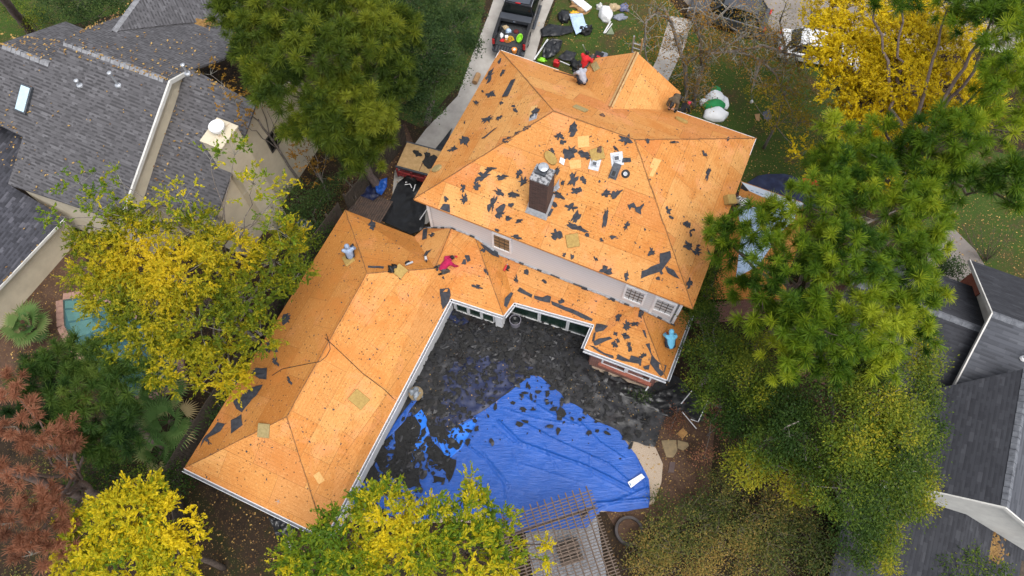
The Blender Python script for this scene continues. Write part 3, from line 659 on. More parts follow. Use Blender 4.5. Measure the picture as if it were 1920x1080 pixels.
# ================================================================ right neighbour house
RH = thing('house', 'dark shingled neighbour house with cream gables at the right edge', 'house', W(26, 2, 0))
def gable(par, u0, u1, vr, zr, v0, v1, z0, m_s, m_n, capm):
    a, b = W(u0, vr, zr), W(u1, vr, zr)
    roof(par, 'roof', [(W(u0, v0, z0), W(u1, v0, z0), b, a)], m_s); roof(par, 'roof', [(W(u0, v1, z0), W(u1, v1, z0), b, a)], m_n)
    ridge_caps(par, a, b, m=capm)
CAPD = M('dark_ridge', (.17, .18, .2), (.09, .095, .11), .9, 5)
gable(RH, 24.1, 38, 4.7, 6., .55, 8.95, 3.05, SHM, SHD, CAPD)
MB().prism([W(24.5, .9, 3.1), W(24.5, 4.7, 5.8), W(24.5, 8.6, 3.1), W(24.5, 8.6, 0), W(24.5, .9, 0)], U*.15).build('gable_wall', PALE, RH)
mb = MB()
for v_ in (.55, 8.95): mb.prism([W(24.1, 4.7, 6.02), W(24.1, v_, 3.07), W(24.1, v_, 2.86), W(24.1, 4.7, 5.81)], -U*.06)
mb.build('barge_board', PALE, RH)
MB().prism([W(24.48, 6.9, 4.15), W(24.48, 8.6, 3.0), W(24.48, 8.6, 0), W(24.48, 6.9, 0)], -U*.05).build('brick_wall', BRICKR, RH)
gable(RH, 15.5+3.2, 24.48, 4.45, 5., 1.3, 7.65, 3., SHD, SHD, CAPD)
MB().box(W(21.6, 4.45, 1.45), (5.6, 5.6, 2.9), (U, V, Z)).build('wing_wall', BRICK, RH)
zz = 6.; uR = 25.78
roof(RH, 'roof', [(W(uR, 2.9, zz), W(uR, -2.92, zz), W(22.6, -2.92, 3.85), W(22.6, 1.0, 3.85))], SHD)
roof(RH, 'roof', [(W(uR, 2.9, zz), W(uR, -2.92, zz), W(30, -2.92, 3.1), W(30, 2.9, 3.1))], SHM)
ridge_caps(RH, W(uR, 2.9, zz), W(uR, -2.92, zz), m=CAPD)
MB().prism([W(22.7, -2.75, 3.8), W(uR, -2.75, 5.9), W(29.8, -2.75, 3.2), W(29.8, -2.75, 0), W(22.7, -2.75, 0)], V*.15).build('gable_wall', PALE, RH)
mb = MB(); mb.prism([W(uR, -2.92, 6.02), W(22.6, -2.92, 3.87), W(22.6, -2.92, 3.68), W(uR, -2.92, 5.83)], -V*.06); mb.prism([W(uR, -2.92, 6.02), W(30, -2.92, 3.12), W(30, -2.92, 2.93), W(uR, -2.92, 5.83)], -V*.06); mb.build('barge_board', PALE, RH)
e_ = onv(1812, 965, -2.76); ue, ze_ = e_[0], e_[2]
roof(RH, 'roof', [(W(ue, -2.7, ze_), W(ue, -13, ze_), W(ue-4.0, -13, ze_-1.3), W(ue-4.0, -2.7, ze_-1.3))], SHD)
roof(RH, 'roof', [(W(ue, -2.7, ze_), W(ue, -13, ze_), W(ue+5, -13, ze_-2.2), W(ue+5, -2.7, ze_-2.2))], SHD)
MB().box(W(ue+.4, -8, .9), (7.2, 9.6, 1.8), (U, V, Z)).build('low_wall', WOODD, RH)
for px, py in ((1832, 720), (1918, 672)):
    d = ray(px, py); n_ = Z-.72*V; P = onpl(px, py, W(25, .55, 3.05), Z-.711*V)
    MB().lathe(P, [(.14, 0), (.1, .08), (.05, .1), (.05, .4), (.09, .42), (.09, .48)], 10).build('roof_vent', WHITE, RH)
# ================================================================ sheets (tarps)
def inpoly(p, poly):
    x, y = p; c = False; j = len(poly)-1
    for i in range(len(poly)):
        if (poly[i][1] > y) != (poly[j][1] > y) and x < (poly[j][0]-poly[i][0])*(y-poly[i][1])/(poly[j][1]-poly[i][1])+poly[i][0]: c = not c
        j = i
    return c
def jag(pts, amp, step, r):     # roughen an outline in pixels
    out = []
    for a, b in zip(pts, pts[1:]+pts[:1]):
        L = math.hypot(b[0]-a[0], b[1]-a[1]); n = max(1, int(L/step))
        for i in range(n):
            t = i/n; k = amp if i else amp*.3
            out.append((a[0]+(b[0]-a[0])*t+r.uniform(-k, k), a[1]+(b[1]-a[1])*t+r.uniform(-k, k)))
    return out
def sheet(name, pts, z, m, step=.14, amp=.03, freq=1.2, folds=(), label=None, cat=None, kind=None, ragged=0, seed=0, crumple=0., parent=None, zf=None, rstep=14):
    r = random.Random(seed)
    if ragged: pts = jag(pts, ragged, rstep, r)
    P = [at(x, y, z)[:2] for x, y in pts]
    x0, y0 = np.min(P, 0); x1, y1 = np.max(P, 0); poly = [tuple(p) for p in P]
    inner = []
    nx, ny = int((x1-x0)/step)+1, int((y1-y0)/step)+1
    for i in range(nx):
        for j in range(ny):
            q = (x0+(i+.5+r.uniform(-.3, .3))*step, y0+(j+.5+r.uniform(-.3, .3))*step)
            if inpoly(q, poly): inner.append(q)
    vs = [Vector(p) for p in poly+inner]; k = len(poly)
    ov, oe, of, *_ = geometry.delaunay_2d_cdt(vs, [(i, (i+1) % k) for i in range(k)], [list(range(k))], 1, 1e-5)
    fl = [[(at(x, y, z)[:2]) for x, y in f[0]] for f in folds]
    co = []
    for v in ov:
        q = Vector((v.x*freq, v.y*freq, seed*3.7)); h = amp*noise.fractal(q, .8, 2.1, 4)
        if crumple:
            n1 = noise.noise(Vector((v.x*freq*2.3, v.y*freq*2.3, seed+9))); n2 = noise.noise(Vector((v.x*freq*5, v.y*freq*5, seed+4)))
            h += crumple*((1-abs(n1)*2.2)+.5*(1-abs(n2)*2.2))
        for f, F_ in zip(folds, fl):
            dm = 9
            for a, b in zip(F_[:-1], F_[1:]):
                ab = b-a; t = max(0, min(1, ((v.x-a[0])*ab[0]+(v.y-a[1])*ab[1])/(ab@ab))); dm = min(dm, math.hypot(v.x-a[0]-ab[0]*t, v.y-a[1]-ab[1]*t))
            h += f[1]*math.exp(-(dm/f[2])**2)
        zz_ = z+max(-.01, h) + (zf(v.x, v.y) if zf else 0)
        co.append((v.x, v.y, zz_))
    me = bpy.data.meshes.new(name); me.from_pydata(co, [], [f for f in of]); me.validate()
    bm = bmesh.new(); bm.from_mesh(me); bmesh.ops.recalc_face_normals(bm, faces=bm.faces)
    if sum(f.normal.z for f in bm.faces) < 0: bmesh.ops.reverse_faces(bm, faces=bm.faces)
    bm.to_mesh(me); bm.free()
    o = link(name, me, m, parent, True); planar_uv(me)
    return tag(o, label, cat, None, kind)
blk = [(838, 570), (905, 580), (935, 596), (965, 572), (1010, 578), (1112, 632), (1104, 662), (1110, 690), (1215, 730), (1255, 700), (1285, 715), (1300, 760), (1270, 768), (1250, 778), (1228, 838), (1176, 826), (1102, 792), (1050, 758), (994, 722), (940, 755), (900, 785), (840, 815), (790, 790), (742, 850), (715, 870), (690, 900), (665, 930), (668, 890), (715, 820), (745, 765), (800, 660)]
sheet('black_tarp', blk, .05, BPLAS2, .13, .05, .9, label='dusty black plastic tarp covering the courtyard', cat='tarp', ragged=2, seed=3, crumple=.022, folds=[([(1110, 690), (1160, 740), (1240, 770)], .1, .12), ([(1130, 680), (1200, 745), (1290, 740)], .12, .1), ([(1095, 700), (1140, 760), (1210, 800)], .08, .1), ([(1150, 790), (1230, 790)], .07, .08), ([(850, 700), (930, 760)], .07, .08)])
sheet('black_tarp', [(1118, 700), (1180, 722), (1225, 742), (1270, 722), (1292, 745), (1282, 768), (1256, 782), (1215, 762), (1150, 738)], .13, BPLAS, .09, .05, 1.6, label='crumpled shiny black sheet below the brick corner wall', cat='tarp', ragged=3, seed=5, crumple=.075)
blu = [(994, 704), (1012, 706), (1052, 738), (1060, 752), (1078, 758), (1118, 790), (1160, 808), (1192, 852), (1216, 898), (1218, 935), (1216, 952), (1160, 960), (1126, 958), (1100, 990), (950, 1000), (900, 960), (760, 985), (700, 960), (660, 955), (668, 925), (700, 880), (745, 790), (775, 770), (790, 800), (830, 812), (880, 785), (940, 745)]
sheet('blue_tarp', blu, .12, BLUE, .055, .035, .6, label='large royal blue tarp stretched over the swimming pool', cat='tarp', ragged=1.5, seed=11, crumple=.011,
      folds=[([(935, 790), (975, 830), (1100, 875), (1185, 918)], .13, 0.048), ([(925, 800), (960, 830), (1060, 862)], .07, 0.030), ([(985, 795), (1040, 825), (1140, 870), (1180, 905)], .09, 0.036), ([(985, 745), (1030, 775), (1090, 800)], .07, 0.030), ([(940, 765), (1000, 785), (1095, 800)], .06, 0.024), ([(870, 830), (915, 865), (953, 915)], .10, 0.030), ([(905, 850), (930, 880), (955, 910)], .06, 0.030), ([(945, 905), (952, 950)], .05, 0.030), ([(1020, 835), (1045, 880)], .035, 0.030), ([(1085, 790), (1125, 830), (1170, 860)], .08, 0.030), ([(1115, 945), (1220, 935)], .13, 0.054), ([(1120, 955), (1215, 915)], .09, 0.042), ([(1195, 860), (1216, 925)], .08, 0.036), ([(960, 845), (975, 890)], .03, 0.030), ([(975, 870), (1090, 905)], .04, 0.030), ([(1105, 850), (1110, 890), (1180, 925)], .05, 0.030)])
sheet('blue_tarp', [(896, 782), (890, 800), (866, 840), (845, 858), (833, 852), (822, 828), (795, 850), (770, 868), (775, 845), (790, 800), (778, 780), (790, 768), (806, 800), (838, 812), (862, 796)], .15, BLUEL, .1, .03, 1.2, label='bright blue folded tarp corner beside dark felt debris', cat='tarp', ragged=2, seed=12, crumple=.018)
sheet('navy_tarp', [(838, 735), (880, 690), (960, 680), (1000, 688), (985, 704), (940, 745), (880, 785), (840, 812), (815, 805), (822, 770)], .10, NAVY, .12, .03, 1.1, label='dark navy sheer tarp above the blue pool tarp', cat='tarp', ragged=3, seed=13, crumple=.03, folds=[([(845, 750), (880, 775), (925, 750)], .07, .06), ([(870, 705), (880, 730), (960, 735)], .06, .06)])
sheet('navy_tarp', [(838, 690), (880, 668), (930, 672), (985, 680), (1000, 694), (960, 702), (900, 712), (860, 740), (832, 735)], .085, NAVY, .1, .03, 1.4, label='torn navy tarp strip along the top of the courtyard debris', cat='tarp', ragged=6, seed=14, crumple=.03, rstep=8)
sheet('blue_tarp', [(838, 580), (862, 588), (880, 604), (868, 610), (842, 604)], .10, NAVY, .08, .03, 1.5, label='small navy tarp piece under the bay windows', cat='tarp', seed=15, crumple=.03)
sheet('blue_tarp', [(792, 738), (780, 742), (742, 790), (722, 826), (738, 812), (760, 788), (768, 770)], .20, BLUE, .08, .05, 1.5, label='twisted blue tarp edge along the white wing wall', cat='tarp', seed=16, crumple=.05)
sheet('navy_tarp', [(1392, 348), (1420, 330), (1470, 328), (1530, 345), (1560, 360), (1545, 390), (1510, 392), (1470, 372)], .06, NAVY, .12, .06, 1., label='navy blue tarp beside the side extension', cat='tarp', seed=17, crumple=.06, ragged=3)
sheet('red_cloth', [(1503, 336), (1528, 335), (1535, 348), (1515, 352), (1506, 345)], .17, REDC, .07, .05, 2, label='bright red cloth lying on the navy tarp', cat='cloth', seed=18, crumple=.06)
sheet('black_tarp', [(745, 345), (800, 300), (830, 262), (848, 240), (830, 300), (800, 380), (795, 430), (770, 440), (712, 412), (730, 380)], .05, BPLAS, .12, .05, 1., label='black tarp in the side yard between fence and house', cat='tarp', seed=19, crumple=.05)
sheet('navy_tarp', [(672, 345), (690, 335), (712, 338), (718, 362), (700, 378), (676, 368)], .25, NAVY, .08, .12, 1.2, label='dark blue bundled tarp behind the fence', cat='tarp', seed=20, crumple=.12)
sheet('blue_tarp', [(704, 352), (716, 338), (727, 336), (726, 352), (716, 368), (706, 362)], .45, BLUE, .07, .08, 2, label='bright blue end of the bundled tarp behind the fence', cat='tarp', seed=21, crumple=.1)
sheet('trash_bag', [(505, 970), (530, 975), (556, 985), (552, 1010), (536, 1022), (522, 1012), (512, 990)], .18, BPLAS, .07, .12, 1.8, label='crumpled black bag under the wing end eave', cat='bag', seed=22, crumple=.13)
sheet('black_tarp', [(1283, 752), (1300, 735), (1326, 755), (1318, 790), (1306, 792), (1282, 772)], .08, BPLAS, .09, .05, 1.4, label='small black sheet held by white pipes beside the oak', cat='tarp', seed=23, crumple=.05)
# covering felt torn off the roof, spread over the tarps
DEB = [[(800, 795), (828, 800), (845, 812), (830, 824), (806, 818)], [(700, 838), (716, 832), (730, 846), (722, 858), (704, 856)], [(780, 838), (792, 852), (788, 872), (776, 862)], [(686, 880), (702, 872), (712, 890), (698, 905), (684, 900)], [(740, 800), (758, 782), (785, 778), (795, 800), (790, 830), (772, 848), (778, 880), (770, 898), (748, 905), (722, 885), (735, 860), (742, 838)], [(815, 832), (828, 845), (856, 862), (850, 890), (842, 905), (835, 885), (818, 868), (802, 858), (806, 842)], [(812, 892), (835, 896), (833, 905), (814, 904)], [(700, 858), (720, 850), (728, 870), (712, 880)], [(742, 880), (785, 890), (790, 912), (760, 915)], [(760, 858), (766, 880), (758, 905), (752, 880)]]
SML = [(962, 755, 12, 9), (980, 768, 18, 12), (996, 744, 8, 20), (1000, 768, 15, 6), (1008, 735, 18, 10), (1026, 756, 10, 9), (1003, 752, 6, 6), (1052, 778, 22, 34), (1025, 735, 12, 8), (1047, 808, 12, 22), (1104, 812, 14, 12), (1120, 808, 12, 9), (1095, 783, 10, 8), (1120, 790, 18, 11), (1183, 835, 9, 20), (915, 780, 7, 9), (838, 846, 8, 10), (853, 820, 6, 9), (1163, 860, 7, 4), (975, 712, 16, 7), (1076, 745, 8, 6), (724, 826, 12, 8), (708, 838, 10, 9)]
def blob(cx_, cy_, a, b, ang, r, n=11, j=.45):
    out = []; ph = r.random()*6
    for i in range(n):
        t = 2*math.pi*i/n; k = 1-j*r.random()-(.25 if r.random() < .2 else 0)
        x, y = a*k*math.cos(t)/2, b*k*math.sin(t)/2
        out.append((cx_+x*math.cos(ang)-y*math.sin(ang), cy_+x*math.sin(ang)+y*math.cos(ang)))
    return out
r5 = random.Random(55); rr0 = random.Random(8)
LM2 = [('the white tarp label', 1195, 902), ('the pergola edge', 1020, 940), ('the top corner of the blue tarp', 1000, 706), ('the white wing wall', 700, 850), ('the folded bright blue corner', 850, 830), ('the exposed patio corner', 1190, 820)]
LM = [('the brick chimney', 1013, 355), ('the metal vent pair', 1155, 310), ('the front ridge', 1110, 235), ('the left hip ridge', 900, 300), ('the right hip ridge', 1240, 420), ('the left gutter corner', 935, 95), ('the bottom left eave corner', 780, 375), ('the white upper wall', 900, 430), ('the tan blind window', 940, 456), ('the pale blind windows', 1205, 560), ('the lower right eave corner', 1297, 580), ('the far right roof corner', 1420, 258), ('the square foam pad', 1074, 450), ('the crimson shirted worker', 838, 490), ('the blue shirted worker', 1258, 640), ('the bay corner gutter', 950, 590), ('the porch gutter', 1060, 600), ('the corner roof gutter', 1160, 690), ('the caulk tube', 798, 484), ('the hooded worker', 655, 470), ('the wing corner foam pad', 495, 806), ('the brown box on the eave', 1365, 375), ('the porch valley', 1160, 590), ('the square roof vent', 1000, 220)]
USED = {}
PATCHES = 0
def felt_label(kind, px, py, wpx, hpx, face, lms, surf):
    a = max(wpx, hpx); asp = a/max(1, min(wpx, hpx))
    size = 'tiny' if a < 9 else 'small' if a < 14 else 'medium' if a < 22 else 'large' if a < 36 else 'very large'
    shp = 'sliver' if asp > 2.6 else 'strip' if asp > 1.9 else 'scrap'
    nm, lx, ly = min(lms, key=lambda l: (l[1]-px)**2+(l[2]-py)**2)
    dx, dy = px-lx, py-ly
    if math.hypot(dx, dy) < 14: rel = 'beside'
    elif abs(dx) > 2*abs(dy): rel = 'right of' if dx > 0 else 'left of'
    elif abs(dy) > 2*abs(dx): rel = 'below' if dy > 0 else 'above'
    else: rel = ('below and ' if dy > 0 else 'above and ')+('right of' if dx > 0 else 'left of')
    ds = math.hypot(dx, dy)
    base = f'{size} {kind} {shp} {rel} {nm}'
    return base, ds
FELTS = []
def felt(pts, off=.012, th=.009, only=None):
    o = on_roof(pts, off, th, 'felt_scrap', FELT, None, only)
    if o is None: return
    k_ = len(pts)
    for i_ in range(k_):
        if r5.random() < .45:
            l_ = r5.uniform(.015, .06); o.data.vertices[i_].co.z += l_; o.data.vertices[i_+k_].co.z += l_
    xs = [p[0] for p in pts]; ys = [p[1] for p in pts]
    h = hit(sum(xs)/len(xs), sum(ys)/len(ys)); face = h[3] if h else 'roof'
    FELTS.append([o, *felt_label('black felt', sum(xs)/len(xs), sum(ys)/len(ys), max(xs)-min(xs), max(ys)-min(ys), face, LM, ''), face])
def fb(lst):
    for x, y, a, b, *g_ in lst:
        ang = math.radians(g_[0]) if g_ else rnd.uniform(0, 3)
        felt(blob(x, y, a*1.6, b*1.6, ang, r5, 11 if a < 12 else 19, .58))
def fz(ox, oy, s, pts, j=1.2):
    felt(jag([(ox+x/s, oy+y/s) for x, y in pts], j, 9, r5))
fb([(918, 143, 24, 9, 120), (943, 136, 13, 6, 130), (921, 178, 19, 10, 150), (893, 193, 12, 8, 20), (940, 194, 6, 6), (963, 199, 9, 4), (966, 207, 8, 8), (1003, 211, 20, 8, 125), (913, 224, 22, 10, 150), (935, 222, 13, 6, 150), (871, 265, 16, 13), (850, 279, 17, 7, 160), (937, 115, 9, 5), (905, 172, 6, 3), (871, 230, 5, 3),
 (970, 250, 10, 5, 150), (987, 240, 13, 5, 150), (952, 262, 17, 8, 150), (1073, 244, 22, 14, 100), (1048, 256, 14, 12), (1056, 267, 11, 9), (1068, 285, 19, 25), (1035, 284, 12, 8, 45), (1095, 290, 25, 10, 20), (1172, 262, 20, 21), (1155, 280, 12, 4, 30), (918, 317, 19, 8, 0), (905, 331, 27, 13, 150), (940, 333, 21, 9, 0), (972, 327, 14, 10, 110), (981, 340, 17, 14), (868, 352, 16, 8, 90), (894, 350, 14, 14), (935, 361, 21, 10, 20), (1074, 337, 29, 14, 100), (1094, 338, 14, 8), (1044, 322, 17, 9, 110), (1080, 358, 16, 12, 20), (1087, 357, 9, 6),
 (870, 373, 16, 11, 110), (924, 383, 27, 12, 105), (939, 400, 25, 16, 115), (837, 374, 11, 7), (782, 377, 16, 15), (962, 367, 18, 9, 0), (1046, 367, 20, 11, 30), (1072, 389, 19, 12, 0), (1079, 407, 22, 12, 125), (1134, 410, 29, 10, 95), (1083, 427, 32, 11, 20), (1043, 440, 17, 15), (1101, 441, 8, 8), (1174, 425, 15, 9, 110), (1150, 445, 15, 6, 0), (967, 445, 21, 8, 10), (933, 433, 9, 7), (973, 415, 12, 6), (953, 409, 10, 7), (958, 385, 9, 7), (1222, 473, 14, 13), (1136, 508, 22, 19), (1175, 519, 17, 8, 100), (1235, 522, 10, 7, 45), (1253, 395, 12, 8, 60), (1258, 408, 9, 6, 40), (1058, 478, 8, 6), (1073, 482, 9, 7), (1117, 486, 8, 6), (1127, 450, 8, 6), (1137, 362, 13, 12), (1154, 363, 21, 11, 145), (1214, 265, 12, 6, 60), (1041, 384, 10, 8), (1055, 343, 8, 6), (1048, 367, 9, 8),
 (1327, 327, 19, 7, 110), (1290, 423, 12, 11), (1298, 432, 8, 5), (1290, 461, 17, 13, 45), (1307, 472, 17, 12), (1331, 449, 13, 12), (1295, 440, 7, 4), (1309, 461, 7, 4), (1293, 533, 17, 9, 100), (1329, 474, 11, 4, 60), (1321, 289, 13, 5, 60), (1263, 267, 14, 4, 0), (1365, 261, 8, 5), (1283, 420, 6, 5),
 (895, 538, 16, 7, 20), (950, 483, 12, 10), (912, 510, 14, 6, 60), (698, 423, 14, 11), (810, 441, 11, 7), (801, 475, 17, 6, 140), (1098, 541, 17, 6, 20), (1147, 560, 19, 8, 15), (968, 524, 14, 9, 80), (1053, 565, 11, 8), (1160, 597, 15, 11), (1175, 611, 17, 14), (1154, 625, 11, 7, 45), (1152, 646, 12, 8, 50), (1158, 638, 9, 6), (1172, 631, 13, 11), (1181, 651, 16, 8, 80), (1205, 667, 16, 7, 150), (1202, 587, 15, 8, 95), (1191, 608, 17, 8, 10), (537, 598, 18, 13, 100), (507, 650, 30, 24, 130), (516, 677, 17, 10, 60), (543, 715, 16, 6), (390, 827, 13, 6), (820, 505, 6, 5), (848, 517, 8, 7), (905, 470, 9, 8), (1007, 497, 12, 5), (1020, 528, 8, 6), (987, 512, 8, 12)])
fz(640, 0, 3, [(955, 450), (980, 447), (935, 545), (903, 548)], .5)
fz(640, 0, 3, [(860, 725), (878, 720), (805, 780), (788, 782)], .5)
fz(960, 240, 6, [(1300, 870), (1370, 835), (1400, 890), (1440, 880), (1480, 850), (1485, 875), (1450, 920), (1455, 975), (1390, 950), (1380, 905), (1345, 895), (1325, 930)], .6)
fz(960, 240, 6, [(285, 985), (400, 985), (440, 905), (468, 910), (430, 995), (330, 1015)], .6)
fz(640, 360, 3, [(545, 100), (575, 65), (610, 70), (612, 120), (560, 115)], .8)
fz(640, 360, 3, [(1690, 445), (1740, 420), (1790, 400), (1790, 345), (1850, 330), (1855, 370), (1825, 410), (1800, 445), (1730, 470), (1685, 487)])
fz(640, 360, 3, [(1820, 420), (1870, 440), (1905, 490), (1870, 480), (1835, 455)], .7)
fz(640, 360, 3, [(1785, 445), (1800, 440), (1812, 458), (1798, 468)], .4)
fz(640, 360, 3, [(668, 380), (700, 378), (702, 408), (670, 405)], .5); fz(640, 360, 3, [(690, 355), (720, 358), (728, 385), (710, 395)], .5)
fz(640, 360, 3, [(585, 455), (625, 455), (630, 500), (610, 525), (590, 500), (565, 485)])
fz(640, 360, 3, [(552, 545), (610, 540), (615, 580), (600, 650), (570, 660), (560, 600)])
fz(640, 360, 3, [(780, 290), (830, 310), (880, 345), (890, 370), (850, 360), (800, 315)])
fz(640, 360, 3, [(457, 205), (485, 208), (480, 262), (455, 272)], .4)
fz(640, 360, 3, [(150, 415), (240, 420), (235, 432), (150, 426)], .6)
fz(640, 360, 3, [(1005, 535), (1040, 560), (1075, 577), (1070, 598), (1020, 572), (990, 558)], 1.); fz(640, 360, 3, [(1085, 582), (1130, 592), (1160, 580), (1180, 590), (1175, 625), (1140, 618), (1085, 602)], 1.)
fz(640, 360, 3, [(1180, 615), (1260, 645), (1330, 672), (1415, 715), (1408, 728), (1320, 695), (1250, 665), (1185, 636)], .9)
fz(640, 360, 3, [(920, 600), (955, 562), (968, 572), (930, 650), (915, 640)], .8)
for q in ([(350, 400), (480, 430), (430, 480), (340, 500), (330, 460)], [(310, 610), (380, 570), (500, 545), (530, 570), (450, 600), (370, 640), (330, 650)], [(265, 645), (320, 655), (370, 690), (440, 730), (540, 760), (545, 795), (500, 785), (400, 735)], [(575, 800), (590, 740), (660, 780), (720, 810), (740, 760), (860, 800), (850, 860), (720, 835), (640, 825)], [(870, 890), (950, 860), (940, 920), (890, 920)], [(865, 470), (895, 480), (920, 570), (895, 550)], [(900, 630), (950, 620), (970, 740), (1010, 800), (1080, 860), (1140, 870), (1110, 970), (1070, 1000), (1010, 930), (950, 850), (970, 760), (930, 680)], [(560, 335), (610, 320), (600, 380), (580, 360)], [(320, 500), (345, 500), (325, 600), (300, 600)]): fz(1060, 540, 6, q, .7)
fz(0, 720, 3, [(1420, 20), (1480, 2), (1440, 70), (1400, 110), (1360, 160), (1330, 140), (1312, 100), (1350, 70), (1380, 50)]); fz(0, 360, 3, [(1405, 1020), (1440, 990), (1505, 990), (1498, 1055), (1460, 1050)])
fz(0, 720, 3, [(1302, 205), (1360, 170), (1365, 230), (1300, 280)]); fz(0, 720, 3, [(1200, 250), (1225, 215), (1268, 225), (1240, 265), (1150, 320), (1125, 360), (1140, 315)])
for pts in DEB+[blob(*s, rnd.uniform(-.5, .5), r5, 12, .45) for s in SML+[(rr0.uniform(690, 800), rr0.uniform(800, 925), rr0.uniform(6, 18), rr0.uniform(5, 12)) for _ in range(22)]]:
    if pts in DEB: pts = jag(pts, 2.2, 7, r5)
    xs = [p[0] for p in pts]; ys = [p[1] for p in pts]
    P = [at(x, y, .155+.0045*(len(FELTS) % 17)+.0006*len(FELTS)/10) for x, y in pts]; mb = MB(); n_ = len(P); tri = geometry.tessellate_polygon([[Vector((x, y, 0)) for x, y in pts]])
    fs = []
    for t in tri:
        if np.cross(P[t[1]]-P[t[0]], P[t[2]]-P[t[0]])[2] < 0: t = t[::-1]
        fs += [tuple(t), tuple(i+n_ for i in t[::-1])]
    mb.add(P+[p-Z*.003 for p in P], fs+[(i, i+n_, (i+1) % n_+n_, (i+1) % n_) for i in range(n_)])
    o = mb.build('felt_scrap', FELTD)
    FELTS.append([o, *felt_label('grey felt', sum(xs)/len(xs), sum(ys)/len(ys), max(xs)-min(xs), max(ys)-min(ys), '', LM2, ''), 'blue tarp'])
ORD = ['', 'second ', 'third ', 'fourth ', 'fifth ', 'sixth ', 'seventh ', 'eighth ', 'ninth ', 'tenth ']
seen = {}
for f in sorted(FELTS, key=lambda f: f[2]):
    o, base, ds, face = f; full = base; k = seen.get(full, 0); seen[full] = k+1; f.append((full, k))
for o, base, ds, face, (full, k) in FELTS:
    if seen[full] > 1: full = f'{ORD[min(k, 9)]}nearest '.replace('  ', ' ')+full
    if len(full.split()) > 16: full = full.replace('the lower right eave corner', 'the lower right eave').replace('the folded bright blue corner', 'the folded blue corner').replace(' the top corner', ' top corner')
    o['label'] = full; o['category'] = 'felt scrap'; o['group'] = 'torn felt scraps lying on the tarps' if face == 'blue tarp' else 'torn felt scraps on the stripped roof'
# countless crumbs of felt and shingle
mb = MB(); tr = [t for t in ROOF if t[0] != 'side extension roof']; ar = [np.linalg.norm(np.cross(b-a, c-a)) for _, a, b, c, n in tr]
rr = np.random.default_rng(3)
for i in rr.choice(len(tr), 1500, p=np.array(ar)/sum(ar)):
    _, a, b, c, n = tr[i]; s, t = rr.random(2)
    if s+t > 1: s, t = 1-s, 1-t
    P = a+(b-a)*s+(c-a)*t
    if noise.noise(Vector((P[0]*.6, P[1]*.6, 3))) < rr.uniform(-.5, .25): continue
    n = np.cross(b-a, c-a); n = n/np.linalg.norm(n); n = n if n[2] > 0 else -n
    h = np.cross(Z, n); h /= np.linalg.norm(h); u_ = np.cross(n, h); an = rr.random()*6.28; L = .02+.07*rr.random()**2.5; wd = L*(.25+.5*rr.random())
    a1 = h*math.cos(an)+u_*math.sin(an); a2 = np.cross(n, a1)
    mb.add([P+n*.006+a1*L, P+n*.012+a2*wd, P+n*.006-a1*L*rr.uniform(.4, 1), P+n*.01-a2*wd*rr.uniform(.2, 1)], [(0, 1, 2, 3)])
tag(mb.build('felt_crumbs', FELT), 'tiny crumbs of felt sprinkled over the bare sheathing', kind='stuff')
# shredded felt blown over the tarps: countless, one mass
mb = MB(); rs = np.random.default_rng(17); FC = [(760, 850, 70, .5), (720, 880, 45, .5), (820, 790, 60, .4), (800, 870, 50, .4), (860, 700, 110, .55), (960, 680, 120, .5), (1090, 720, 110, .45), (1010, 760, 40, .35), (1180, 790, 60, .3), (880, 620, 80, .5), (1020, 640, 90, .5), (700, 930, 40, .6), (1050, 790, 50, .25), (850, 800, 60, .5)]
def shred(px, py, sz):
    n_ = rs.integers(5, 9); P = at(px, py, .20); an = rs.random()*6.28; e_ = rs.uniform(.35, .9); v_ = []
    for k in range(n_):
        t = 2*math.pi*k/n_; q = sz*rs.uniform(.45, 1.1); x, y = math.cos(t)*q, math.sin(t)*q*e_; v_.append(P+np.array([x*math.cos(an)-y*math.sin(an), x*math.sin(an)+y*math.cos(an), rs.uniform(0, .05)]))
    c = np.mean(v_, 0)+Z*.02; mb.add([c]+v_, [(0, k+1, (k+1) % n_+1) for k in range(n_)], int(rs.random() < .3))
for fx_, fy_, fr_, fd_ in FC:
    for i in range(int(fr_*fr_*fd_*.055)):
        px, py = fx_+rs.normal()*fr_*.55, fy_+rs.normal()*fr_*.45
        if (inpoly((px, py), blk) or inpoly((px, py), blu)) and not (inpoly((px, py), blu) and px > 900 and rs.random() < .75): shred(px, py, .04+.24*rs.random()**2.2)
tag(mb.build('shredded_felt', [FELTD, BPLAS2]), 'shredded felt and shingle waste spread over the courtyard tarps', kind='stuff')
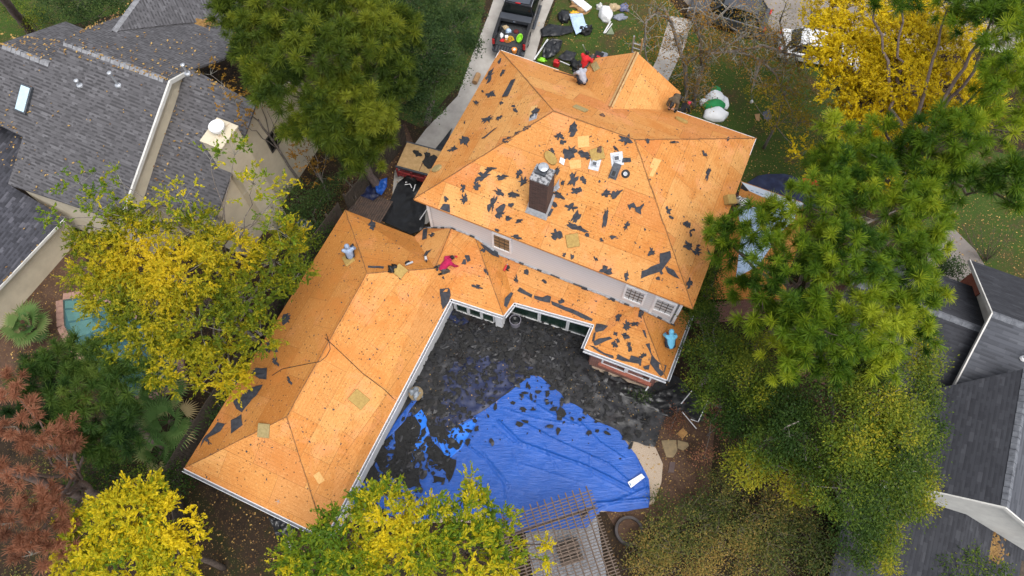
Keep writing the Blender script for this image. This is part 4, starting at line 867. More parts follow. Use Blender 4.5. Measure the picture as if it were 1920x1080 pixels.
# pale crumbs and leaf bits over the black courtyard tarp
vs = []; ti = []
for i in range(1700):
    px, py = rr.uniform(690, 1290), rr.uniform(580, 930)
    if not inpoly((px, py), blk): continue
    P = at(px, py, .16); s = .012+.035*rr.random()**3; an = rr.random()*6.28; a1 = np.array([math.cos(an), math.sin(an), 0])*s; a2 = np.array([-a1[1], a1[0], 0])*.6
    vs += [P+a1, P+a2+Z*.01, P-a1, P-a2]; ti += [rr.random()]*4
tag(link('tarp_litter', arrmesh('tarp_litter', vs, 4, ti), L_FALL), 'pale crumbs and leaf bits on the courtyard tarp', kind='stuff')
vs = []; ti = []
for reg, n_ in (([(1000, 30), (1560, 60), (1620, 200), (1560, 330), (1400, 420), (1230, 200), (1060, 140)], 2600), ([(345, 900), (600, 1010), (560, 1080), (360, 1080)], 260), ([(1225, 770), (1330, 760), (1340, 940), (1230, 1010), (1140, 980)], 600), ([(70, 450), (150, 560), (110, 640), (0, 700)], 400), ([(620, 330), (760, 240), (780, 330), (700, 410)], 500), ([(1740, 340), (1920, 360), (1920, 520), (1800, 480)], 500), ([(1200, 0), (1900, 0), (1900, 110), (1480, 100), (1300, 30)], 1200)):
    xs, ys = [p[0] for p in reg], [p[1] for p in reg]
    for i in range(n_):
        px, py = rr.uniform(min(xs), max(xs)), rr.uniform(min(ys), max(ys))
        if not inpoly((px, py), reg): continue
        P = at(px, py, .04); s = .02+.04*rr.random(); an = rr.random()*6.28; a1 = np.array([math.cos(an), math.sin(an), .2])*s; a2 = np.array([-a1[1], a1[0], 0])*.6
        vs += [P+a1, P+a2+Z*.01, P-a1, P-a2]; ti += [rr.random()]*4
tag(link('fallen_leaves', arrmesh('fallen_leaves', vs, 4, ti), L_FALL), 'fallen leaves scattered over lawn and soil', kind='stuff')
vs = []; ti = []
for poly, n_ in ((Sf, 330), (Nf, 260), (L2, 160), (LL, 120)):
    for i in range(n_):
        k = rr.integers(1, len(poly)-1); s, t = rr.random(2)
        if s+t > 1: s, t = 1-s, 1-t
        a, b, c = poly[0], poly[k], poly[k+1]; P = a+(b-a)*s+(c-a)*t+Z*.05
        if not (-60 < P[0] < 20): continue
        q = .03+.05*rr.random(); an = rr.random()*6.28; a1 = np.array([math.cos(an), math.sin(an), .1])*q; a2 = np.array([-a1[1], a1[0], 0])*.6
        vs += [P+a1, P+a2+Z*.01, P-a1, P-a2]; ti += [rr.random()*.8]*4
for px, py, sx, sy, n_ in ((372, 43, 16, 3, 260), (1843, 990, 10, 10, 160), (1858, 1030, 12, 14, 200)):
    for i in range(n_):
        z_ = onpl(px, py, *pN)[2] if px < 900 else ze_-.75
        P = at(px+rr.normal()*sx, py+rr.normal()*sy, z_+.12); q = .05+.05*rr.random(); an = rr.random()*6.28; a1 = np.array([math.cos(an), math.sin(an), .1])*q; a2 = np.array([-a1[1], a1[0], 0])*.6
        vs += [P+a1, P+a2+Z*.02, P-a1, P-a2]; ti += [.1+.35*rr.random()]*4
tag(link('roof_leaves', arrmesh('roof_leaves', vs, 4, ti), L_FALL), 'fallen leaves on the neighbouring shingle roofs', kind='stuff')
# ================================================================ foam pads
def frame(n): 
    n = np.asarray(n, float); h = np.cross(Z, n); h = h/np.linalg.norm(h) if np.linalg.norm(h) > 1e-3 else np.array([1., 0, 0]); return h, np.cross(n, h), n
def pad(px, py, wd, ln, rot, lab, th=.1, m=None, rnd_=False, z=None):
    h = hit(px, py)
    if h: P, n = h[1], h[2]
    else: P, n = at(px, py, z or .1), Z
    a, b, n = frame(n); c, s = math.cos(math.radians(rot)), math.sin(math.radians(rot)); X, Y = a*c+b*s, -a*s+b*c
    mb = MB(); k = 22 if rnd_ else 0
    if rnd_: ring = [(math.cos(2*math.pi*i/k)*wd/2, math.sin(2*math.pi*i/k)*ln/2) for i in range(k)]
    else: ring = [(sx*wd/2*(1-e), sy*ln/2*(1-f)) for sx, sy, e, f in ((-1, -1, .0, .06), (-1, -1, .06, 0), (1, -1, .06, 0), (1, -1, 0, .06), (1, 1, 0, .06), (1, 1, .06, 0), (-1, 1, .06, 0), (-1, 1, 0, .06))]; k = 8
    rings = []
    for hh, sc_ in ((0.004, .97), (th*.3, 1.0), (th*.75, 1.0), (th, .95), (th*1.04, .5)): rings.append([P+X*x*sc_+Y*y*sc_+n*hh for x, y in ring])
    vs = [v for r_ in rings for v in r_]
    fs = [(i*k+j, i*k+(j+1) % k, (i+1)*k+(j+1) % k, (i+1)*k+j) for i in range(4) for j in range(k)]+[tuple(4*k+j for j in range(k)), tuple(range(k-1, -1, -1))]
    mb.add(vs, fs); o = mb.build('foam_pad', m or FOAM, smooth=False)
    return tag(o, lab, 'foam pad', 'foam kneeling pads on the roof')
pad(1074, 451, .54, .56, 30, 'square tan foam pad on the big slope below the chimney', .07)
pad(673, 749, .58, .74, 8, 'square olive tan foam pad on the courtyard wing slope', .07)
pad(495, 807, .52, .58, 18, 'greyish foam pad near the wing hip corner', .07, FOAM2)
pad(1088, 205, .62, .34, -10, 'flat rectangular foam pad above the front ridge', .08, FOAM2)
pad(1117, 126, .32, .62, -50, 'narrow foam pad on the front gable beside the red shirted worker', .08, FOAM2)
pad(1033, 296, .68, .40, -30, 'oval foam pad just above the brick chimney', .1, FOAM, True)
pad(1120, 289, .58, .5, 35, 'foam pad under a crumpled brown rag near the metal vents', .08, FOAM)
pad(1277, 227, .66, .3, -22, 'oval foam pad beside the dark clothed workers', .1, FOAM, True)
pad(820, 317, .36, .54, 25, 'round foam pad near the bottom of the left hip slope', .1, FOAM2, True)
pad(750, 509, .52, .52, 10, 'pale foam pad between two dark tools on the wing', .09, FOAM)
pad(655, 487, .5, .66, -35, 'foam pad under the hooded worker in light blue', .12, FOAM)
h = hit(1364, 376); a, b, n = frame(h[2])
tag(MB().box(h[1]+n*.15, (.42, .5, .3), (a*.8+b*.6, -a*.6+b*.8, n)).build('foam_block', FOAM, bevel=.03), 'thick tan foam block at the right eave', 'foam block')
# ================================================================ bits on the roof
def rf(px, py):
    h = hit(px, py)
    if h is None: P, n = at(px, py, .05), Z
    else: P, n = h[1], h[2]
    return (P, *frame(n))
def vent(px, py, rot, lab, s=.4, hood=True):
    P, a, b, n = rf(px, py); c, q = math.cos(rot), math.sin(rot); X, Y = a*c+b*q, -a*q+b*c
    o = MB().box(P+n*.012, (s, s*1.1, .012), (X, Y, n)).build('roof_vent', STEEL)
    if hood: MB().box(P+n*.06+Y*.04, (s*.55, s*.5, .09), (X, Y, n)).build('hood', STEEL, o, bevel=.02); MB().box(P+n*.112+Y*.03, (s*.36, s*.3, .012), (X, Y, n)).build('screen', STEELD, o)
    return tag(o, lab, 'roof vent', 'metal roof vents')
vent(1115, 308, .1, 'shiny square metal vent below the foam pad with rag', .44)
vent(1157, 298, .5, 'tilted bent metal vent flashing, upper of the vent pair', .5)
vent(1000, 220, .3, 'small square metal vent on the left hip slope', .34)
P, a, b, n = rf(1153, 321); o = MB().box(P+n*.015, (.34, .66, .02), (a, b, n)).build('flue_boot', STEELD); MB().box(P+n*.09-b*.1, (.26, .32, .15), (a, b, n)).build('boot_box', STEELD, o, bevel=.02); MB().box(P+n*.17-b*.1, (.14, .2, .012), (a, b, n)).build('opening', BLACK, o); tag(o, 'dark grey flue boot left of the round pipe opening', 'flue boot')
P, a, b, n = rf(1166, 305); tag(MB().prism([P+n*.01, P+n*.03+a*.35+b*.16, P+n*.16+a*.28+b*.3, P+n*.1-a*.02+b*.2], n*.012).build('bent_flashing', STEELD), 'bent dark flashing plate beside the tilted vent', 'flashing')
P, a, b, n = rf(1173, 326); o = MB().lathe(P, [(.18, -.01), (.18, .008), (.10, .012)], 18, (a, b, n)).build('pipe_vent', BLACK); MB().lathe(P, [(.085, 0), (.085, .14), (.05, .14), (.045, .05)], 14, (a, b, n)).build('pipe', STEEL, o); tag(o, 'round vent pipe in a black ring hole', 'vent pipe')
P, a, b, n = rf(1053, 306); tag(MB().prism([P+n*.02-a*.1, P+n*.02+a*.12-b*.05, P+n*.05+a*.1+b*.2, P+n*.05-a*.12+b*.22], n*.02).build('paper_scrap', WHITE), 'white crumpled paper right above the chimney', 'paper')
P, a, b, n = rf(1043, 349); mb = MB()
for i in range(5): mb.prism([P+n*(.03+.02*i)+a*rnd.uniform(-.2, 0)+b*rnd.uniform(-.35, -.1), P+n*(.05+.02*i)+a*rnd.uniform(.05, .2)+b*rnd.uniform(-.2, 0), P+n*(.06+.02*i)+a*rnd.uniform(0, .15)+b*rnd.uniform(.1, .4)], n*.008)
tag(mb.build('bent_flashing', STEEL), 'shiny crumpled step flashing against the chimney side', 'flashing')
def lump(name, px, py, sx, sy, sz, m, lab, cat, seed=1, z=None, rough=.35, group=None, on=None, sub=3):
    if on is not None: P, a, b, n = np.array(on, float), np.array([1., 0, 0]), np.array([0, 1., 0]), Z
    elif z is not None: P, a, b, n = at(px, py, z), np.array([1., 0, 0]), np.array([0, 1., 0]), Z
    else: P, a, b, n = rf(px, py)
    bm = bmesh.new(); bmesh.ops.create_icosphere(bm, subdivisions=sub, radius=1)
    for v in bm.verts:
        k = 1+rough*(noise.noise(v.co*1.7+Vector((seed*5.1, 0, 0)))+.8*(abs(noise.noise(v.co*4+Vector((seed, 0, 2))))-.2))
        c = v.co*k; zz_ = max(-.15, c.z)
        v.co = Vector(P+a*c.x*sx/2+b*c.y*sy/2+n*(zz_+.15)*sz/1.15)
    me = bpy.data.meshes.new(name); bm.to_mesh(me); bm.free(); o = link(name, me, m, None, True)
    return tag(o, lab, cat, group)
lump('rag', 1124, 282, .28, .34, .12, M('brown_rag', (.16, .09, .06), (.06, .035, .025), .9, 12), 'crumpled dark brown rag on the foam pad near the vents', 'rag', 3)
lump('rag', 1129, 217, .26, .22, .1, bpy.data.materials['brown_rag'], 'small brown clump above the front ridge beside the flat foam pad', 'rag', 4)
lump('work_jacket', 736, 506, .34, .42, .22, BLACK, 'crumpled black jacket left of the pale foam pad on the wing', 'jacket', 6, rough=.9)
def nailgun(px, py, rot, col, lab):
    P, a, b, n = rf(px, py); c, s = math.cos(rot), math.sin(rot); X, Y = a*c+b*s, -a*s+b*c
    t = thing('nail_gun', lab, 'nail gun', P)
    MB().tube([P+n*.08-X*.16, P+n*.08+X*.14], .055, .05, 8).build('barrel', col, t); MB().tube([P+n*.06-X*.05, P+n*.05-X*.06-Y*.2], .03, .034, 6).build('handle', BLACK, t)
    MB().lathe(P+X*.08-Y*.09, [(.09, .01), (.09, .1), (.05, .12)], 12, (X, Y, n)).build('magazine', BLACK, t); MB().tube([P+n*.08+X*.14, P+n*.06+X*.22], .025, .02, 6).build('nose', STEEL, t)
nailgun(768, 496, .8, STEEL, 'grey and black nail gun right of the pale foam pad'); nailgun(948, 503, 1.6, RED, 'red nail gun lying at the bay roof valley')
P, a, b, n = rf(798, 487); X = (-.5*a+.86*b); X /= np.linalg.norm(X)
o = MB().tube([P+n*.06+X*.14, P+n*.06-X*.14], .06, .06, 10).build('caulk_tube', WHITE); MB().tube([P+n*.06-X*.14, P+n*.05-X*.36], .05, .05, 8).build('plunger_frame', STEELD, o); MB().tube([P+n*.06+X*.14, P+n*.06+X*.3], .05, .02, 8).build('nozzle', BLACK, o); tag(o, 'white caulk tube in a dark gun on the wing valley', 'caulk gun')
P, a, b, n = rf(598, 896); tag(MB().box(P+n*.012, (.28, .44, .018), (a*.85-b*.5, a*.5+b*.85, n)).build('board_offcut', PATCH), 'small pale board offcut on the wing near its gutter', 'board')
P, a, b, n = rf(522, 940); mb = MB(); [mb.tube([P+n*.01, P+n*.04+a*.12*math.cos(k)+b*.12*math.sin(k)], .012, .004, 4) for k in (0, 1.3, 2.4, 3.6, 5)]; tag(mb.build('metal_clip', STEEL), 'tiny grey metal clip on the wing hip end', 'clip')
# air hose over the wing
def hose(px, lab, r=.014, m=None, off=.02, z=None, name='air_hose'):
    pts = []
    for a, b in zip(px[:-1], px[1:]):
        for i in range(8):
            x, y = a[0]+(b[0]-a[0])*i/8, a[1]+(b[1]-a[1])*i/8; h = hit(x, y) if z is None else None
            if h: pts.append(h[1]+h[2]*off)
            elif z is not None: pts.append(at(x, y, z))
    if len(pts) > 2: tag(MB().tube(pts, r, r, 5).build(name, m or BLACK), lab, 'hose')
hose([(612, 626), (617, 640), (619, 655), (612, 668), (600, 678), (560, 686), (530, 692), (508, 706)], 'thin dark hose looping across the left wing slope')
hose([(610, 634), (640, 662), (680, 700), (720, 730), (740, 750)], 'thin dark hose running straight down the courtyard wing slope')
# ladder behind the front gable
LP = F1+V*.25-U*.2; lx = U; ld_ = np.array(-V*.0)
lad = thing('ladder', 'aluminium extension ladder standing against the front gable peak', 'ladder', at(1192, 98, 0))
bt, tp = W(ug-.1, vend+1.9, 0), W(ug-.1, vend+.12, 8.3)
for s in (-.2, .2): MB().tube([bt+U*s, tp+U*s], .035, .035, 4).build('rail', WOODL if s > 0 else STEEL, lad)
for i in range(1, 22): MB().tube([bt+(tp-bt)*i/22.5-U*.2, bt+(tp-bt)*i/22.5+U*.2], .018, .018, 5).build('rung', STEEL, lad)
# ================================================================ courtyard things
def bin_(px, py, lab):
    P = at(px, py, 0.06); t = thing('trash_can', lab, 'trash can', P)
    MB().lathe(P, [(.22, 0), (.27, .7), (.29, .72), (.29, .76), (.25, .76), (.22, .1)], 20).build('body', M('grey_bin', (.19, .18, .21), None, .6), t)
    MB().lathe(P, [(.24, .68), (.15, .74), (.02, .70)], 14).build('bag', BPLAS, t)
bin_(966, 610, 'grey trash can in the courtyard corner by the porch windows')
P = at(783, 745, .05); t = thing('garden_urn', 'grey ornamental urn wrapped in plastic beside the wing wall', 'urn', P)
MB().lathe(P, [(.2, 0), (.16, .08), (.1, .2), (.22, .45), (.33, .62), (.34, .68), (.26, .68)], 18).build('bowl', STONE, t); o_ = lump('plastic_wrap', 0, 0, .62, .62, .38, M('clear_wrap', (.32, .36, .40), (.10, .11, .13), .35, 7), None, None, 4, on=P+Z*.5, rough=.6); setpar(o_, t)
tl = [(1177, 904), (1203, 888), (1209, 895), (1183, 915)]
P = [at(x, y, .26) for x, y in tl]; lb = MB().prism(P, Z*-.012).build('tarp_label', WHITE); tag(lb, 'white printed paper label on the blue tarp', 'label')
mb = MB(); e1, e2 = P[1]-P[0], P[3]-P[0]
for i in range(3):
    for j in range(5): mb.prism([P[0]+e1*(.18+.15*j)+e2*(.25+.22*i)+Z*.003, P[0]+e1*(.28+.15*j)+e2*(.25+.22*i)+Z*.003, P[0]+e1*(.28+.15*j)+e2*(.31+.22*i)+Z*.003, P[0]+e1*(.18+.15*j)+e2*(.31+.22*i)+Z*.003], Z*-.002)
mb.prism([P[0]+e1*.04+e2*.25+Z*.003, P[0]+e1*.11+e2*.25+Z*.003, P[0]+e1*.11+e2*.7+Z*.003, P[0]+e1*.04+e2*.7+Z*.003], Z*-.002)
mb.build('print', UNDERT, lb)
def pole(name, pts, r, m, lab, cat, z=.06): return tag(MB().tube([at(x, y, z_) for x, y, z_ in pts], r, r, 6).build(name, m), lab, cat)
pole('pipe', [(1279, 772, .1), (1306, 804, .06)], .025, WHITE, 'white plastic pipe on mulch below the small black sheet', 'pipe')
pole('pipe', [(1295, 786, .08), (1309, 791, .08), (1328, 750, .3)], .025, WHITE, 'bent white pipe at the edge of the small black sheet', 'pipe')
pole('pipe', [(1277, 757, .25), (1297, 733, .25)], .028, WHITE, 'short white pipe on black plastic beside the corner wall', 'pipe')
pole('pipe', [(787, 412, .2), (802, 390, .2)], .03, WHITE, 'white gutter piece lying on the side yard tarp', 'pipe')
pole('pipe', [(760, 342, .3), (782, 336, .3), (775, 358, .25)], .028, WHITE, 'white bent gutter strip near the trailer', 'pipe')
pole('pipe', [(759, 346, .2), (769, 345, .2), (772, 352, .2)], .025, WHITE, 'small white pipe piece inside the bent gutter strip', 'pipe')
pole('pipe', [(1210, 733, .2), (1230, 705, .7)], .04, WTRIM, 'pale downspout piece leaning at the corner wall base', 'pipe')
for pts, m, lb_ in (([(1240, 826), (1268, 825), (1270, 844), (1262, 858), (1249, 857)], STONE, 'largest pale flagstone beside the patio'), ([(1271, 825), (1290, 830), (1292, 836), (1281, 845), (1270, 840)], STONE, 'brown flagstone right of the largest one'), ([(1270, 812), (1281, 802), (1290, 812), (1280, 823)], STONE2, 'orange flagstone above the others'), ([(1256, 866), (1266, 866), (1264, 886), (1252, 886)], M('dark_flagstone', (.10, .07, .065), None, .9, 6), 'dark flagstone below the largest one')):
    tag(MB().prism([at(x, y, .07) for x, y in jag(pts, .6, 6, r5)], Z*-.07).build('flagstone', m), lb_, 'flagstone', 'flagstones on the mulch')
# pergola
PG = [at(922, 968, 2.5), at(1103, 910, 2.5), at(1163, 1075, 2.5)]; X = PG[1]-PG[0]; X[2] = 0; LX = np.linalg.norm(X); X /= LX; Y = np.cross(Z, X)*-1; LY = 4.6
pg0 = PG[0]
pg = thing('pergola', 'weathered wooden slatted pergola over the paver patio', 'pergola', (pg0+X*LX/2+Y*LY/2)*[1, 1, 0])
ax = (X, Y, Z)
for i, j in ((.35, .9), (LX-.35, .9), (.35, LY-.3), (LX-.35, LY-.3)): MB().box((pg0+X*i+Y*j)*[1, 1, 0]+Z*1.15, (.14, .14, 2.3), ax).build('post', WOOD, pg)
for j in (.9, LY-.3): MB().box(pg0+X*LX/2+Y*j-Z*.14, (LX, .06, .2), ax).build('beam', WOOD, pg)
nr = 14
for i in range(nr): MB().box(pg0+X*(.1+(LX-.2)*i/(nr-1))+Y*LY/2+Z*.02, (.045, LY, .13), ax).build('rafter', WOOD, pg)
ns = 36
for j in range(ns): MB().box(pg0+X*LX/2+Y*(.24+(LY-.3)*j/(ns-1))+Z*.107, (LX*1.0+.1, .036, .042), ax).build('slat', WOOD, pg)
c = at(1066, 1036, 0); ft = thing('fire_table', 'square brown slatted table under the pergola', 'table', c)
for i in range(6): MB().box(c+Y*(-.42+.168*i)+Z*.45, (1.0, .13, .04), ax).build('slat', WOOD if i % 2 else WOODD, ft)
MB().box(c+Z*.2, (.85, .85, .4), ax).build('base', WOODD, ft)
c = at(1178, 996, 0); pr_ = MB().lathe(c, [(.62, 0), (.62, .3), (.5, .3), (.48, .1)], 28).build('planter_ring', M('rusty_ring', (.06, .05, .05), (.03, .025, .025), .7, 5)); tag(pr_, 'round dark planter ring with reddish mulch', 'planter'); MB().lathe(c, [(.5, .0), (.48, .22), (.02, .26)], 24).build('mulch', LITTER, pr_)
# neighbour pool
pw = [(118, 562), (150, 557), (178, 560), (260, 600), (330, 660), (335, 720), (250, 745), (185, 700), (140, 650), (120, 610)]
PL = thing('swimming_pool', 'neighbour swimming pool with pale teal water and brick coping', 'pool', at(220, 640, 0))
water, wnt, wp = newmat('pool_water'); wp.inputs['Base Color'].default_value = (.10, .20, .20, 1); wp.inputs['Roughness'].default_value = .08
wtr = wnt.nodes.new('ShaderNodeBsdfTransparent'); wtr.inputs[0].default_value = (.62, .86, .84, 1); wmx = wnt.nodes.new('ShaderNodeMixShader'); wmx.inputs[0].default_value = .72
wnt.links.new(wp.outputs[0], wmx.inputs[1]); wnt.links.new(wtr.outputs[0], wmx.inputs[2]); wnt.links.new(wmx.outputs[0], wnt.nodes['Material Output'].inputs[0])
P = [at(x, y, .17) for x, y in pw]; cc = np.mean(P, 0); MB().add(P, [tuple(range(len(P)))[::-1]])
mb = MB(); mb.add(P, [tuple(range(len(P)-1, -1, -1))]); mb.build('water', water, PL)
PT = M('pool_plaster', (.30, .35, .33), (.23, .28, .27), .8, 2.5)
mb = MB(); mb.add([p*[1, 1, 0]+Z*.03 for p in P], [tuple(range(len(P)-1, -1, -1))]); mb.build('pool_floor', M('deep_plaster', (.10, .17, .21), (.08, .13, .17), .8, 2), PL)
for pts, zz_ in (([(122, 564), (176, 563), (174, 575), (122, 578)], .13), ([(122, 582), (174, 577), (172, 596), (128, 602)], .10), ([(130, 606), (172, 598), (188, 618), (140, 634)], .07)): MB().prism([at(x, y, zz_) for x, y in pts], Z*-.05).build('step', PT, PL)
mb = MB()
for a, b in zip(P, P[1:]+P[:1]):
    n_ = max(1, int(np.linalg.norm(b-a)/.3)); t = (b-a)/np.linalg.norm(b-a); o_ = np.cross(t, Z); o_ = o_ if (o_ @ ((a+b)/2-cc)) > 0 else -o_
    for i in range(n_): q = a+(b-a)*(i+.5)/n_+o_*.16; mb.box(q*[1, 1, 0]+Z*.11, (np.linalg.norm(b-a)/n_-.015, .34, .2), (t, o_, Z))
mb.build('coping', M('pink_coping', (.36, .22, .17), (.26, .15, .12), .9, 5), PL)
# fences
def fence(pts, lab, h=1.8, m=WOODD):
    t = thing('fence', lab, 'fence', pts[0])
    for a, b in zip(pts[:-1], pts[1:]):
        a, b = np.array(a, float), np.array(b, float); L = np.linalg.norm(b-a); d = (b-a)/L; n = np.cross(Z, d); n_ = int(L/.15); mb = MB()
        for i in range(n_): mb.box(a+d*(i+.5)*L/n_+Z*(h/2+rnd.uniform(-.02, .02)), (L/n_-.012, .022, h), (d, n, Z))
        for zz_ in (.4, 1.4): mb.box((a+b)/2+Z*zz_+n*.04, (L, .05, .09), (d, n, Z))
        mb.build('boards', m, t)
        for i in range(int(L/2.4)+1): MB().box(a+d*min(L, i*2.4)+n*.07+Z*(h/2+.05), (.1, .1, h+.1), (d, n, Z)).build('post', m, t)
    return t
fence([W(-5.3, -14.5), W(-5.3, -3), W(-5.0, .3)], 'dark weathered board fence along the left side of the wing')
fence([W(-5.0, .9), W(-4.6, 3.5), W(-4.3, 6.0)], 'dark board fence in front of the dump trailer', 1.5)
fence([W(-5.3, -14.5), W(-2.0, -18), W(1, -19.)], 'low dark fence behind the yellow tree below the wing', 1.2)
mb = MB(); b0 = at(690, 402, 0)
for i in range(16): mb.box(b0+U*(-.9+.12*i)+Z*.25, (.09, 2.2, .03), (U, V, Z))
tag(mb.build('slatted_deck', M('rusty_slats', (.12, .08, .06), (.06, .045, .04), .9, 5)), 'dark slatted walkway covered in brown leaves behind the wing', 'deck')
# ================================================================ pickup truck
tq = np.array([-.1, 30.2, 0]); ta = math.radians(75.5); TY = np.array([math.cos(ta), math.sin(ta), 0]); TX = np.array([TY[1], -TY[0], 0]); TA = (TX, TY, Z)
def T(x, y, z): return tq+TX*x+TY*y+Z*z
TR = thing('pickup_truck', 'black pickup truck parked on the driveway with tailgate down', 'pickup truck', T(0, 2.8, 0))
def tprof(name, prof, hw_, m, taper=1., par=TR, bev=.03):    # side profile (y,z) lofted over the width
    mb = MB(); mb.prism([T(-hw_, y, z) for y, z in prof], TX*2*hw_); return mb.build(name, m, par, bevel=bev)
for s in (-1, 1):
    mb = MB(); mb.prism([T(s*.98, y, z) for y, z in ((.02, .55), (.02, 1.34), (1.95, 1.36), (1.95, .5), (1.55, .5), (1.45, .8), (1.15, .95), (.85, .8), (.75, .5))], -TX*s*.17); mb.build('bed_side', CARB, TR, bevel=.03)
    MB().box(T(s*.9, 1.0, 1.375), (.15, 1.9, .03), TA).build('bed_rail', BLACK, TR, bevel=.01)
    MB().box(T(s*.91, .03, 1.02), (.15, .1, .42), TA).build('tail_light', TAIL, TR, bevel=.03)
    for yy in (1.15, 4.85):
        wh = MB().lathe(T(s*.83, yy, .41), [(.26, -.14), (.40, -.13), (.41, -.05), (.41, .08), (.38, .13), (.27, .14)], 24, (TY, Z, TX*s)).build('wheel', BLACK, TR)
        mb = MB(); mb.lathe(T(s*.83, yy, .41), [(.27, .09), (.27, .125), (.24, .13), (.06, .10), (.02, .14)], 24, (TY, Z, TX*s))
        for k in range(5): mb.box(T(s*.975, yy, .41)+(TY*math.cos(k*1.257)+Z*math.sin(k*1.257))*.15, (.2, .05, .02), (TY*math.cos(k*1.257)+Z*math.sin(k*1.257), -TY*math.sin(k*1.257)+Z*math.cos(k*1.257), TX))
        mb.build('rim', CHROME, wh)
    mb = MB(); mb.box(T(s*1.1, 3.75, 1.35), (.2, .1, .22), TA); mb.box(T(s*1.0, 3.75, 1.27), (.12, .05, .05), TA); mb.build('mirror', BLACK, TR, bevel=.02)
    MB().box(T(s*1.02, 2.95, .44), (.12, 1.9, .06), TA).build('running_board', STEELD, TR)
    MB().prism([T(s*.965, 2.15, 1.30), T(s*.965, 3.75, 1.30), T(s*.79, 3.45, 1.86), T(s*.79, 2.3, 1.86)], TX*s*.012).build('side_window', GLASS, TR)
    mb = MB(); mb.tube([T(s*.8, 2.15, 1.95), T(s*.8, 3.5, 1.95)], .022, .022, 6); mb.build('roof_trim', CHROME, TR)
    MB().box(T(s*1.0, 2.45, 1.12), (.03, .18, .035), TA).build('handle', CHROME, TR)
MB().box(T(0, 1.0, .78), (1.66, 1.94, .06), TA).build('bed_floor', BEDL, TR)
mb = MB(); [mb.box(T(-.7+.14*i, 1.0, .815), (.06, 1.9, .015), TA) for i in range(11)]; mb.build('bed_ribs', BEDL, TR)
MB().box(T(0, 1.94, 1.08), (1.66, .05, .56), TA).build('bed_front', CARB, TR)
tg = MB().box(T(0, -.26, .80), (1.62, .52, .06), TA).build('tailgate', CARB, TR, bevel=.015); mb = MB(); [mb.box(T(-.66+.165*i, -.26, .835), (.09, .42, .012), TA) for i in range(9)]; mb.build('gate_ribs', BEDL, tg)
MB().box(T(0, -.06, .52), (1.92, .22, .2), TA).build('bumper', STEELD, TR, bevel=.03)
MB().box(T(0, 1.0, .5), (1.5, 1.9, .3), TA).build('chassis', BLACK, TR)
tb = MB().box(T(0, 1.70, 1.3), (1.86, .46, .26), TA).build('toolbox', M('toolbox_black', (.045, .05, .06), (.035, .04, .05), .45), TR, bevel=.03); MB().box(T(0, 1.46, 1.3), (.14, .03, .06), TA).build('latch', CHROME, tb)
mb = MB(); mb.prism([T(-.98, y, z) for y, z in ((2.0, .45), (2.0, 1.28), (3.9, 1.28), (5.6, 1.16), (5.75, 1.0), (5.75, .45), (5.3, .45), (5.2, .8), (4.85, .95), (4.5, .8), (4.4, .45))], TX*1.96); mb.build('body', CARB, TR, bevel=.04)
mb = MB(); lo_ = [T(-.965, 2.03, 1.27), T(.965, 2.03, 1.27), T(.965, 4.05, 1.27), T(-.965, 4.05, 1.27)]; hi_ = [T(-.76, 2.22, 1.93), T(.76, 2.22, 1.93), T(.76, 3.45, 1.95), T(-.76, 3.45, 1.95)]
mb.add(lo_+hi_, [(3, 2, 1, 0), (4, 5, 6, 7), (0, 1, 5, 4), (1, 2, 6, 5), (2, 3, 7, 6), (3, 0, 4, 7)]); mb.build('cab', CARB, TR, bevel=.05)
q = [lo_[0]*.85+hi_[0]*.15, lo_[1]*.85+hi_[1]*.15, lo_[1]*.12+hi_[1]*.88, lo_[0]*.12+hi_[0]*.88]; MB().prism([p+TX*(.1 if i in (0, 3) else -.1)-TY*.008 for i, p in enumerate(q)], -TY*.006).build('rear_window', GLASS, TR)
q = [lo_[3]*.9+hi_[3]*.1, lo_[2]*.9+hi_[2]*.1, lo_[2]*.1+hi_[2]*.9, lo_[3]*.1+hi_[3]*.9]; MB().prism([p+TX*(.08 if i in (0, 3) else -.08)+TY*.008+Z*.006 for i, p in enumerate(q)], TY*.006).build('windscreen', GLASS, TR)
MB().box(T(0, 2.26, 1.965), (.3, .06, .03), TA).build('brake_light', TAIL, TR)
MB().box(T(0, 2.85, 1.965), (1.3, 1.1, .02), TA).build('roof_panel', M('truck_roof', (.055, .065, .08), None, .3, 2, spec=.6), TR, bevel=.008)
# load in the bed
def bedthing(name, x, y, m, lab, cat, sx, sy, sz, seed): 
    o = lump(name, 0, 0, sx, sy, sz, m, lab, cat, seed, on=T(x, y, .83), rough=.3); return o
P = T(.5, .62, .83); o = MB().lathe(P, [(.16, 0), (.2, .18), (.22, .2), (.18, .19), (.14, .04)], 16, (TX*.8, TY*1.5, Z)).build('basin', GREENL); tag(o, 'lime green tub in the truck bed', 'tub')
bedthing('cloth', -.28, 1.1, PALEB, 'light blue cloth bundle in the truck bed', 'cloth', .36, .3, .18, 3)
bedthing('cloth', -.5, 1.3, TAN, 'beige cloth bundle in the truck bed corner', 'cloth', .42, .3, .2, 4)
bedthing('rag', .15, 1.2, M('maroon_rag', (.12, .02, .02), None, .9), 'dark red rag near the truck toolbox', 'rag', .3, .3, .12, 5)
o = MB().box(T(-.25, .55, .93), (.2, .22, .2), (TX*.9+TY*.4, TY*.9-TX*.4, Z)).build('box', WHITE, bevel=.02); tag(o, 'small white box in the truck bed', 'box')
for k, (m_, lb_, x0_) in enumerate(((ORANGE, 'orange extension cord coil in the truck bed', -.15), (YEL, 'yellow extension cord coil in the truck bed', .0))):
    tag(MB().tube([T(x0_+.2*math.cos(i*.5)*(1-.01*i), .36+.16*k+.12*math.sin(i*.5), .84+.006*i) for i in range(36)], .018, .018, 5).build('cord_coil', m_), lb_, 'cord')
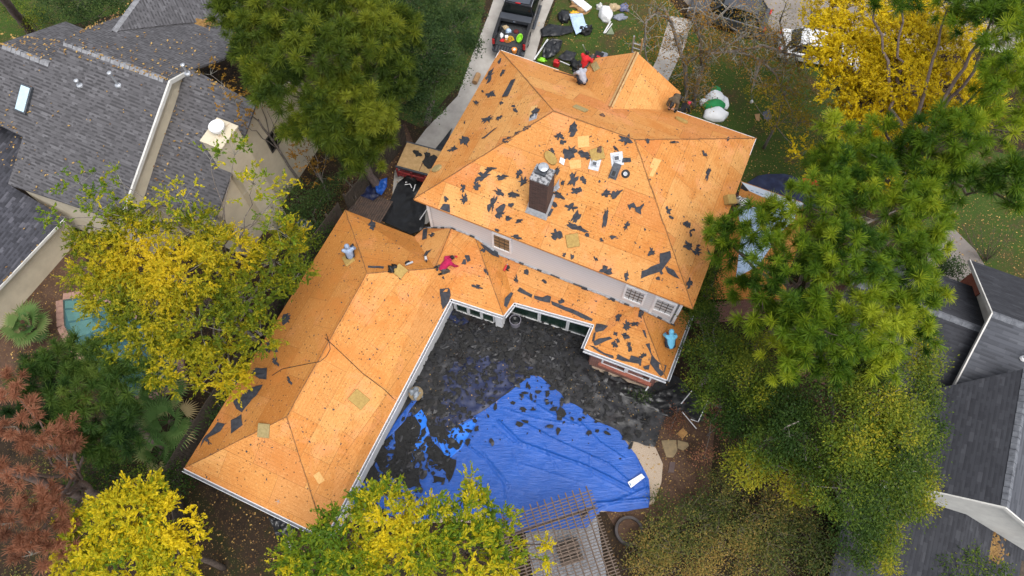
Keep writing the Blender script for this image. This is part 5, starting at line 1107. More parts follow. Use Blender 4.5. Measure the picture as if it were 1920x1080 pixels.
bedthing('rag', -.45, .35, REDC, 'red cloth by the truck tailgate', 'cloth', .3, .2, .1, 6)
bedthing('bag', -.6, .7, WHITE, 'white and grey plastic bag at the left of the truck bed', 'bag', .22, .36, .14, 7)
bedthing('bag', -.62, 1.0, BLACK, 'black bag along the left side of the truck bed', 'bag', .26, .5, .2, 8)
P = T(.42, -.3, .83); o = MB().lathe(P, [(.13, 0), (.15, .22), (.16, .24), (.13, .23)], 16).build('bucket', ORANGE); MB().lathe(P, [(.12, .2), (.06, .24), (.01, .25)], 12).build('contents', WHITE, o); tag(o, 'orange bucket on the lowered tailgate', 'bucket')
# ================================================================ parked cars
def car(name, P, ang, m, lab, suv=False):
    Yc = np.array([math.cos(ang), math.sin(ang), 0]); Xc = np.array([Yc[1], -Yc[0], 0]); P = np.array(P, float)*[1, 1, 0]
    q = lambda x, y, z: P+Xc*x+Yc*y+Z*z
    t = thing(name, lab, 'car', P); ax = (Xc, Yc, Z); hz = 1.05 if suv else .92; rz = 1.72 if suv else 1.42
    mb = MB(); mb.prism([q(-.9, y, z) for y, z in ((-2.3, .35), (-2.35, .7), (-2.2, hz), (1.0, hz), (2.1, hz-.16), (2.32, .65), (2.25, .35))], Xc*1.8); mb.build('body', m, t, bevel=.07)
    r0_, r1_ = (-2.05, 1.15) if suv else (-1.75, 1.15)
    lo_ = [q(-.82, r0_, hz-.02), q(.82, r0_, hz-.02), q(.82, r1_, hz-.02), q(-.82, r1_, hz-.02)]; hi_ = [q(-.62, r0_+.45, rz), q(.62, r0_+.45, rz), q(.62, r1_-.75, rz), q(-.62, r1_-.75, rz)]
    mb = MB(); mb.add(lo_+hi_, [(3, 2, 1, 0), (0, 1, 5, 4), (1, 2, 6, 5), (2, 3, 7, 6), (3, 0, 4, 7)]); mb.build('glasshouse', GLASS, t)
    mb = MB(); mb.prism([p+Z*.03 for p in hi_], Z*-.05)
    mb.build('roof', m, t, bevel=.02)
    for i in range(4): MB().tube([lo_[i], hi_[i]], .045, .04, 5).build('pillar', m, t)
    for s in (-1, 1):
        for yy in (-1.4, 1.4): w_ = MB().lathe(q(s*.82, yy, .33), [(.2, -.1), (.33, -.1), (.33, .08), (.22, .1)], 18, (Yc, Z, Xc*s)).build('wheel', BLACK, t); MB().lathe(q(s*.82, yy, .33), [(.21, .07), (.2, .105), (.03, .11)], 14, (Yc, Z, Xc*s)).build('rim', CHROME, w_)
        MB().box(q(s*.7, -2.3, hz-.14), (.36, .1, .16), ax).build('tail_light', TAIL, t, bevel=.02); MB().box(q(s*.68, 2.22, .68), (.36, .14, .14), ax).build('headlight', CHROME, t, bevel=.02); MB().box(q(s*.98, .75, hz+.05), (.16, .1, .12), ax).build('mirror', m, t, bevel=.02)
    return t
ca = at(1462, 78, .7); cb = at(1590, 100, .7); an = math.atan2(*(cb-ca)[[1, 0]])
car('car', ca+2.3*np.array([math.cos(an), math.sin(an), 0]), an, CARW, 'white car parked on the street under golden leaves')
ca = at(1425, 62, .6); an = math.radians(157); car('car', ca+1.6*np.array([math.cos(an), math.sin(an), 0])+np.array([-.2, .9, 0]), an, CARG, 'dark grey vehicle parked behind the bare front tree', True)
# dump trailer beside the left slope
td = (at(818, 291, 1.3)-at(773, 279, 1.3)); td /= np.linalg.norm(td); tn = np.cross(Z, td); tc_ = at(795, 300, 1.2); tax = (td, tn, Z)
DT = thing('dump_trailer', 'red framed trailer topped with two plywood sheets', 'trailer', tc_*[1, 1, 0])
for s in (-1, 1): MB().box(tc_+td*s*.63+Z*.02, (1.22, 1.5, .03), tax).build('plywood_sheet', WOODL, DT)
mb = MB()
for s in (-1, 1): mb.box(tc_+tn*s*.8-Z*.04, (2.6, .08, .12), tax)
mb.build('top_rail', STEELD, DT)
mb = MB(); mb.box(tc_-tn*.9-Z*.35, (2.5, .06, .12), tax); mb.box(tc_-Z*.75, (2.5, 1.7, .12), tax)
for x in (-1.2, -.4, .4, 1.2): mb.box(tc_-tn*.9+td*x-Z*.4, (.08, .07, .7), tax)
mb.build('frame', M('red_frame', (.30, .03, .03), (.12, .02, .02), .6, 4), DT)
for x in (-.5, .5): MB().lathe(tc_*[1, 1, 0]+td*x-tn*.95+Z*.35, [(.1, -.1), (.35, -.1), (.35, .1), (.1, .1)], 18, (td, Z, tn)).build('wheel', BLACK, DT)
for px, py, a_ in ((783, 287, 20), (808, 303, 38), (801, 289, 14)):
    pts = blob(px, py, a_*1.2, a_*.8, .4, r5, 12); P = [at(x, y, 1.25) for x, y in pts]
    tag(MB().prism(P, Z*-.012).build('felt_scrap', FELTD), f'{"large" if a_ > 30 else "medium" if a_ > 17 else "small"} black felt scrap on the trailer plywood', 'felt scrap', 'felt scraps on the trailer')
# log shaped tub on the driveway
tag(MB().tube([at(890, 155, .2), at(897, 139, .2)], .16, .16, 14).build('paper_roll', CARD), 'brown roll of building paper lying on the driveway', 'roll')
# ================================================================ yard clutter
def bag(px, py, sx, sy, sz, m, lab, cat, seed, rough=.5, name='trash_bag'): return lump(name, px, py, sx, sy, sz, m, lab, cat, seed, z=.02, rough=rough)
sheet('black_tarp', [(1013, 56), (1030, 45), (1058, 50), (1075, 48), (1074, 62), (1050, 68), (1016, 70)], .12, BPLAS, .1, .08, 1.4, label='flat dark tarp on the lawn beside the light blue sheet', cat='tarp', seed=31, crumple=.07)
bag(1057, 32, .7, 1.0, .35, BPLAS, 'black bag at the left of the light blue sheet', 'bag', 5)
sheet('black_tarp', [(1016, 108), (1020, 88), (1034, 76), (1055, 78), (1050, 96), (1040, 108), (1026, 112)], .15, BPLAS, .09, .14, 1.6, label='crumpled black plastic heap on lawn by the pole', cat='tarp', seed=32, crumple=.14)
sheet('black_tarp', [(1046, 108), (1062, 94), (1081, 101), (1074, 116), (1056, 114)], .12, BPLAS2, .09, .08, 1.6, label='smaller black plastic heap nearest the red gas can', cat='tarp', seed=33, crumple=.08)
sheet('plastic_sheet', [(1067, 26), (1092, 27), (1098, 45), (1106, 50), (1080, 66), (1074, 50)], .2, PALEB, .09, .1, 1.5, label='light blue plastic sheet heaped on the lawn', cat='sheet', seed=34, crumple=.09)
bag(1098, 58, .7, .6, .35, BLACK, 'dark green and black bag in front of the light blue sheet', 'bag', 9, .8)
bag(1077, 26, .5, .35, .2, YEL, 'yellow orange bag above the light blue sheet', 'bag', 10, .6)
bag(1092, 21, .9, .5, .25, CARD, 'brown cardboard heap above the light blue sheet', 'cardboard', 11, .6, 'cardboard_heap')
o = MB().box(at(1088, 5, .25), (1.5, .5, .12), (U*.92-V*.4, V*.92+U*.4, Z)).build('white_panel', WHITE, bevel=.02); tag(o, 'white panel on brown cardboard at the top edge', 'panel')
bag(1083, 10, .9, .5, .2, CARD, 'torn brown cardboard under the white panel', 'cardboard', 12, .7, 'cardboard_heap')
bag(1135, 30, .8, 1.0, .6, WHITE, 'plump white plastic bag on the lawn', 'bag', 13, .3)
bag(1124, 14, .4, .4, .3, M('clear_plastic', (.5, .5, .48), None, .5), 'small clear plastic bag behind the white bag', 'bag', 14, .6)
bag(1150, 16, .8, .5, .3, TAN, 'tan paper bag right of the white bag', 'bag', 15, .5)
bag(1170, 17, .6, .5, .3, M('blue_cloth', (.05, .07, .2), (.2, .2, .25), .8, 9), 'blue and grey cloth right of the tan bag', 'cloth', 16, .6, 'cloth')
bag(1161, 33, .8, .5, .15, M('grey_cloth', (.22, .24, .28), (.15, .16, .2), .9, 8), 'grey blanket on the lawn below the blue cloth', 'blanket', 17, .5, 'blanket')
pole('board', [(1132, 62, .06), (1145, 40, .5)], .045, WHITE, 'white stick leaning on the lawn, left of two', 'stick'); pole('board', [(1135, 62, .06), (1148, 44, .4)], .035, WHITE, 'white stick on the lawn, right of two', 'stick')
o = MB().prism([at(1137, 64, .1), at(1152, 64, .1), at(1146, 50, .45)], Z*-.02).build('folded_net', M('net_green', (.25, .3, .2), None, .9)); tag(o, 'pale green triangular net by the white sticks', 'net')
pole('gutter_length', [(1001, 112, .06), (1027, 74, .06)], .05, WTRIM, 'long white gutter length lying on the lawn', 'gutter')
pole('board', [(1044, 112, .06), (1068, 122, .06)], .03, WTRIM, 'thin white strip on the lawn near the red gas can', 'strip')
P = at(1043, 123, 0); gc = thing('gas_can', 'red gas can on the lawn behind the eave', 'gas can', P); MB().box(P+Z*.2, (.34, .3, .4), (U, V, Z)).build('body', RED, gc, bevel=.06); MB().tube([P+Z*.4-V*.1, P+Z*.48, P+Z*.4+V*.1], .025, .025, 6).build('handle', RED, gc); MB().tube([P+Z*.4+U*.1, P+Z*.55+U*.2], .03, .02, 6).build('spout', BLACK, gc)
bag(1016, 114, .5, .3, .2, GREENL, 'lime green bag on the lawn by the eave', 'bag', 18, .6)
o = MB().box(at(1122, 106, .35), (.5, .5, .3), (U, V, Z)).build('tool_case', BLACK, bevel=.03); tag(o, 'black tool case by the front gable edge', 'tool case'); mb = MB(); mb.box(at(1122, 106, .51), (.2, .12, .02), (U, V, Z)); mb.build('lid_label', RED, o)
o = MB().box(at(1132, 105, .25), (.4, .34, .3), (U, V, Z)).build('tool_case', M('grey_case', (.22, .23, .27), None, .6), bevel=.03); tag(o, 'grey tool case right of the black one', 'tool case')
pole('shovel_handle', [(1098, 96, .2), (1093, 84, 1.2)], .025, PALE, 'pale shovel handle standing by the red shirted worker', 'handle')
lump('hose_bundle', 1079, 124, .5, .7, .25, BLACK, 'tangled black hose bundle on the front valley', 'hose', 22, rough=1.0)
P, a, b, n = rf(1070, 140); mb = MB()
for i in range(6): p_ = P+a*rnd.uniform(-.7, .5)+b*rnd.uniform(-.3, .3); mb.box(p_+n*.02, (.5*rnd.random()+.2, .06, .02), (a*.9+b*.3, b*.9-a*.3, n))
tag(mb.build('shingle_pile', M('brown_strip', (.10, .05, .035), None, .9)), 'dark brown shingle strips beside the grey shirted worker', 'shingles')
# deflated snowman on the lawn
SN = thing('inflatable_snowman', 'deflated white snowman yard inflatable with green hat and scarf', 'yard inflatable', at(1338, 200, 0))
SNW = M('inflatable_white', (.80, .82, .84), (.70, .72, .75), .55, 2.5)
def snl(name, px, py, sx, sy, sz, m, seed, z=.03):
    o = lump(name, px, py, sx, sy, sz, m, None, None, seed, z=z, rough=.16); setpar(o, SN); return o
snl('body', 1341, 217, 1.35, .95, .5, SNW, 2); snl('head', 1340, 185, 1.0, .85, .5, SNW, 3); snl('arm', 1319, 194, .5, .5, .3, SNW, 4); snl('arm', 1359, 194, .42, .9, .3, SNW, 5)
snl('scarf', 1337, 201, 1.3, .62, .55, GREEN, 6); snl('hat', 1341, 173, .55, .42, .45, GREEN, 7, .1)
for dx in (-4, 5): snl('eye', 1340+dx, 184, .07, .07, .06, BLACK, 8, .42)
o = MB().prism([at(1415, 214, .06), at(1425, 213, .06), at(1424, 227, .06), at(1418, 226, .06)], Z*-.03).build('cardboard_piece', CARD); tag(o, 'flat tan cardboard piece on the lawn under yellow leaves', 'cardboard')
sheet('tarp_piece', [(1430, 210), (1442, 205), (1448, 218), (1442, 228), (1432, 222)], .08, M('slate_sheet', (.09, .10, .125), None, .6), .09, .04, 1.5, label='slate grey plastic piece beside tan cardboard on lawn', cat='sheet', seed=41)
o = lump('ball', 1409, 192, .2, .2, .2, WHITE, 'small white ball on the lawn', 'ball', 3, z=.02, rough=0)
pole('pipe', [(540, 1013, .2), (545, 1030, .25)], .05, WHITE, 'white pipe elbow beside the black bag under the wing end', 'pipe')
bag(572, 425, .8, .6, .6, M('ac_grey', (.3, .33, .37), (.18, .2, .23), .6, 8), 'grey covered box among shrubs by the cream house', 'box', 25, .15, 'covered_box')
# ================================================================ people
POSE = {
 'crouch': dict(pel=(-.12, 0, .40), che=(.16, 0, .64), nec=(.29, 0, .75), hea=(.40, 0, .82), kne=(.22, .17, .45), ank=(-.02, .14, .09), toe=(.17, .16, .04), sho=(.20, .19, .70), elb=(.38, .25, .45), wri=(.53, .13, .20)),
 'bend': dict(pel=(-.18, 0, .80), che=(.17, 0, .95), nec=(.34, 0, .93), hea=(.46, 0, .89), kne=(.0, .13, .45), ank=(-.08, .13, .09), toe=(.12, .15, .04), sho=(.25, .19, .94), elb=(.33, .24, .66), wri=(.43, .14, .40)),
 'sit': dict(pel=(-.05, 0, .22), che=(.03, 0, .60), nec=(.07, 0, .74), hea=(.12, 0, .88), kne=(.36, .16, .40), ank=(.52, .14, .08), toe=(.70, .15, .05), sho=(.05, .20, .68), elb=(.17, .27, .45), wri=(.38, .17, .36)),
 'kneel': dict(pel=(-.22, 0, .40), che=(.13, 0, .60), nec=(.29, 0, .67), hea=(.41, 0, .68), kne=(.12, .15, .08), ank=(-.34, .13, .08), toe=(-.50, .13, .04), sho=(.18, .19, .66), elb=(.30, .26, .36), wri=(.50, .18, .12)),
}
def cap_mesh(segs, voxel, name, m, parent):
    mb = MB()
    for a, ra, b, rb_ in segs:
        a, b = np.array(a, float), np.array(b, float); t = b-a; L = np.linalg.norm(t); t = t/L if L > 1e-6 else Z
        x = np.cross(t, (0, 0, 1) if abs(t[2]) < .9 else (1, 0, 0)); x /= np.linalg.norm(x); y = np.cross(t, x)
        pr = [(ra*math.cos(f), -ra*math.sin(f)) for f in (1.4, .9, .4)]+[(ra, 0)]+[(rb_, L)]+[(rb_*math.cos(f), L+rb_*math.sin(f)) for f in (.4, .9, 1.4)]
        mb.lathe(a, pr, 10, (x, y, t))
    me = bpy.data.meshes.new('tmp'); me.from_pydata(mb.v, [], mb.f)
    o = bpy.data.objects.new('tmp', me); COL.objects.link(o)
    md = o.modifiers.new('r', 'REMESH'); md.mode = 'VOXEL'; md.voxel_size = voxel
    sm = o.modifiers.new('s', 'SMOOTH'); sm.iterations = 2
    dg = bpy.context.evaluated_depsgraph_get(); me2 = bpy.data.meshes.new_from_object(o.evaluated_get(dg)); me2.name = name; me2.materials.clear()
    bpy.data.objects.remove(o); bpy.data.meshes.remove(me)
    return link(name, me2, m, parent, True)
def person(px, py, tpx, pose, shirt, pants, lab, hat=None, hood=False, lean=0., gloves=None, reach=None, zb=None, sc=1.0, hatname='cap'):
    J = {k: np.array(v, float)*sc for k, v in POSE[pose].items()}
    h = hit(px, py); z0 = h[1][2] if h else (zb or 0)
    tz = z0+J['che'][2]*.8
    c = at(px, py, tz); d = at(*tpx, tz)-c; d[2] = 0; d /= np.linalg.norm(d); l_ = np.cross(Z, d)
    org = c-d*.05; org[2] = roofz(org[0], org[1], z0) if zb is None else zb
    def w_(p, s=1): return org+d*p[0]+l_*p[1]*s+Z*p[2]
    def g_(p, s=1, low=False):
        q = w_(p, s)
        if zb is None: q[2] += (roofz(q[0], q[1], org[2])-org[2])
        return q
    t = thing('person', lab, 'person', org)
    pel, che, nec, hea = w_(J['pel']), w_(J['che']), w_(J['nec']), w_(J['hea'])
    if pose in ('kneel', 'crouch', 'sit'): 
        pass
    body, top, leg, shoe, glv = [], [], [], [], []
    body += [(pel, .14, che, .15), (che, .12, nec, .055), (nec, .055, hea, .06), (hea, .095, hea+Z*.05, .09), (hea+d*.06-Z*.02, .05, hea+d*.07-Z*.05, .04), (hea+d*.10, .016, hea+d*.115-Z*.02, .016)]
    for s in (-1, 1): body.append((hea+l_*s*.092, .018, hea+l_*s*.095+Z*.02, .018))
    top += [(pel+(che-pel)*.05, .165, che, .185), (che, .15, nec, .085)]
    for s in (-1, 1):
        kn, an, to = g_(J['kne'], s), g_(J['ank'], s), g_(J['toe'], s); hip = pel+l_*s*.09*sc; sh = w_(J['sho'], s); el = w_(J['elb'], s); wr = g_(J['wri'], s)
        if reach and s == reach[0]: wr = w_(reach[1]); el = (sh+wr)/2+Z*.02
        if zb is None:
            el[2] = max(el[2], roofz(el[0], el[1], el[2]-1)+.08)
        body += [(hip, .085, kn, .06), (kn, .058, an, .042), (an, .04, to, .035), (che+l_*s*.1, .09, sh, .06), (sh, .052, el, .042), (el, .04, wr, .028)]
        leg += [(pel, .15, hip, .125), (hip, .118, kn, .085), (kn, .082, an, .062)]
        top += [(che+l_*s*.06, .15, sh, .092), (sh, .085, el, .068), (el, .066, wr*.9+el*.1, .046)]
        shoe += [(an-Z*.02, .058, to, .05)]
        f = wr-el; f /= np.linalg.norm(f); side = np.cross(f, Z); side = side/np.linalg.norm(side) if np.linalg.norm(side) > .1 else d; up_ = np.cross(side, f)
        pa = wr+f*.07; hand = [(wr, .032, pa, .036)]
        for i, ln_ in enumerate((.062, .075, .07, .055)):
            b0_ = pa+side*(i-1.5)*.021+f*.01; m_ = b0_+f*ln_*.55-up_*.006; e_2 = m_+f*ln_*.4-up_*.028; hand += [(b0_, .0105, m_, .01), (m_, .01, e_2, .0085)]
        th0 = wr+f*.03-side*.035*s*-1; hand += [(wr+f*.03, .02, th0+side*.012*s, .013), (th0+side*.012*s, .012, th0+side*.03*s+f*.04-up_*.01, .01)]
        body += hand; glv += [(a, ra+.008, b, rb_+.007) for a, ra, b, rb_ in hand]
    cap_mesh(body, .0105, 'body', SKIN, t)
    cap_mesh(top, .018, 'shirt', shirt, t); cap_mesh(leg, .018, 'trousers', pants, t); cap_mesh(shoe, .016, 'shoes', BLACK, t)
    if gloves: cap_mesh(glv, .0105, 'gloves', gloves, t)
    if hood: cap_mesh([(nec, .10, hea+Z*.01-d*.02, .125), (hea+Z*.03-d*.02, .125, hea+Z*.05-d*.03, .115)], .014, 'hood', shirt, t)
    elif hat: cap_mesh([(hea+Z*.045, .112, hea+Z*.07, .10), (hea+Z*.05+d*.08, .06, hea+Z*.04+d*.15, .05)], .013, hatname, hat, t)
    else: cap_mesh([(hea+Z*.035-d*.015, .108, hea+Z*.06-d*.02, .098)], .013, 'hair', HAIR, t)
    for s in (-1, 1): MB().lathe(hea+d*.088+l_*s*.032+Z*.015, [(.004, -.004), (.012, 0), (.004, .006)], 8, (l_, Z, d)).build('eye', BLACK, t)
    return t
GREYC = M('grey_shirt', (.36, .37, .42), (.26, .27, .31), .9, 9); JEANS = M('dark_jeans', (.035, .04, .06), (.02, .023, .035), .9, 10); GRAYP = M('grey_trousers', (.075, .07, .065), (.05, .046, .043), .9, 9)
LBLUE = M('light_blue_hoodie', (.30, .37, .50), (.20, .26, .37), .9, 9); SKYB = M('sky_blue_shirt', (.18, .52, .74), (.13, .42, .62), .9, 8); CRIM = M('crimson_shirt', (.42, .01, .075), (.30, .008, .055), .9, 9)
OLIV = M('olive_brown_shirt', (.10, .075, .045), (.06, .045, .03), .9, 9); KHAKI = M('khaki_trousers', (.19, .15, .10), None, .9); PINK = M('pink_red_cap', (.65, .05, .09), None, .7)
mp_, mnt, mpp = newmat('checked_shirt'); tcx = nd(mnt, 'ShaderNodeTexCoord').outputs['Object']; ck = nd(mnt, 'ShaderNodeTexChecker', i_Vector=tcx, i_Scale=14.); ck.inputs[1].default_value = (.75, .75, .75, 1); ck.inputs[2].default_value = (.05, .05, .06, 1); mnt.links.new(ck.outputs[0], mpp.inputs['Base Color']); CHECK = mp_
person(1091, 150, (1083, 135), 'crouch', GREYC, JEANS, 'person in grey shirt and black cap crouching by the front gable valley', hat=BLACK)
person(1098, 114, (1112, 100), 'sit', REDC, GRAYP, 'person in bright red shirt sitting at the front gable edge', hat=None)
person(655, 474, (652, 455), 'sit', LBLUE, JEANS, 'person in light blue hoodie sitting on a foam pad on the wing', hood=True, gloves=JEANS)
person(837, 493, (851, 483), 'kneel', CRIM, GRAYP, 'person in crimson shirt bending over the bay roof', gloves=RED, reach=(1, (.62, .12, .34)))
person(1258, 640, (1256, 622), 'crouch', SKYB, JEANS, 'person in sky blue shirt crouching at the corner roof edge', gloves=RED, hood=True)
person(1266, 190, (1258, 202), 'bend', OLIV, BLACK, 'person in dark olive shirt bending low at the right gable edge', hat=BLACK)
person(1281, 204, (1294, 196), 'kneel', M('black_jacket', (.02, .02, .022), None, .9), BLACK, 'person in black clothes with pink red cap at the gable edge', hat=PINK)
person(1392, 379, (1380, 382), 'kneel', CHECK, JEANS, 'person in checked shirt and tan cap kneeling on the side extension', hat=TAN, gloves=RED)
# ================================================================ trees and plants
R = np.random.default_rng(21)
def blobs3(bl, zoff=0.):
    out = []
    for b in bl:
        x, y, rp, z = b[:4]; C = at(x, y, z+zoff); out.append((C, rp*depth(C)/F))
    return out
def unit(n):
    v = R.normal(size=(n, 3)); return v/np.linalg.norm(v, axis=1)[:, None]
def clusters(bl, per_m2=2.2, zsq=.75, up=.35, shell=(.55, 1.0)):
    cs, ns = [], []
    for C, r in bl:
        n = max(3, int(per_m2*4*math.pi*r*r*.6)); u = unit(n); u[:, 2] = np.where(u[:, 2] < -.35, -u[:, 2], u[:, 2]); k = R.uniform(shell[0], shell[1], n)**.7
        p = C+u*(k*r)[:, None]*np.array([1, 1, zsq]); cs.append(p); ns.append(u+np.array([0, 0, up]))
    return np.concatenate(cs), np.concatenate(ns)
def fnoise(P, f, s=0.): return np.array([noise.noise(Vector((p[0]*f+s, p[1]*f, p[2]*f))) for p in P])
def leafy(cs, ns, nleaf, spread, size, tbase=.45, tvar=.28, tn=.45, seed=0., narrow=.5, droop=.0, spray=False):
    n = len(cs); t = tbase+tn*fnoise(cs, .35, seed)+R.normal(0, .17, n)
    ci = np.repeat(np.arange(n), nleaf); N = len(ci)
    if spray:     # leaves strung along short twigs in a star
        rad = unit(n*4).reshape(n, 4, 3); k = R.integers(0, 4, N); dirv = rad[ci, k]+ns[ci]*.4; dirv[:, 2] *= .6
        P = cs[ci]+dirv*(R.uniform(.05, 1, N)*spread*1.5)[:, None]+R.normal(0, spread*.12, (N, 3))
    else:
        P = cs[ci]+R.normal(0, 1, (N, 3))*spread*np.array([1, 1, .6]); dirv = P-cs[ci]
    nn = unit(N)*.75+np.array([0, 0, 1.]); nn /= np.linalg.norm(nn, axis=1)[:, None]
    a = dirv+unit(N)*.25*spread; a -= nn*(a*nn).sum(1)[:, None]; a /= np.linalg.norm(a, axis=1)[:, None]+1e-9; b = np.cross(nn, a)
    s = size*R.uniform(.6, 1.25, N); L = a*s[:, None]; Wd = b*(s*narrow)[:, None]
    q = np.stack([P-L*.5, P+Wd*.5-nn*(s*.10)[:, None], P+L*.6-np.array([0, 0, 1])*(s*droop)[:, None], P-Wd*.5-nn*(s*.10)[:, None]], 1).reshape(-1, 3)
    tt = np.clip(t[ci]+R.normal(0, tvar, N), 0, 1); return q, np.repeat(tt, 4)
def needles(cs, ns, nn_=34, ln_=.26, wd=.018, tbase=.45, tn=.5, seed=0.):
    n = len(cs); t = tbase+tn*fnoise(cs, .4, seed)+R.normal(0, .2, n); ci = np.repeat(np.arange(n), nn_); N = len(ci)
    ax = ns/np.linalg.norm(ns, axis=1)[:, None]; d = unit(N)+ax[ci]*.6; d /= np.linalg.norm(d, axis=1)[:, None]
    sz = R.uniform(.75, 1.25, n)[ci]; L = ln_*R.uniform(.75, 1.15, N)*sz; base = cs[ci]+ax[ci]*(R.uniform(-.16, .06, N)*sz)[:, None]
    sd_ = np.cross(d, unit(N)); sd_ /= np.linalg.norm(sd_, axis=1)[:, None]; w2 = wd*.5
    tip = base+d*L[:, None]-np.array([0, 0, .05])*(L/ln_)[:, None]
    q = np.stack([base-sd_*w2, base+sd_*w2, tip+sd_*w2*.5, tip-sd_*w2*.5], 1).reshape(-1, 3)
    tl = np.clip(t[ci]+R.normal(0, .12, N), 0, 1); return q, np.repeat(tl, 4)
def limb(mb, a, b, r0, r1, sag=0., k=6, wob=.12):
    a, b = np.array(a, float), np.array(b, float); L = np.linalg.norm(b-a); n = max(3, int(L/.7)+2)
    pts = [a+(b-a)*i/(n-1)+(R.normal(0, wob*L*.12, 3) if 0 < i < n-1 else 0)+Z*sag*math.sin(math.pi*i/(n-1)) for i in range(n)]
    mb.tube(pts, r0, r1, k); return pts
def tree(name, lab, cat, bl, mat, base=None, kind='leaf', bark=None, r=.18, per=2.2, nleaf=40, spread=.34, size=.15, tb=.45, tn=.6, tv=.11, narrow=.55, twigs=.4, spray=False, group=None, zsq=.75, shell=(.5, 1.), nn_=34, ln_=.27, wd=.02, droop=0., twm=None, top=.75):
    B = blobs3(bl); ctr = np.mean([c for c, _ in B], 0)
    base = np.array([ctr[0], ctr[1], 0.]) if base is None else (at(*base, 0) if len(base) == 2 else np.array(base, float))
    t = thing(name, lab, cat, base, group)
    cs, ns = clusters(B, per, zsq, shell=shell); sd_ = float(R.random()*90)
    if kind == 'pine': q, ti = needles(cs, ns, nn_, ln_, wd, tb, tn, sd_)
    else: q, ti = leafy(cs, ns, nleaf, spread, size, tb, tv, tn, sd_, narrow, droop, spray)
    link('crown', arrmesh('crown', q, 4, ti), mat, t)
    mb = MB(); zt = max(c[2] for c, _ in B); tp = np.array([ctr[0], ctr[1], min(ctr[2], zt)*top+.1]); limb(mb, base-Z*.1, tp, r, r*.55, 0, 8, .05)
    for C, rr_ in B:
        f = R.uniform(.55, 1.0); s = base+(tp-base)*f; limb(mb, s, C, r*.36, r*.12, .1*rr_)
    nb = len(cs); pick = R.random(nb) < twigs; owner = []
    Cs = np.array([c for c, _ in B])
    tw = MB()
    for p in cs[pick]:
        c = Cs[np.argmin(((Cs-p)**2).sum(1))]; limb(tw, c, p, r*.10, r*.035, 0, 4)
    mb.build('trunk', bark or BARK, t, True)
    if tw.v: tw.build('twigs', twm or bark or BARK, t, True)
    return t
tree('pine_tree', 'tall olive green pine beside the driveway left of the main roof', 'pine tree', [(480, 70, 62, 9.5), (560, 30, 85, 10), (650, 20, 75, 10), (700, 90, 75, 9.5), (600, 110, 85, 10.5), (640, 190, 75, 9), (600, 235, 65, 8.5), (690, 215, 60, 8.5), (735, 150, 50, 8.5), (530, 170, 60, 9.5), (650, 260, 48, 7.5), (740, 60, 60, 9), (690, 285, 40, 6), (665, 300, 36, 6.5), (720, 255, 36, 6), (500, 130, 50, 9.5), (440, 20, 50, 9.5), (560, 250, 35, 8)], L_PINEY, (705, 352), 'pine', TRUNKM, .24, 4.0, nn_=108, ln_=0.37, wd=0.0251, tb=.5, tn=.75, twigs=.1, shell=(.2, 1.), zsq=.9)
tree('pine_tree', 'largest pine, bright green tufts over the right side yard', 'pine tree', [(1430, 420, 62, 10), (1365, 455, 48, 9), (1340, 430, 28, 8.5), (1540, 400, 90, 11), (1620, 340, 75, 11), (1700, 400, 72, 11), (1480, 510, 82, 11), (1580, 490, 90, 12), (1680, 500, 80, 11.5), (1430, 590, 62, 10), (1520, 610, 90, 11.5), (1620, 610, 88, 11.5), (1700, 580, 58, 11), (1480, 680, 55, 10), (1560, 320, 55, 10), (1390, 530, 40, 9), (1740, 460, 42, 10.5), (1560, 680, 50, 10), (1755, 400, 32, 10.5), (1735, 540, 42, 10.5), (1720, 620, 42, 10), (1650, 670, 46, 10), (1660, 300, 46, 10.5), (1720, 335, 46, 11)], L_PINE, (1420, 655), 'pine', TRUNKM, .28, 3.8, nn_=118, ln_=0.32, wd=0.0207, tb=.48, tn=.8, twigs=.1, shell=(.2, 1.), zsq=.9)
tree('pine_tree', 'pine at the top right corner with long needles over golden leaves', 'pine tree', [(1650, 240, 30, 11), (1570, 240, 34, 11), (1710, 275, 40, 11), (1780, 260, 70, 12), (1800, 330, 60, 11), (1740, 330, 45, 11), (1860, 60, 80, 13), (1885, 150, 60, 13), (1850, 240, 55, 12), (1890, 330, 45, 12), (1690, 10, 34, 12), (1640, 8, 20, 11), (1775, 20, 40, 12), (1610, 285, 42, 10), (1550, 290, 35, 9.5), (1915, 230, 40, 12), (1865, 365, 26, 11.5), (1905, 385, 22, 11.5), (1880, 0, 70, 13), (1840, 165, 34, 12)], L_PINE, (1690, 345), 'pine', TRUNKM, .3, 3.2, nn_=112, ln_=0.37, wd=0.0207, tb=.40, tn=.75, twigs=.15, shell=(.2, 1.), zsq=.9)
tree('pine_tree', 'soft dark green pine in the lower left beside the pool', 'pine tree', [(110, 690, 55, 7), (180, 665, 55, 7), (235, 715, 62, 7), (150, 755, 70, 7), (240, 795, 60, 6.5), (65, 700, 45, 7), (195, 835, 55, 5.5), (115, 800, 50, 6.5), (60, 760, 50, 6.5)], L_PINED, (330, 850), 'pine', TRUNKM, .22, 3.8, nn_=112, ln_=0.33, wd=0.0232, tb=.45, tn=.7, twigs=.1, shell=(.2, 1.), zsq=.9)
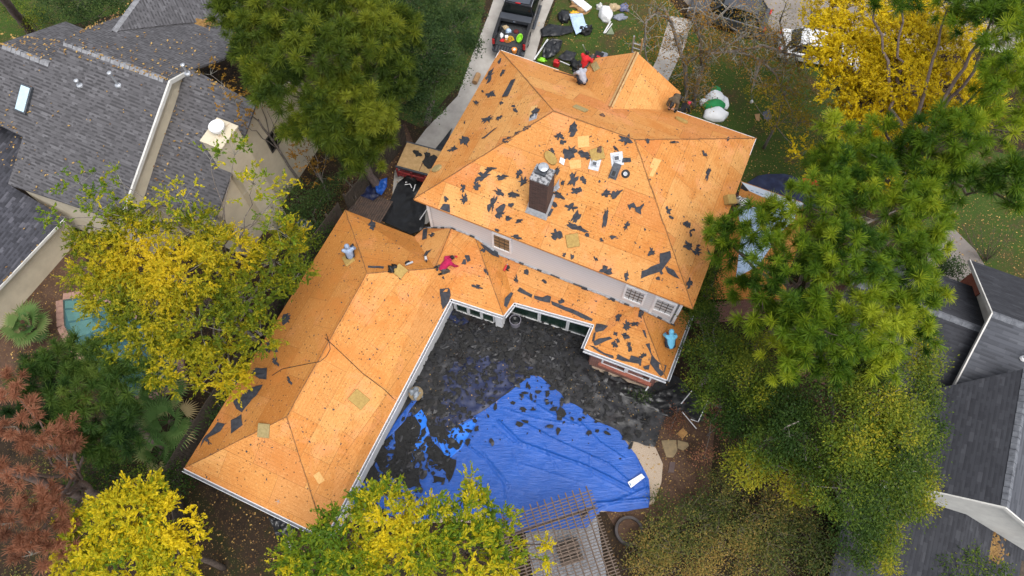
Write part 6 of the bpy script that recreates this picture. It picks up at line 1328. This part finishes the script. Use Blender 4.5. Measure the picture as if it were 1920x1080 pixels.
tree('dead_pine', 'dying pine with rusty brown needle clumps in the lower left corner', 'pine tree', [(25, 730, 38, 8.5), (75, 820, 45, 8), (30, 800, 38, 8.5), (20, 890, 45, 8.5), (95, 960, 50, 8), (25, 980, 45, 8.5), (125, 850, 35, 7.5), (140, 795, 28, 7.5), (60, 1040, 50, 8), (120, 1010, 40, 7.5), (75, 930, 40, 7.5), (60, 770, 25, 8.3), (160, 755, 14, 7)], L_RUST, (196, 950), 'pine', TRUNKM, .2, 1.6*1.7, nn_=108, ln_=0.29, wd=0.0207, tb=.5, tn=.5, twigs=.35, twm=LICHEN, shell=(.3, 1.))
tree('oak_tree', 'dark green oak left of the black pickup truck', 'oak tree', [(780, 25, 62, 7.2), (850, 55, 48, 6), (800, 105, 62, 7), (765, 165, 45, 6), (840, 140, 42, 5.5), (870, 15, 36, 6), (795, 195, 35, 5), (730, 40, 50, 7.5), (880, 85, 22, 5)], L_OAK, (800, 232), bark=BARKG, r=.2, per=4.8, nleaf=90, spread=.2, size=.095, tb=.45, tn=.6, twigs=.2)
tree('sweetgum_tree', 'yellow green broad tree covering the neighbour pool on the left', 'tree', [(190, 500, 62, 8), (265, 470, 68, 8), (345, 515, 72, 8.5), (420, 480, 60, 7.5), (290, 580, 75, 8), (375, 610, 78, 7.5), (455, 560, 66, 7), (515, 490, 45, 6.5), (555, 520, 32, 6), (325, 680, 60, 7), (410, 690, 52, 6.5), (240, 425, 42, 8.5), (160, 450, 30, 8.5), (490, 630, 42, 6.5), (250, 630, 55, 7.5), (215, 560, 60, 8), (545, 450, 32, 6), (440, 725, 30, 6), (380, 420, 32, 8)], L_YEL, (500, 650), bark=BARKG, r=.17, per=7., nleaf=64, spread=.26, size=.105, tb=.40, tn=.8, tv=.12, twigs=.16, twm=LICHEN, spray=True, narrow=.5)
tree('sweetgum_sapling', 'sparse bright green sprays in front of the cream chimney', 'tree', [(440, 290, 42, 9), (475, 345, 45, 8.5), (395, 300, 24, 9), (510, 390, 38, 8), (150, 345, 42, 10), (230, 345, 45, 9.5), (110, 405, 28, 10), (185, 395, 35, 9.5), (345, 375, 45, 8.8), (545, 340, 22, 7.5), (300, 390, 40, 9), (85, 420, 14, 10), (520, 430, 38, 7.5)], L_YG, (500, 640), bark=BARKG, r=.10, per=2.4, nleaf=26, spread=.22, size=.12, tb=.42, tn=.5, twigs=.9, twm=LICHEN, spray=True)
tree('maple_tree', 'bright yellow tree at the bottom left corner', 'maple tree', [(175, 1010, 62, 7), (250, 965, 66, 7.3), (318, 990, 55, 7), (235, 1050, 76, 7), (330, 1060, 52, 6), (145, 1055, 45, 6.5), (285, 922, 30, 7), (362, 1015, 26, 6), (200, 965, 35, 7), (300, 1030, 50, 7)], L_YG, (420, 1065), bark=BARK, r=.14, per=7., nleaf=62, spread=.26, size=.112, tb=.58, tn=.6, tv=.12, twigs=.3, spray=True, narrow=.5)
tree('maple_tree', 'yellow and green tree in front of the blue tarp at the bottom', 'maple tree', [(568, 1048, 48, 6.3), (645, 1003, 58, 7), (720, 965, 58, 7.5), (800, 1000, 66, 7.5), (882, 965, 48, 7.5), (875, 1040, 64, 7.5), (940, 1030, 44, 6), (760, 1055, 66, 7), (660, 1065, 58, 6.5), (684, 930, 26, 7.5), (888, 912, 22, 8), (720, 925, 24, 7.5), (600, 1075, 50, 6.3), (945, 975, 26, 7), (1026, 1050, 14, 6), (1030, 1020, 10, 6)], L_YG, (770, 1085), bark=BARK, r=.15, per=7., nleaf=62, spread=.26, size=.112, tb=.43, tn=.85, tv=.12, twigs=.3, spray=True, narrow=.5)
tree('ginkgo_tree', 'golden yellow tree at the top right behind the pine', 'tree', [(1600, 35, 66, 8), (1680, 75, 72, 9), (1590, 110, 62, 8), (1690, 150, 72, 9), (1765, 115, 62, 9), (1820, 195, 50, 8.5), (1635, 190, 56, 8), (1570, 170, 40, 7.5), (1540, 120, 34, 7), (1600, 235, 36, 7.5), (1700, 20, 50, 8.5), (1640, 130, 60, 8.5), (1740, 50, 45, 9), (1560, 60, 38, 8), (1560, 12, 40, 8), (1800, 55, 40, 9), (1730, 215, 40, 8.5), (1660, 245, 42, 8), (1780, 165, 45, 9), (1520, 35, 20, 7.5)], L_YEL2, (1560, 262), bark=BARK, r=.2, per=7., nleaf=64, spread=.27, size=.105, tb=.45, tn=.6, tv=.12, twigs=.3, spray=True, narrow=.5)
tree('yellow_understory_tree', 'small golden tree showing through the large pine', 'tree', [(1640, 290, 50, 6), (1570, 335, 50, 5.5), (1700, 300, 45, 6.5), (1500, 285, 28, 4.5), (1640, 350, 40, 6)], L_YEL2, None, bark=BARK, r=.1, per=3., nleaf=30, spread=.24, size=.13, tb=.25, tn=.5, twigs=.3, spray=True)
tree('dogwood_tree', 'low olive yellow tree on the front lawn right of the snowman', 'tree', [(1450, 185, 40, 3.5), (1495, 230, 36, 3.5), (1500, 295, 34, 3.2), (1440, 225, 24, 3), (1410, 185, 18, 3), (1480, 145, 26, 3.5), (1515, 185, 28, 3.5)], L_OLIVE, None, bark=BARKG, r=.09, per=3.2, nleaf=30, spread=.22, size=.10, tb=.5, tn=.6, twigs=.7, twm=LICHEN)
tree('oak_tree', 'green leafy tree between the blue shirted worker and large pine', 'oak tree', [(1310, 600, 38, 4), (1350, 675, 52, 5), (1405, 715, 55, 5.5), (1325, 715, 34, 4), (1400, 645, 42, 5), (1320, 545, 32, 4), (1450, 755, 52, 6), (1300, 650, 22, 3.5), (1350, 765, 40, 4.5), (1400, 790, 45, 5), (1335, 510, 22, 4)], L_OAKY, None, bark=BARKG, r=.14, per=4.6, nleaf=95, spread=.2, size=.088, tb=.30, tn=.8, twigs=.25)
tree('oak_tree', 'broad yellow green oak beside the dark shingled house', 'oak tree', [(1560, 715, 58, 8), (1640, 760, 62, 8.5), (1700, 800, 46, 8.5), (1600, 835, 70, 8), (1505, 815, 62, 7), (1440, 835, 52, 6), (1670, 880, 56, 8), (1580, 915, 62, 7.5), (1505, 895, 48, 6), (1715, 705, 32, 8), (1655, 700, 42, 8.5), (1640, 950, 45, 7), (1480, 760, 40, 6.5), (1730, 850, 26, 8), (1400, 880, 40, 5), (1740, 770, 22, 8), (1730, 670, 32, 8), (1742, 730, 24, 8), (1715, 890, 32, 7.5), (1690, 940, 36, 7), (1655, 1000, 40, 5), (1640, 1050, 38, 4), (1600, 1010, 36, 5), (1720, 945, 30, 7), (1755, 810, 22, 8), (1620, 690, 40, 8.3)], L_OAKY, None, bark=BARKG, r=.2, per=4.6, nleaf=100, spread=.21, size=.092, tb=.47, tn=.9, twigs=.3, twm=LICHEN)
tree('crape_myrtle', 'sparse orange leaved tree in front of the grey shingle roof', 'tree', [(395, 140, 24, 8), (440, 190, 36, 8), (480, 150, 28, 8), (500, 195, 28, 7.5), (415, 165, 24, 8), (530, 165, 20, 7.5), (450, 225, 18, 7.5)], L_ORANGE, (565, 345), bark=BARKG, r=.08, per=2.0, nleaf=16, spread=.2, size=.12, tb=.45, tn=.5, twigs=1., twm=LICHEN, spray=True)
tree('crape_myrtle', 'small orange brown tree between cream wall and pine', 'tree', [(585, 260, 28, 4.5), (570, 300, 26, 4.2), (610, 300, 26, 4), (555, 275, 18, 4.5), (600, 335, 20, 3)], L_ORANGE, None, bark=BARKG, r=.07, per=3., nleaf=24, spread=.2, size=.10, tb=.45, tn=.5, twigs=.9, twm=LICHEN, spray=True)
# shrubs
def shrub(name, lab, bl, mat, **k):
    a = dict(bark=BARKG, r=.05, per=4.5, nleaf=34, spread=.2, size=.10, tb=.4, tn=.5, twigs=.3); a.update(k)
    return tree(name, lab, 'shrub', bl, mat, None, **a)
shrub('shrub', 'dark green shrubs against the cream house under the orange tree', [(615, 355, 30, 1.5), (560, 375, 34, 1.8), (590, 400, 34, 1.2), (545, 420, 28, 1.5), (600, 440, 26, 1.2)], L_OAK)
shrub('shrub', 'green and yellow shrubs beside the upper left wing corner', [(575, 470, 34, 1.5), (540, 540, 30, 1.5), (560, 500, 28, 1.2), (500, 660, 26, 1.2)], L_OAKY)
shrub('shrub', 'dark shrub mass below the lower left pine', [(175, 880, 45, 1.5), (235, 900, 45, 1.5), (285, 895, 40, 1.5), (330, 900, 30, 1.2), (140, 930, 40, 1.5)], L_OAKY, tb=.1)
shrub('shrub', 'dark shrubs below the yellow tree by the wing fence', [(300, 700, 40, 1.5), (420, 770, 36, 1.2), (455, 735, 28, 1.2)], L_OAK)
shrub('shrub', 'tall dark green trees beyond the grey shingled house', [(110, 15, 45, 3), (190, 25, 45, 3), (235, 0, 40, 3.5), (150, 0, 50, 4)], L_OAK, per=5)
shrub('shrub', 'olive bush beside the leaning trunk beyond the grey house', [(55, 30, 26, 2), (75, 45, 20, 1.5), (30, 20, 26, 2)], L_OAKY)
shrub('shrub', 'dark shrub with pale leaves beside the right neighbour gable', [(1775, 495, 30, .8), (1795, 510, 20, .8), (1760, 510, 22, .8)], L_OAK)
shrub('shrub', 'rusty shrub on the mulch left of the flagstones', [(1262, 790, 18, .4), (1270, 775, 12, .4), (1258, 805, 10, .3)], L_RUST, size=.07)
shrub('shrub', 'rusty brown shrub at the foot of the green oak', [(1345, 800, 22, .8), (1320, 860, 22, .6), (1335, 770, 18, .8)], L_RUST, size=.07)
shrub('shrub', 'orange leaved round bush beside the front walk', [(1235, 45, 16, .7), (1225, 75, 14, .5), (1230, 100, 12, .5)], L_ORANGE, size=.08)
shrub('shrub', 'dark green round bush right of the front walk', [(1285, 68, 12, .6), (1280, 76, 8, .5)], L_OAK, size=.07)
shrub('shrub', 'green bush at the bottom edge by the dark house', [(1790, 1075, 30, 3), (1830, 1060, 26, 3), (1870, 1075, 26, 3)], L_OAKY, tb=.25)
shrub('shrub', 'bronze shrub under the bottom eave of the corner wall', [(1200, 738, 12, .6), (1215, 742, 10, .5)], L_OAK, size=.07)
B = blobs3([(1230, 1010, 50, .6), (1290, 980, 48, .8), (1345, 930, 45, .8), (1370, 1000, 55, 1), (1215, 1060, 50, .7), (1440, 970, 55, 1.2), (1300, 1050, 55, .9), (1420, 1055, 60, 1), (1500, 1010, 60, 1.2), (1560, 1060, 60, 1.2), (1620, 1020, 50, 1.2), (1240, 940, 18, .5), (1480, 930, 45, 1.3), (1630, 1085, 40, 1.)])
cs, ns = clusters(B, 8., .8, shell=(.3, 1.)); q, ti = leafy(cs, ns, 26, .18, .09, .42, .25, 1.0, 3.)
br = link('undergrowth', arrmesh('undergrowth', q, 4, ti), L_BRUSH); tag(br, 'tangled brush and vines filling the lower right corner', kind='stuff')
tw = MB()
for p in cs[R.random(len(cs)) < .5]: limb(tw, p+R.normal(0, .25, 3)*[1, 1, .2]-Z*.2, p+R.normal(0, .4, 3)+Z*.25, .009, .004, .1, 3, .9)
tw.build('dead_twigs', TWIGD, br, True)
B = blobs3([(x, y, 26, .25) for x, y in ((150, 850), (90, 870), (60, 930), (260, 850), (310, 880), (620, 400), (650, 350), (690, 300), (470, 780), (120, 640), (1330, 900), (1360, 860), (40, 1070))]); cs, ns = clusters(B, 3.5, .5); q, ti = leafy(cs, ns, 16, .25, .09, .3, .3, .5, 8.)
tag(link('ground_cover', arrmesh('ground_cover', q, 4, ti), L_BRUSH), 'low green and brown ground cover plants', kind='stuff')
# bare trees with lichen
def bare(name, lab, polys, r, m=BARKG, twm=LICHEN, leaf=None, tl=.9, nt_=5, cat='tree'):
    base = at(*polys[0][0][:2], polys[0][0][2]); t = thing(name, lab, cat, base*[1, 1, 0]); mb = MB(); tw = MB(); tips = []
    for i, pl_ in enumerate(polys):
        pts = [at(*p) for p in pl_]; rr_ = r*(1 if i < 2 else .55); mb.tube(pts, rr_, rr_*.4, 7)
        for a, b in zip(pts[:-1], pts[1:]):
            L = np.linalg.norm(b-a)
            for k in range(int(L*nt_*(1. if i > 0 else .6))+1):
                s = a+(b-a)*R.random(); d_ = R.normal(0, 1, 3)+[0, 0, .3]; d_ /= np.linalg.norm(d_); e = s+d_*tl*R.uniform(.4, 1.2); limb(tw, s, e, r*.16, r*.06, .05, 4, .5); tips.append(e)
                for _ in range(3):
                    s2 = s+(e-s)*R.uniform(.4, 1); d2 = R.normal(0, 1, 3); d2 /= np.linalg.norm(d2); limb(tw, s2, s2+d2*tl*.4, r*.08, r*.04, 0, 3, .5)
    mb.build('trunk', m, t, True); tw.build('twigs', twm, t, True)
    if leaf:
        cs = np.array(tips); cs = cs[R.random(len(cs)) < leaf[1]]; q, ti = leafy(cs, cs*0+[0, 0, .4], leaf[2], .28, .10, .45, .3, .5, 5.); link('crown', arrmesh('crown', q, 4, ti), leaf[0], t)
    return t
bare('bare_tree', 'bare lichen covered tree with orange leaves at the front walk', [[(1288, 205, .2), (1287, 165, 1.2), (1284, 120, 2.8), (1272, 85, 4), (1258, 40, 5.4), (1246, 18, 6.2)], [(1300, 200, .2), (1305, 165, 1.5), (1316, 130, 2.8), (1330, 100, 3.8), (1385, 95, 4.3), (1430, 85, 4.8)], [(1258, 40, 5.4), (1232, 22, 5.8), (1212, 40, 5.8), (1208, 80, 5.4), (1212, 110, 4.8)], [(1385, 95, 4.3), (1430, 115, 4.2), (1455, 140, 4), (1470, 180, 3.6)], [(1430, 85, 4.8), (1475, 100, 4.6), (1520, 110, 4.4)], [(1284, 120, 2.8), (1320, 98, 3.6), (1360, 90, 4.2), (1400, 62, 5)], [(1316, 130, 2.8), (1312, 70, 4.5), (1300, 30, 6), (1310, -10, 7)], [(1425, 115, 4.2), (1415, 150, 3.6), (1408, 175, 3.2)], [(1300, 60, 4.8), (1350, 30, 5.8), (1385, -5, 6.5)]], .15, leaf=(L_ORANGE, .9, 34), tl=1.1, nt_=8)
bare('bare_tree', 'pale bare tree spreading thin twigs over the street and parked cars', [[(1470, 130, .2), (1472, 105, 2), (1470, 80, 3.5), (1462, 40, 5)], [(1470, 95, 2.6), (1500, 60, 4), (1530, 30, 5)], [(1470, 80, 3.5), (1430, 45, 4.6), (1405, 15, 5.4)], [(1462, 40, 5), (1475, 5, 6)], [(1480, 90, 3), (1530, 80, 4), (1570, 90, 4.4)], [(1462, 60, 4.2), (1400, 70, 4.6), (1370, 50, 5)]], .09, leaf=(L_OLIVE, .7, 16), tl=1.0, nt_=9)
bare('dead_branch_tree', 'grey dead branch rising through the largest pine', [[(1500, 620, 2), (1570, 440, 10), (1610, 425, 10.8), (1680, 395, 11.4)], [(1690, 390, 11.4), (1700, 380, 11.5)]], .07, tl=.6, nt_=1.5)
bare('dead_branch_tree', 'bleached dead limb reaching over the pine at right', [[(1760, 400, 6), (1770, 360, 10), (1800, 322, 11), (1865, 320, 11.3)], [(1800, 322, 11), (1810, 318, 11.1)]], .06, tl=.5, nt_=1.2)
bare('leafless_shrub', 'leafless brown shrub on the side lawn at the right edge', [[(1850, 490, .1), (1852, 470, 1), (1858, 445, 2)]]+[[(1850, 488, .1), (1850+dx*.6, 460, 1.2), (1850+dx, 425-abs(dx)*.1, 2.4)] for dx in (-45, -30, -12, 15, 32, 48, 60)], .03, tl=.6, m=BARK, twm=M('brown_twigs', (.16, .12, .08), (.09, .07, .05), .95), nt_=5, cat='shrub')
bare('dead_brush', 'pale dead branch lying in the right oak crown', [[(1410, 850, 5.5), (1440, 825, 6.5), (1475, 800, 7.6), (1498, 790, 8)], [(1440, 825, 6.5), (1490, 815, 7.4)]], .045, tl=.5, nt_=3)
bare('dead_brush', 'tangle of dead twigs behind the fence near the bundled tarp', [[(640, 330, .3), (665, 322, .8), (690, 330, 1.0)], [(640, 330, .3), (660, 350, .8), (668, 372, .8)]], .03, tl=.7, nt_=5)
t = thing('bare_pine_tree', 'leaning bare tree trunk at the top left corner', 'tree', at(58, 62, 0)); mb = MB(); limb(mb, at(62, 66, 0), at(-8, -20, 6), .24, .2, 0, 9, .02); mb.build('trunk', TRUNKM, t, True)
t = [o for o in COL.objects if o.name.startswith('dead_pine')][0]; mb = MB(); limb(mb, at(196, 950, 0), at(150, 930, 3), .22, .19, 0, 9, .02); limb(mb, at(150, 930, 3), at(-30, 862, 8.5), .19, .14, 0, 9, .03); mb.build('leaning_trunk', TRUNKM, t, True)
# palms
def palm(px, py, z, lab, nf=26, L=1.1, brown=.15):
    C = at(px, py, z); base = C*[1, 1, 0]; t = thing('fan_palm', lab, 'palm', base); mb = MB(); mb.tube([base, C-Z*.1], .17, .14, 9); mb.build('trunk', BARK, t); vs, ti = [], []; pt = MB()
    for i in range(nf):
        a = R.random()*6.283; el = R.uniform(-.5, 1.2); d = np.array([math.cos(a)*math.cos(el), math.sin(a)*math.cos(el), math.sin(el)]); st = C+d*.1; fL = L*R.uniform(.6, 1.15); e = C+d*fL*.55; pt.tube([st, (st+e)/2+Z*.05, e], .014, .01, 4)
        tt = R.uniform(.75, 1) if (el < -.1 and R.random() < brown*3) else R.uniform(.05, .7); sd_ = np.cross(d, Z); sd_ /= np.linalg.norm(sd_); u_ = np.cross(sd_, d)
        for k in np.linspace(-1.5, 1.5, 15):
            f = d*math.cos(k)+sd_*math.sin(k); l2 = fL*.62*(.65+.35*math.cos(k))*R.uniform(.8, 1.1); mid = e+f*l2*.55+u_*.02; tip = e+f*l2-Z*.14*l2; s = np.cross(f, u_)*.034
            vs += [e-s*.3, e+s*.3, mid+s, mid-s, mid-s, mid+s, tip+s*.1, tip-s*.1]; ti += [tt]*6+[min(1, tt+.25)]*2
    pt.build('stems', L_PALM, t); link('fronds', arrmesh('fronds', vs, 4, ti), L_PALM, t)
palm(52, 612, 1.3, 'green fan palm beside the cream wall of the grey house', 30, 1.15, .05)
palm(318, 790, 1.6, 'fan palm with drooping fronds beside the wing fence', 26, 1.25, .3)
palm(300, 745, 1.8, 'fan palm nearest the yellow tree beside the wing fence', 24, 1.2, .15)
palm(300, 850, 1.2, 'fan palm with brown lower fronds left of the wing corner', 22, 1.1, .5)
